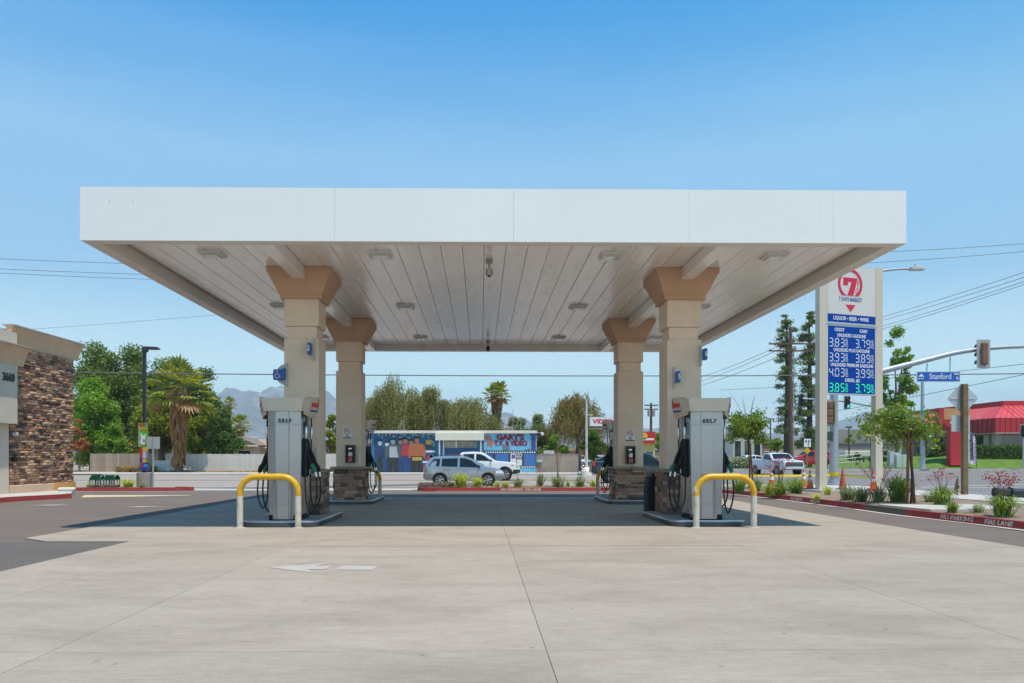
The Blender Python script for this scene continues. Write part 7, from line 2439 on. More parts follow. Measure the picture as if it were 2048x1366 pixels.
M_BARK = M('grey_brown_bark', (0.16, 0.115, 0.085), 0.9, var=0.3, vs=3, bmp=0.6, bs=18)
M_BARKD = M('dark_bark', (0.075, 0.055, 0.042), 0.9, var=0.3, vs=3, bmp=0.6, bs=18)
M_LEAF = {}
def LM(k, cols, **kw):
    M_LEAF[k] = leaf_mat('leaf_' + k, cols, **kw)
LM('oak', [(0.045, 0.075, 0.014), (0.075, 0.115, 0.022), (0.12, 0.155, 0.04), (0.06, 0.095, 0.022)])
LM('bright', [(0.055, 0.12, 0.010), (0.10, 0.19, 0.016), (0.16, 0.25, 0.03), (0.07, 0.14, 0.012)])
LM('gold', [(0.06, 0.12, 0.012), (0.10, 0.16, 0.018), (0.085, 0.14, 0.016), (0.30, 0.23, 0.03), (0.07, 0.12, 0.014)])
LM('dark', [(0.028, 0.062, 0.014), (0.05, 0.095, 0.022), (0.085, 0.13, 0.04), (0.038, 0.075, 0.02)])
LM('willow', [(0.10, 0.12, 0.028), (0.19, 0.19, 0.055), (0.30, 0.26, 0.10), (0.12, 0.13, 0.035), (0.26, 0.22, 0.10)], gain=1.35)
LM('olive', [(0.07, 0.09, 0.035), (0.115, 0.135, 0.06), (0.17, 0.19, 0.09), (0.085, 0.105, 0.045)])
LM('pepper', [(0.10, 0.115, 0.028), (0.18, 0.17, 0.045), (0.30, 0.20, 0.08), (0.13, 0.14, 0.035), (0.34, 0.17, 0.08)], gain=1.35)
LM('pine', [(0.04, 0.065, 0.02), (0.07, 0.10, 0.03), (0.13, 0.145, 0.045), (0.05, 0.08, 0.028)])
LM('young', [(0.05, 0.105, 0.012), (0.085, 0.15, 0.018), (0.13, 0.19, 0.03), (0.15, 0.12, 0.04)])
LM('rust', [(0.22, 0.085, 0.04), (0.30, 0.13, 0.06), (0.16, 0.06, 0.03)])
LM('hedge', [(0.03, 0.06, 0.012), (0.055, 0.095, 0.02), (0.09, 0.14, 0.03)])
LM('white', [(0.70, 0.70, 0.64), (0.60, 0.60, 0.52), (0.06, 0.11, 0.02), (0.10, 0.15, 0.03)], gain=1.1)
LM('palm', [(0.06, 0.10, 0.02), (0.13, 0.165, 0.035), (0.27, 0.24, 0.07), (0.085, 0.12, 0.025)], rough=0.4)
LM('palmdry', [(0.20, 0.12, 0.065), (0.27, 0.17, 0.09), (0.14, 0.075, 0.045)])
LM('strap', [(0.07, 0.12, 0.02), (0.12, 0.18, 0.035), (0.19, 0.23, 0.07)], rough=0.4)
LM('strapgrey', [(0.10, 0.13, 0.07), (0.16, 0.18, 0.10), (0.12, 0.15, 0.08)], rough=0.4)
LM('strapyel', [(0.18, 0.24, 0.03), (0.28, 0.31, 0.06), (0.36, 0.34, 0.12)], rough=0.45)
LM('redfl', [(0.42, 0.02, 0.03), (0.55, 0.05, 0.06), (0.34, 0.02, 0.03)], trans=0.15, gain=0.95)
LM('coral', [(0.60, 0.10, 0.09), (0.70, 0.18, 0.14), (0.50, 0.06, 0.06)], trans=0.15, gain=0.95)
LM('purple', [(0.30, 0.16, 0.34), (0.42, 0.26, 0.44), (0.07, 0.11, 0.02), (0.10, 0.14, 0.03), (0.36, 0.2, 0.3)], gain=1.2)
LM('dry', [(0.42, 0.30, 0.14), (0.50, 0.37, 0.19), (0.34, 0.22, 0.10)], gain=1.15)
M_STALK = M('flower_stalk', (0.20, 0.13, 0.07), 0.8)

def limb_set(parent, base_h, clumps, r0, rng, bark, lean=(0, 0), n=None, name='trunk', n_twigs=True):
    """tapered trunk with limbs reaching to the leaf clumps"""
    b = MB()
    top = Vector((lean[0], lean[1], base_h))
    pts = smooth_pts([(0, 0, -0.25), (lean[0] * 0.3 + rng.uniform(-0.1, 0.1), lean[1] * 0.3, base_h * 0.5), tuple(top)], 4)
    b.tube(pts, [r0 * (1.25 - 0.5 * i / (len(pts) - 1)) for i in range(len(pts))], 9)
    b.build(name, bark, parent, smooth=50)
    order = list(clumps)
    rng.shuffle(order)
    for (c, r) in order[: (n or len(order))]:
        c = Vector(c)
        mid = top.lerp(c, 0.5) + Vector((rng.uniform(-0.3, 0.3), rng.uniform(-0.3, 0.3), rng.uniform(0.0, 0.4))) * r
        P = smooth_pts([tuple(top - Vector((0, 0, base_h * 0.12))), tuple(mid), tuple(c)], 3)
        MB().tube(P, [r0 * 0.62 * (1 - 0.8 * i / (len(P) - 1)) + 0.012 for i in range(len(P))], 6).build('limb', bark, parent, smooth=50)

def tree(label, px, y, top, bottom, half_w, leafk, nleaf, lsize, seed, cat='tree', nclump=16, trunk_r=0.22, bark=None, z0=None, depth=None, name='broadleaf_tree', shape='round', up=0.5, flat=0.85, clump=(0.30, 0.46), extra=None, hollow=0.45):
    r = random.Random(seed)
    rng = np.random.default_rng(seed)
    zb = gz(y) if z0 is None else z0
    t = thing(name, label, cat, (gx(px, y), y, zb))
    s = y / FPX
    zt, zl = hz(top, y) - zb, hz(bottom, y) - zb
    rx_ = half_w * s
    ry_ = depth or rx_ * 0.9
    cz = (zt + zl) / 2
    rz_ = (zt - zl) / 2
    clumps = []
    R_ = min(rx_, rz_)
    for k in range(nclump):
        while True:
            d = Vector((r.gauss(0, 1), r.gauss(0, 1), r.gauss(0, 1))).normalized()
            q = r.uniform(0.35, 0.82)
            cr_ = R_ * r.uniform(*clump)
            p = Vector((d.x * rx_ * q, d.y * ry_ * q, d.z * rz_ * q))
            if shape == 'dome' and d.z < -0.45:
                continue
            break
        p = Vector((max(-rx_ + cr_ * 0.8, min(rx_ - cr_ * 0.8, p.x)), p.y, max(-rz_ + cr_ * flat * 0.9, min(rz_ - cr_ * flat * 0.9, p.z))))
        clumps.append(((p.x, p.y, cz + p.z), cr_))
    # make sure the top and flanks are reached
    clumps.append(((r.uniform(-0.15, 0.15) * rx_, 0, zt - R_ * 0.3), R_ * 0.34))
    clumps.append(((-rx_ + R_ * 0.32, 0, cz - rz_ * 0.1), R_ * 0.34))
    clumps.append(((rx_ - R_ * 0.32, 0, cz - rz_ * 0.15), R_ * 0.34))
    limb_set(t, max(0.6, zl + (zt - zl) * 0.22), clumps, trunk_r, r, bark or M_BARK, n=min(9, nclump))
    P = clump_cloud(clumps, nleaf, rng, (hollow, 1.0), flat)
    P = P[P[:, 2] > 0.15]
    # stray leaves beyond the clumps break the outline
    leaves('crown', P, lsize, M_LEAF[leafk], t, 0.6, up, rng=rng)
    if extra:
        k2, frac, sz = extra
        n2 = int(nleaf * frac)
        P2 = clump_cloud([(c, q * 1.02) for c, q in clumps], n2 * 3, rng, (0.9, 1.08), flat)
        top_sel = P2[np.argsort(-P2[:, 2] + rng.normal(size=len(P2)) * rz_ * 0.8)][:n2]
        leaves('blossom', top_sel, sz, M_LEAF[k2], t, 0.5, 1.2, rng=rng)
    return t

def weeping(label, px, y, top, bottom, half_w, leafk, nstr, seed, lsize=0.20, name='weeping_tree', z0=None, trunk_r=0.25, hang=(1.6, 4.2), per=26):
    r = random.Random(seed)
    rng = np.random.default_rng(seed)
    zb = gz(y) if z0 is None else z0
    t = thing(name, label, 'tree', (gx(px, y), y, zb))
    s = y / FPX
    zt, zl = hz(top, y) - zb, hz(bottom, y) - zb
    rx_ = half_w * s
    H = zt - zl
    clumps = []
    for k in range(24):
        a = r.uniform(0, 2 * math.pi)
        q = math.sqrt(r.random())
        x, yy = q * rx_ * 0.86 * math.cos(a), q * rx_ * 0.7 * math.sin(a)
        z = zl + H * (0.50 + 0.46 * (1 - q ** 1.6)) - r.uniform(0, 0.12) * H
        clumps.append(((x, yy, z), rx_ * r.uniform(0.22, 0.36)))
    clumps.append(((rx_ * r.uniform(-0.2, 0.2), 0, zt - rx_ * 0.22), rx_ * 0.22))
    limb_set(t, zl + H * 0.30 if zl > 0.5 else H * 0.35, clumps, trunk_r, r, M_BARK, n=10)
    P0 = clump_cloud(clumps, nstr, rng, (0.6, 1.0), 0.7)
    C, D = [], []
    for p in P0:
        ln = r.uniform(*hang)
        n = max(6, int(per * ln / hang[1]))
        tt = np.linspace(0, 1, n)
        out = np.array([p[0], p[1]]) / max(0.1, math.hypot(p[0], p[1])) * r.uniform(0.0, 0.35)
        sw = np.array([r.gauss(0, 0.18), r.gauss(0, 0.18)])
        xy = p[None, :2] + out[None] * np.sqrt(tt)[:, None] + sw[None] * (tt ** 2)[:, None]
        z = p[2] + 0.12 * np.sin(tt * 2.2) - ln * tt ** 1.25
        Q = np.column_stack([xy, z]) + rng.normal(size=(n, 3)) * 0.06
        C.append(Q[Q[:, 2] > 0.5])
    C = np.concatenate(C)
    n = len(C)
    D = unit(rng.normal(size=(n, 3)) * 0.45 + np.array([0, 0, -1.0]))
    Wd = unit(np.cross(rng.normal(size=(n, 3)), D))
    L = lsize * rng.uniform(0.7, 1.5, n)
    V, F = leaf_quads(C, D, Wd, L, L * 0.30)
    link('crown', np_mesh('crown', V, F, M_LEAF[leafk]), t)
    return t

def fan_palm(label, px, y, top, crown_bot, half_w, seed, z0=None, trunk_r=0.28, skirt=0.5, n_fr=34, flare=1.0):
    r = random.Random(seed)
    rng = np.random.default_rng(seed)
    zb = gz(y) if z0 is None else z0
    t = thing('fan_palm', label, 'palm tree', (gx(px, y), y, zb))
    s = y / FPX
    R_ = half_w * s
    zt = hz(top, y) - zb
    zc = zt - R_ * 0.80
    pts = smooth_pts([(0.0, 0, -0.2), (r.uniform(-0.1, 0.1), 0, zc * 0.5), (0, 0, zc)], 4)
    b = MB()
    b.tube(pts, [trunk_r * (1.15 - 0.25 * i / (len(pts) - 1)) for i in range(len(pts))], 10)
    b.build('trunk', M_BARK, t, smooth=50)
    # skirt of dead fronds hanging down the trunk
    zs = hz(crown_bot, y) - zb
    nsk = 520
    C, D = [], []
    for k in range(nsk):
        a = r.uniform(0, 2 * math.pi)
        f = r.random()
        z = zs + (zc - zs) * f
        rad_ = (trunk_r + R_ * 0.04 + R_ * 0.20 * f ** 2.2) * flare * r.uniform(0.75, 1.1)
        C.append((rad_ * math.cos(a), rad_ * math.sin(a), z))
        D.append((0.25 * math.cos(a), 0.25 * math.sin(a), -1))
    C, D = np.array(C), unit(np.array(D) + rng.normal(size=(nsk, 3)) * 0.12)
    Wd = unit(np.cross(D, rng.normal(size=(nsk, 3))))
    L = R_ * 0.42 * rng.uniform(0.6, 1.2, nsk)
    V, F = leaf_quads(C, D, Wd, L, L * 0.28)
    link('dead_fronds', np_mesh('dead_fronds', V, F, M_LEAF['palmdry']), t)
    # live fronds: stalk plus a pleated fan of blades, each frond a part
    for k in range(n_fr):
        a = k * 2.399963 + r.uniform(-0.2, 0.2)
        el = rad(84 - 112 * (k / (n_fr - 1)) ** 0.9)
        d = Vector((math.cos(a) * math.cos(el), math.sin(a) * math.cos(el), math.sin(el)))
        base = Vector((0, 0, zc)) + d * 0.15
        stalk = R_ * r.uniform(0.44, 0.68)
        P1 = base + d * stalk * 0.6
        hub = base + d * stalk + Vector((0, 0, -0.10 * R_ * math.cos(el)))
        side = d.cross(Vector((0, 0, 1)))
        side = side.normalized() if side.length > 0.1 else Vector((1, 0, 0))
        upv = side.cross(d).normalized()
        fb_ = MB()
        nb = 15
        bl = R_ * r.uniform(0.50, 0.66)
        for i in range(nb):
            th = rad(-88 + 176 * i / (nb - 1))
            dirv = (d * math.cos(th) + side * math.sin(th)).normalized()
            l = bl * (0.72 + 0.28 * math.cos(th))
            wv = (side * math.cos(th) - d * math.sin(th)).normalized()
            tip = hub + dirv * l + Vector((0, 0, -l * (0.10 + 0.16 * r.random())))
            m_ = hub + dirv * l * 0.55 + upv * 0.02
            ww = bl * 0.085
            fb_.add([tuple(hub), tuple(m_ - wv * ww), tuple(tip), tuple(m_ + wv * ww)], [(0, 1, 2, 3)])
        fb_.tube([tuple(base), tuple(P1), tuple(hub)], [0.035, 0.025, 0.018], 4)
        dry = k > n_fr * 0.93
        fb_.build('frond', M_LEAF['palmdry' if dry else 'palm'], t)
    return t

def tuft(label, px, base, h_px, w_px, leafk, n, seed, y=None, z=0.13, flowers=None, name='strappy_plant', cat='plant', bw=0.012, droop=0.5, group=None):
    """clump of arching strap leaves, with optional flower stalks"""
    r = random.Random(seed)
    yy = y or FPX * (CAM_H - z) / (base - 919)
    t = thing(name, label, cat, (gx(px, yy), yy, z), 0, group)
    s = yy / FPX
    H, Wd_ = h_px * s, w_px * s * 0.72
    b = MB()
    for k in range(int(n * 1.7)):
        a = r.uniform(0, 2 * math.pi)
        sp = r.random() ** 0.7
        l = H * r.uniform(0.65, 1.12)
        ox, oy = r.gauss(0, Wd_ * 0.14), r.gauss(0, Wd_ * 0.14)
        out = Wd_ * sp
        dx, dy = math.cos(a), math.sin(a)
        w = bw * r.uniform(0.7, 1.3)
        px_, py_ = -dy * w, dx * w
        pts = [(0, 0), (out * 0.32, l * 0.52), (out * 0.70, l * (0.90 - 0.16 * sp)), (out * 1.08, l * (1.0 - droop * sp))]
        vs = []
        for i, (o_, z_) in enumerate(pts):
            f = (1.0, 1.0, 0.8, 0.12)[i]
            vs += [(ox + dx * o_ - px_ * f, oy + dy * o_ - py_ * f, z_ - 0.02), (ox + dx * o_ + px_ * f, oy + dy * o_ + py_ * f, z_ - 0.02)]
        b.add(vs, [(0, 1, 3, 2), (2, 3, 5, 4), (4, 5, 7, 6)])
    tag(b.build('leaf_clump', M_LEAF[leafk], t), kind='stuff')
    if flowers:
        fk, nst, fh, spread, fsz, nfl = flowers
        for k in range(nst):
            a = r.uniform(0, 2 * math.pi)
            l = fh * s * r.uniform(0.75, 1.05)
            o_ = spread * s * r.uniform(0.2, 1.0)
            tip = Vector((math.cos(a) * o_, math.sin(a) * o_, l))
            P = smooth_pts([(0, 0, 0), (tip.x * 0.3, tip.y * 0.3, l * 0.55), tuple(tip)], 4)
            st_ = MB().tube(P, [0.008 - 0.004 * i / (len(P) - 1) for i in range(len(P))], 4).build('flower_stalk', M_STALK, t)
            fb_ = MB()
            for q in range(nfl):
                if fk == 'coral':
                    f = r.uniform(0.55, 1.0)
                    c = Vector(P[min(len(P) - 1, int(f * (len(P) - 1)))]).lerp(P[-1], r.random() * 0.3)
                    c = c + Vector((r.gauss(0, 0.02), r.gauss(0, 0.02), r.gauss(0, 0.04)))
                else:
                    c = tip + Vector((r.gauss(0, fsz * 2.0), r.gauss(0, fsz * 2.0), r.gauss(0.0, fsz * 1.8)))
                d = Vector((r.gauss(0, 1), r.gauss(0, 1), r.gauss(0.6, 0.6))).normalized() * fsz
                e = d.cross(Vector((r.gauss(0, 1), r.gauss(0, 1), r.gauss(0, 1)))).normalized() * fsz * 0.35
                g = d.cross(e).normalized() * fsz * 0.35
                fb_.add([tuple(c - d), tuple(c + e), tuple(c + d), tuple(c - e)], [(0, 1, 2, 3)])
                fb_.add([tuple(c - d), tuple(c + g), tuple(c + d), tuple(c - g)], [(0, 1, 2, 3)])
            tag(fb_.build('flowers', M_LEAF[fk], st_), kind='stuff')
    return t

def ground_cover(name, label, cat, x0, x1, y0, y1, z, leafk, n, seed, size=0.05, h=0.16):
    rng = np.random.default_rng(seed)
    P = np.column_stack([rng.uniform(x0, x1, n), rng.uniform(y0, y1, n), z + h * rng.random(n) ** 0.8])
    o = leaves(name, P, size, M_LEAF[leafk], None, 0.6, 0.8, rng=rng)
    tag(o, label, cat, kind='stuff')
    return o

# ------------------------------------------------------------------ trees west of the street
tree('huge dark green tree towering behind the store corner', 196, 80, 680, 915, 84, 'oak', 30000, 0.27, 101, nclump=46, trunk_r=0.45, clump=(0.22, 0.34))
tree('second tall dark green tree just left of the lamp post head', 268, 82, 686, 915, 76, 'oak', 26000, 0.27, 111, nclump=42, trunk_r=0.4, clump=(0.22, 0.34))
tree('dark upper tree crown between the lamp post and the fan palm', 322, 84, 712, 890, 72, 'oak', 17000, 0.26, 102, nclump=20)
tree('bright green leafy tree overhanging the brown fence beside the store', 184, 69, 752, 945, 60, 'bright', 24000, 0.24, 103, nclump=36, trunk_r=0.2, clump=(0.24, 0.40))
tree('low bright green boughs hanging over the brown fence near the green racks', 228, 68.2, 845, 948, 32, 'bright', 7500, 0.22, 104, nclump=14, trunk_r=0.14, name='leafy_shrub', cat='shrub')
tree('green tree dotted with yellow blossom behind the lamp post', 325, 70, 778, 938, 62, 'gold', 22000, 0.22, 105, nclump=22, extra=('gold', 0.08, 0.3))
tree('dark green tree rising just behind the tall fan palm', 410, 73, 732, 935, 56, 'dark', 18000, 0.24, 106, nclump=20)
tree('yellow blossomed green tree behind the skirt of the fan palm', 408, 69.5, 800, 930, 50, 'gold', 11000, 0.22, 107, nclump=16)
tree('rounded grey green tree leaning over the white fence', 444, 67.5, 815, 944, 44, 'dark', 14000, 0.2, 108, nclump=16, trunk_r=0.1, clump=(0.3, 0.42))
tree('reddish brown dry bush next to the store wall', 158, 66, 838, 925, 18, 'rust', 4500, 0.16, 109, nclump=9, trunk_r=0.08, name='dry_bush', cat='bush')
tree('yellow green bush glimpsed between the two columns on the store side', 664, 74, 828, 940, 26, 'gold', 6000, 0.22, 110, nclump=10)
fan_palm('tall shaggy fan palm standing before the white fence', 358, 64.5, 733, 925, 63, 1, trunk_r=0.32, n_fr=40, flare=1.0)
fan_palm('small far fan palm with a thin bare trunk against the mountain', 459, 150, 797, 846, 15, 2, trunk_r=0.24, n_fr=22, flare=0.7)
fan_palm('mid distance fan palm above the bungalow roof', 480, 100, 833, 905, 22, 3, trunk_r=0.30, n_fr=26)
# trees behind the video shop
weeping('drooping willowy tree behind the mural end of the video shop', 790, 74, 748, 885, 66, 'willow', 1250, 201)
weeping('drooping willowy tree behind the awning of the video shop', 862, 76, 772, 885, 54, 'willow', 1150, 202)
weeping('drooping willowy tree behind the painted sign of the video shop', 938, 73.5, 786, 885, 60, 'willow', 1050, 203)
weeping('drooping tree half hidden behind the rear column on the store side', 742, 78, 790, 890, 34, 'willow', 700, 204)
fan_palm('fan palm with a thick brown skirt behind the video shop', 993, 80, 768, 872, 27, 4, trunk_r=0.34, n_fr=30)
tree('grey green olive tree behind the right end of the video shop', 1030, 79, 832, 910, 34, 'olive', 9000, 0.2, 205, nclump=16)
tree('taller grey green olive tree beyond the shop corner lamp', 1078, 77, 826, 930, 36, 'olive', 11000, 0.2, 206, nclump=18)
tree('low leafy shrub behind the tan block wall', 1112, 68, 868, 930, 26, 'bright', 5000, 0.18, 207, nclump=10, name='leafy_shrub', cat='shrub')
weeping('rusty green pepper tree behind the VIDEO pole sign', 1158, 70, 776, 912, 64, 'pepper', 1500, 208, hang=(0.8, 2.4), per=20)
tree('small round street tree under the VIDEO sign', 1187, 66, 858, 922, 30, 'hedge', 8500, 0.17, 209, nclump=14, trunk_r=0.1, name='street_tree')
tree('fresh green tree beyond the black pickup', 1322, 104, 861, 908, 34, 'bright', 7000, 0.26, 210, nclump=14)
# east side
def pine(label, px, y, top, bottom, half_w, seed, z0=0.4):
    r = random.Random(seed)
    rng = np.random.default_rng(seed)
    t = thing('pine_tree', label, 'pine tree', (gx(px, y), y, z0))
    s = y / FPX
    H = hz(top, y) - z0
    zl = hz(bottom, y) - z0
    MB().tube([(0, 0, -0.2), (0.1, 0, H * 0.5), (0, 0, H * 0.97)], [0.36, 0.26, 0.05], 9).build('trunk', M_BARKD, t, smooth=50)
    C = []
    z = zl
    while z < H * 0.99:
        f = (z - zl) / (H - zl)
        R_ = half_w * s * (1.0 - 0.45 * f) * (0.7 + 0.3 * r.random())
        if f > 0.93:
            R_ *= 0.5
        for k in range(r.choice((1, 2, 3, 3))):
            a = r.uniform(0, 2 * math.pi)
            l = R_ * r.uniform(0.55, 1.05)
            tip = Vector((math.cos(a) * l, math.sin(a) * l, z + l * r.uniform(0.0, 0.45)))
            MB().tube([(0, 0, z), (tip.x * 0.55, tip.y * 0.55, z + l * 0.05), tuple(tip)], [0.06, 0.04, 0.015], 4).build('branch', M_BARKD, t)
            for q in range(r.choice((2, 3))):
                c = Vector((0, 0, z)).lerp(tip, r.uniform(0.55, 1.0))
                cr_ = r.uniform(0.35, 0.62) * (0.75 if f > 0.8 else 1)
                n = int(85 * cr_ / 0.5)
                d = unit(rng.normal(size=(n, 3)))
                C.append(np.array(c) + (d * cr_ * rng.random((n, 1)) ** 0.5 + rng.normal(size=(n, 3)) * cr_ * 0.25) * np.array([1.15, 1.15, 0.62]))
        z += r.uniform(0.35, 0.75)
    P = np.concatenate(C)
    n = len(P)
    D = unit(rng.normal(size=(n, 3)) + np.array([0, 0, 0.5]))
    Wd = unit(np.cross(D, rng.normal(size=(n, 3))))
    L = rng.uniform(0.16, 0.34, n)
    V, F = leaf_quads(P, D, Wd, L, L * 0.32)
    link('crown', np_mesh('crown', V, F, M_LEAF['pine']), t)
pine('tall narrow pine beside the brown utility pole', 1573, 81, 620, 868, 29, 301)
pine('tall narrow pine half hidden by the price sign post', 1618, 85, 616, 890, 28, 302)
tree('tall open crowned tree rising behind the price sign', 1793, 90, 652, 868, 44, 'bright', 10500, 0.28, 303, nclump=52, trunk_r=0.2, clump=(0.12, 0.24), hollow=0.2)
tree('lower spreading tree behind the far post of the price sign', 1755, 86, 800, 900, 34, 'bright', 5000, 0.28, 304, nclump=26, clump=(0.14, 0.26), hollow=0.2)
tree('small yellow green tree before the beige building', 1554, 96, 876, 908, 18, 'gold', 3500, 0.2, 305, nclump=8, trunk_r=0.1)
tree('small green tree under the pines by the utility pole', 1622, 96, 862, 905, 20, 'bright', 3000, 0.24, 306, nclump=8, trunk_r=0.1)
tree('small tree in the far car park below the mountain', 1700, 112, 868, 893, 12, 'gold', 900, 0.25, 307, nclump=6, trunk_r=0.08)
for (px, top, bot, hw, lab, sd) in ((1862, 893, 918, 24, 'low clipped shrub on the lawn, nearest the far signal mast', 308), (1885, 886, 914, 20, 'clipped shrub on the lawn beside the red pylon', 309), (1712, 905, 926, 18, 'dark shrub beyond the ramp railing', 310), (1760, 900, 932, 24, 'dark shrub on the bank behind the far post of the price sign', 311)):
    tree(lab, px, 76.5, top, bot, hw, 'hedge', 4500, 0.16, sd, nclump=9, trunk_r=0.05, z0=0.9, name='lawn_shrub', cat='shrub', flat=0.8)
# clipped hedge before the red building
hg = thing('clipped_hedge', 'clipped green hedge under the windows of the red roofed building', 'hedge', (gx(1935, 75.4), 75.4, 1.55))
rngh = np.random.default_rng(7)
hl = gx(2150, 75.6) - gx(1935, 75.6)
MB().box(0.1, -0.4, -0.4, hl - 0.1, 0.4, 0.95).build('hedge_core', M('hedge_core_dark', (0.02, 0.035, 0.01), 0.9), hg)
nh = 9000
side_ = rngh.random(nh)
P = np.column_stack([rngh.uniform(0, hl, nh), np.where(side_ < 0.55, -0.5 + rngh.normal(size=nh) * 0.05, rngh.uniform(-0.5, 0.5, nh)), np.where(side_ < 0.55, rngh.uniform(-0.3, 1.05, nh), 1.05 + rngh.normal(size=nh) * 0.06)])
leaves('hedge_leaves', P, 0.15, M_LEAF['hedge'], hg, 0.6, 0.5, rng=rngh)
fl = thing('flowering_hedge', 'white flowering bushes on the verge behind the staked young tree', 'hedge', (gx(1448, 76), 76, 0.35))
rngf = np.random.default_rng(8)
nf = 6500
wl_ = gx(1506, 76) - gx(1448, 76)
P = np.column_stack([rngf.uniform(0, wl_, nf), rngf.normal(size=nf) * 0.35, 0.1 + 1.1 * rngf.random(nf) ** 0.7 * (0.75 + 0.25 * np.sin(rngf.uniform(0, 6, nf)))])
leaves('flower_leaves', P, 0.13, M_LEAF['white'], fl, 0.7, 0.6, rng=rngf)
MB().box(0.1, -0.2, -0.1, wl_ - 0.1, 0.2, 0.75).build('stems', M('hedge_core_dark', (0.02, 0.035, 0.01), 0.9), fl)
vg = MB()
vg.add([(15.5, 78.5, 0.33), (21.0, 71.6, 0.36), (27, 73.0, 0.40), (27, 84, 0.4), (15.5, 86, 0.36)], [(0, 1, 2, 3, 4)])
tag(vg.build('verge', bpy.data.materials['lawn_turf']), kind='structure')

# staked young trees in the planter
def staked(label, px, base, top, bottom, half_w, seed, stakes, y=None, n=2600, wisps=0, shift=0.0):
    yy = y or FPX * (CAM_H - 0.13) / (base - 919)
    r = random.Random(seed)
    rng = np.random.default_rng(seed)
    t = thing('young_tree', label, 'tree', (gx(px, yy), yy, 0.13))
    s = yy / FPX
    zt, zl = hz(top, yy) - 0.13, hz(bottom, yy) - 0.13
    hw = half_w * s
    trunk = smooth_pts([(0, 0, -0.05), (0.03, 0, zl * 0.5), (-0.02, 0.02, zl), (0.0, 0, zl + (zt - zl) * 0.35)], 4)
    MB().tube(trunk, [0.035 - 0.015 * i / (len(trunk) - 1) for i in range(len(trunk))], 8).build('trunk', M_BARKD, t, smooth=50)
    C, N_ = [], []
    for k in range(26 + wisps):
        a = r.uniform(0, 2 * math.pi)
        f = r.random()
        l = hw * r.uniform(0.45, 1.05)
        z0_ = zl + (zt - zl) * r.uniform(0.0, 0.5)
        zz = zl + (zt - zl) * (0.15 + 0.80 * r.random()) - 0.35 * (l / hw) ** 2 * (zt - zl) * 0.5
        tip = Vector((math.cos(a) * l + shift, math.sin(a) * l * 0.9, zz))
        if k >= 26:
            tip = Vector((r.gauss(0, hw * 0.5), 0.1, zt + r.uniform(0.3, 0.75)))
        P = smooth_pts([(0, 0, z0_), (tip.x * 0.5, tip.y * 0.5, (z0_ + tip.z) / 2 + 0.2), tuple(tip)], 5)
        MB().tube(P, [0.013 - 0.010 * i / (len(P) - 1) for i in range(len(P))], 5).build('limb', M_BARK, t)
        if k >= 26:
            continue
        # pinnate leaves droop from the outer half of every branch
        m_ = n // 26
        f = rng.uniform(0.35, 1.0, m_)
        ii = np.clip((f * (len(P) - 1)).astype(int), 0, len(P) - 2)
        PA = np.array([tuple(p) for p in P])
        C.append(PA[ii] + (PA[ii + 1] - PA[ii]) * rng.random((m_, 1)) + rng.normal(size=(m_, 3)) * np.array([0.13, 0.13, 0.09]))
    P = np.concatenate(C)
    leaves('crown', P, 0.115, M_LEAF['young'], t, 0.45, 0.5, hang=0.35, rng=rng)
    for i, (sx0, sx1, ztop) in enumerate(stakes):
        MB().tube([(sx0, -0.06 + 0.12 * (i % 2), -0.05), (sx1, -0.06 + 0.12 * (i % 2), ztop)], 0.035, 8).build('stake', M('stake_timber', (0.22, 0.10, 0.045), 0.85, var=0.25, vs=4), t)
    if len(stakes) > 1:
        for zq in (0.62, stakes[0][2] - 0.12):
            f0 = zq / stakes[0][2]
            xa = stakes[0][0] + (stakes[0][1] - stakes[0][0]) * f0
            xb = stakes[1][0] + (stakes[1][1] - stakes[1][0]) * f0
            MB().tube(smooth_pts([(xa, -0.06, zq), ((xa + xb) / 2, -0.10, zq - 0.05), (xb, 0.06, zq + 0.03), ((xa + xb) / 2, 0.08, zq), (xa, -0.03, zq + 0.02)], 3), 0.010, 5).build('tie', M_RUB, t)
    return t
staked('young tree tied between two brown stakes in front of the price sign', 1822, 1008, 806, 900, 84, 401, [(-0.13, -0.10, 1.95), (0.13, -0.02, 1.98)], n=2400, shift=-0.42)
staked('young staked tree with wispy top shoots beside the front pump', 1498, 985, 815, 895, 46, 402, [(0.14, 0.02, 1.75)], y=29.0, n=4600, wisps=5)

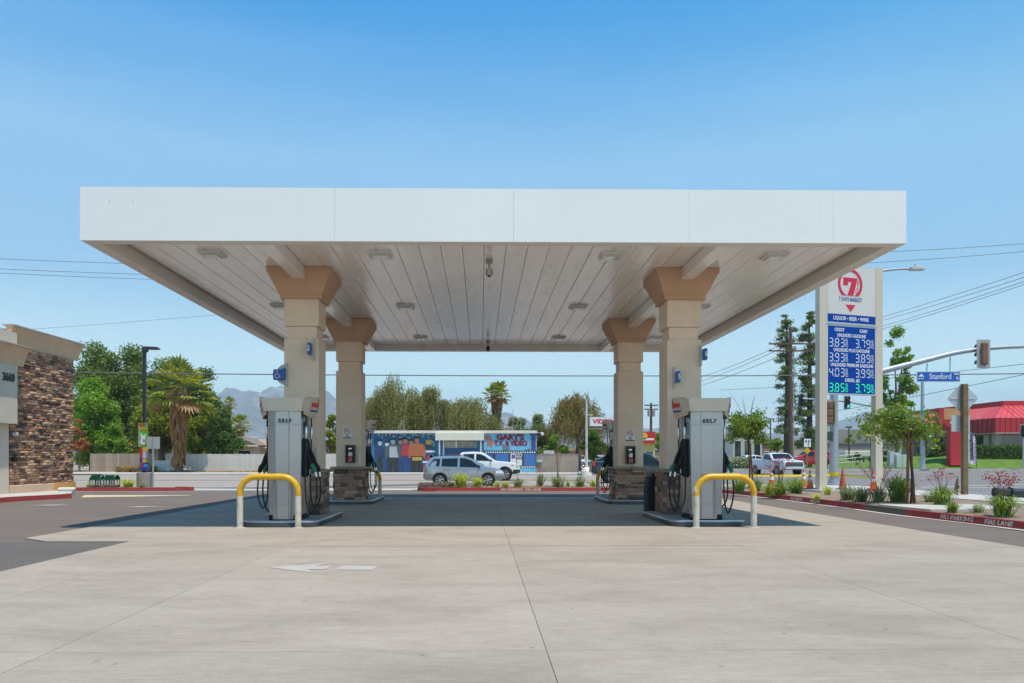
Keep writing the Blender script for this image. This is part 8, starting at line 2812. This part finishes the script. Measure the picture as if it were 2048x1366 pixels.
# planter plants along the right kerb
PL = [
    (1478, 985, 34, 44, 'strap', 70, None, 'green strappy clump at the far end of the right planter, beside the pump'),
    (1513, 983, 30, 40, 'strapgrey', 60, ('redfl', 5, 56, 22, 0.030, 8), 'clump with a few red flower stalks next to the staked young tree'),
    (1560, 990, 36, 52, 'strap', 90, ('redfl', 13, 72, 26, 0.034, 12), 'clump bearing a dense head of red flowers before the old white pickup'),
    (1590, 988, 38, 56, 'strap', 110, None, 'broad green strappy clump next to the near sign post'),
    (1538, 990, 26, 34, 'strapyel', 60, None, 'small yellow green clump between the red flowered plants'),
    (1694, 1001, 34, 46, 'strapgrey', 70, None, 'grey green spiky clump just right of the near sign post'),
    (1723, 1004, 34, 44, 'strapgrey', 70, None, 'grey green spiky clump midway between the sign posts'),
    (1757, 1006, 36, 48, 'strapgrey', 60, ('coral', 9, 84, 64, 0.022, 26), 'red yucca with coral flower spikes at the far sign post'),
    (1797, 1005, 60, 66, 'strap', 150, None, 'large green strappy clump beside the stakes of the young tree'),
    (1884, 1012, 44, 56, 'strap', 110, ('redfl', 9, 72, 28, 0.030, 10), 'clump with red kangaroo paw flowers near the timber sign post'),
    (1858, 1004, 22, 34, 'strapgrey', 40, None, 'small sparse clump left of the red kangaroo paw'),
    (1955, 1028, 24, 36, 'strapgrey', 40, None, 'small sparse clump in the mulch between kerb lettering and pipe'),
    (2006, 1034, 52, 64, 'strap', 90, ('redfl', 14, 84, 30, 0.030, 12), 'red kangaroo paw in full flower at the picture edge'),
    (1655, 990, 20, 26, 'strapyel', 34, None, 'little tuft beside the footing of the near sign post'),
    (1634, 1000, 16, 26, 'strapyel', 28, None, 'little tuft at the kerb below the near sign post'),
    (1905, 1026, 26, 30, 'strap', 40, ('redfl', 3, 46, 16, 0.026, 6), 'small flowering tuft on the edge of the landing slab'),
]
for i, (px, base, h, w, k, n, fl_, lab) in enumerate(PL):
    tuft(lab, px, base, h, w, k, n, 500 + i, flowers=fl_, z=0.13, bw=0.010)
tree('small leafy weed shrub at the foot of the timber sign post', 1915, 24.6, 972, 998, 10, 'hedge', 420, 0.07, 601, nclump=6, trunk_r=0.012, z0=0.14, name='weed_shrub', cat='plant')
rk2 = MB().lathe([(0.0, 0.0), (0.18, 0.02), (0.2, 0.12), (0.13, 0.2), (0.03, 0.23)], 9).build('dark_rock', M('dark_rock_stone', (0.06, 0.06, 0.065), 0.8, var=0.4, vs=6, bmp=0.8, bs=12), None, (gx(1594, 26.6), 26.6, 0.14))
tag(rk2, 'dark rounded rock in the mulch near the sign post', 'rock')
# island in front of the street
YI = 30.7
PI_ = [
    (921, 32, 34, 'strapyel', 150, None, 'tall yellow green grass clump in front of the silver SUV'),
    (955, 24, 28, 'strapyel', 110, None, 'mid sized yellow green grass clump before the front wheel of the silver SUV'),
    (994, 13, 18, 'strapyel', 50, None, 'short green tuft in the island right of the silver SUV'),
    (1011, 15, 18, 'strapyel', 60, None, 'small yellow tuft next to the NO PARKING stencil of the island'),
    (1036, 22, 30, 'strapgrey', 40, ('coral', 2, 78, 8, 0.020, 16), 'sparse clump with two tall thin stalks in the island'),
    (1080, 30, 30, 'strapgrey', 40, ('redfl', 6, 40, 16, 0.022, 5), 'thin stalked clump with dull red heads in the island'),
    (1116, 30, 44, 'strapgrey', 60, ('coral', 4, 104, 22, 0.026, 26), 'spiky clump with tall coral flower spikes in the island'),
    (1160, 26, 40, 'strapgrey', 50, ('redfl', 5, 42, 18, 0.022, 5), 'spiky clump with brownish flower heads near the VIDEO sign'),
    (1188, 18, 26, 'strapyel', 40, None, 'pale tuft in the island just left of the far pump guard'),
    (896, 16, 20, 'strap', 50, None, 'green tuft among the purple flowers of the island'),
    (1136, 16, 12, 'strapyel', 20, None, 'single thin upright tuft in the island'),
]
for i, (px, h, w, k, n, fl_, lab) in enumerate(PI_):
    tuft(lab, px, 977, h, w, k, n, 540 + i, y=YI - 0.25 + 0.05 * (i % 3), flowers=fl_, z=0.13, bw=0.012)
ground_cover('flower_bed', 'low purple flowering ground cover in the island before the silver SUV', 'flowers', gx(838, YI), gx(908, YI), 30.1, 31.1, 0.12, 'purple', 2600, 71, 0.06, 0.20)
ground_cover('low_weeds', 'sparse low weeds along the rest of the planted island', 'weeds', gx(908, YI), gx(1330, YI), 30.1, 31.0, 0.12, 'dry', 1500, 72, 0.06, 0.10)
ground_cover('flower_bed', 'low purple flowering ground cover before the green mesh racks', 'flowers', gx(182, 30.4), gx(240, 30.4), 30.05, 30.45, 0.12, 'purple', 1500, 73, 0.055, 0.13)
ground_cover('dry_grass', 'tan dry grass along the foot of the brown fence', 'grass', gx(236, 64), gx(300, 64), 63.5, 65.5, gz(64), 'dry', 2600, 74, 0.22, 0.55)
ground_cover('dry_grass', 'thin dry grass along the foot of the white fence', 'grass', gx(300, 64.5), gx(530, 64.5), 64.6, 65.8, gz(64), 'dry', 1500, 75, 0.16, 0.14)
tuft('yellow green tuft in the driveway planter beside the lamp post drum', 256, 975, 20, 34, 'strapyel', 90, 580, y=30.4, bw=0.012)
tuft('wispy dry tuft in the driveway planter near the store', 178, 975, 14, 22, 'strapyel', 24, 581, y=30.4, bw=0.008)
tuft('small grey tuft at the foot of the lamp post drum', 285, 977, 10, 24, 'strapgrey', 40, 582, y=30.25, bw=0.010)

# ------------------------------------------------------------------ mountains
RIDGE = [(-600, 868), (0, 862), (250, 850), (360, 826), (420, 803), (448, 778), (465, 769), (484, 770), (500, 765), (522, 771), (545, 766), (580, 776), (615, 772), (650, 778), (690, 800), (740, 828), (800, 850), (880, 858), (960, 845), (995, 826), (1015, 819), (1045, 826), (1085, 840), (1130, 852), (1200, 850), (1270, 856), (1320, 851), (1380, 858), (1460, 866), (1540, 862), (1600, 868), (1650, 852), (1690, 836), (1715, 828), (1738, 823), (1765, 832), (1800, 848), (1860, 868), (1950, 882), (2048, 884), (2700, 892)]
def mountains():
    from mathutils import noise as mn
    b = MB()
    pxs = list(range(-500, 2560, 4))
    NR = 70
    for j in range(NR + 1):
        f = j / NR
        Y = 3300 + 3400 * f
        for px in pxs:
            x = gx(px, Y)
            ridge = (919 - interp(RIDGE, px)) / FPX * 5600
            e = 1 - abs(f - 0.68) / 0.68 if f < 0.68 else 1 - (f - 0.68) / 0.45
            e = max(0.0, e)
            p = Vector((x * 0.0011, Y * 0.0011, 3.1))
            nz_ = mn.fractal(p, 1.0, 2.1, 6)
            rdg = 1 - abs(mn.noise(Vector((x * 0.0030, Y * 0.0012, 7.7)))) * 1.7
            rd2 = 1 - abs(mn.noise(Vector((x * 0.0085, Y * 0.0045, 2.2)))) * 1.8
            z = ridge * (e ** 1.1) * (0.84 + 0.12 * rdg + 0.04 * rd2) + nz_ * ridge * 0.14 * min(1, e * 2) * (1 - 0.72 * e) + ridge * 0.05 * (rd2 - 0.4) * min(1, 2 * e)
            b.v.append((x, Y, max(-2.0, z + 0.2)))
    k = len(pxs)
    for j in range(NR):
        for i in range(k - 1):
            a = j * k + i
            b.f.append((a, a + 1, a + k + 1, a + k))
            b.m.append(0)
    m, nt, bs_, out = new_mat('chaparral_slope')
    p = N(nt, 'ShaderNodeNewGeometry').outputs['Position']
    c = ramp(nt, noise(nt, p, 0.006, 8, 0.7), [(0.38, (0.07, 0.062, 0.042)), (0.55, (0.20, 0.165, 0.125)), (0.66, (0.52, 0.45, 0.38))])
    c = mixc(nt, c, ramp(nt, noise(nt, p, 0.05, 5, 0.8), [(0.35, 0.6), (0.65, 1.25)]), 1.0, 'MULTIPLY')
    nt.links.new(c, bs_.inputs['Base Color'])
    bs_.inputs['Roughness'].default_value = 1.0
    bs_.inputs['Specular IOR Level'].default_value = 0.0
    return tag(b.build('mountains', m, smooth=80), kind='structure')
mountains()
# distant low tree belt on the plain
def tree_belt():
    r = np.random.default_rng(12)
    C = []
    for px in range(-200, 2300, 9):
        Y = float(r.uniform(150, 210))
        h = r.uniform(1.8, 4.6)
        n = 55
        d = unit(r.normal(size=(n, 3)))
        C.append(np.array([gx(px, Y), Y, 0.3 + h * 0.55]) + d * np.array([1.6 + h * 0.2, 1.6, h * 0.5]) * r.uniform(0.6, 1, (n, 1)))
    P = np.concatenate(C)
    P = P[P[:, 2] > 0.2]
    o = leaves('far_treeline', P, 0.9, M_LEAF['olive'], None, 0.7, 0.5, rng=r)
    tag(o, 'far off belt of low trees along the plain', 'trees', kind='stuff')
tree_belt()

# ------------------------------------------------------------------ haze
hzb = MB().box(-9000, -900, -1.5, 9000, 7400, 640)
m, nt, bs_, out = new_mat('valley_haze')
nt.nodes.remove(bs_)
pv = N(nt, 'ShaderNodeVolumePrincipled')
pv.inputs['Color'].default_value = (0.70, 0.87, 1.0, 1)
pv.inputs['Density'].default_value = HAZE
pv.inputs['Anisotropy'].default_value = 0.0
nt.links.new(pv.outputs[0], out.inputs['Volume'])
tag(hzb.build('haze', m), kind='stuff')
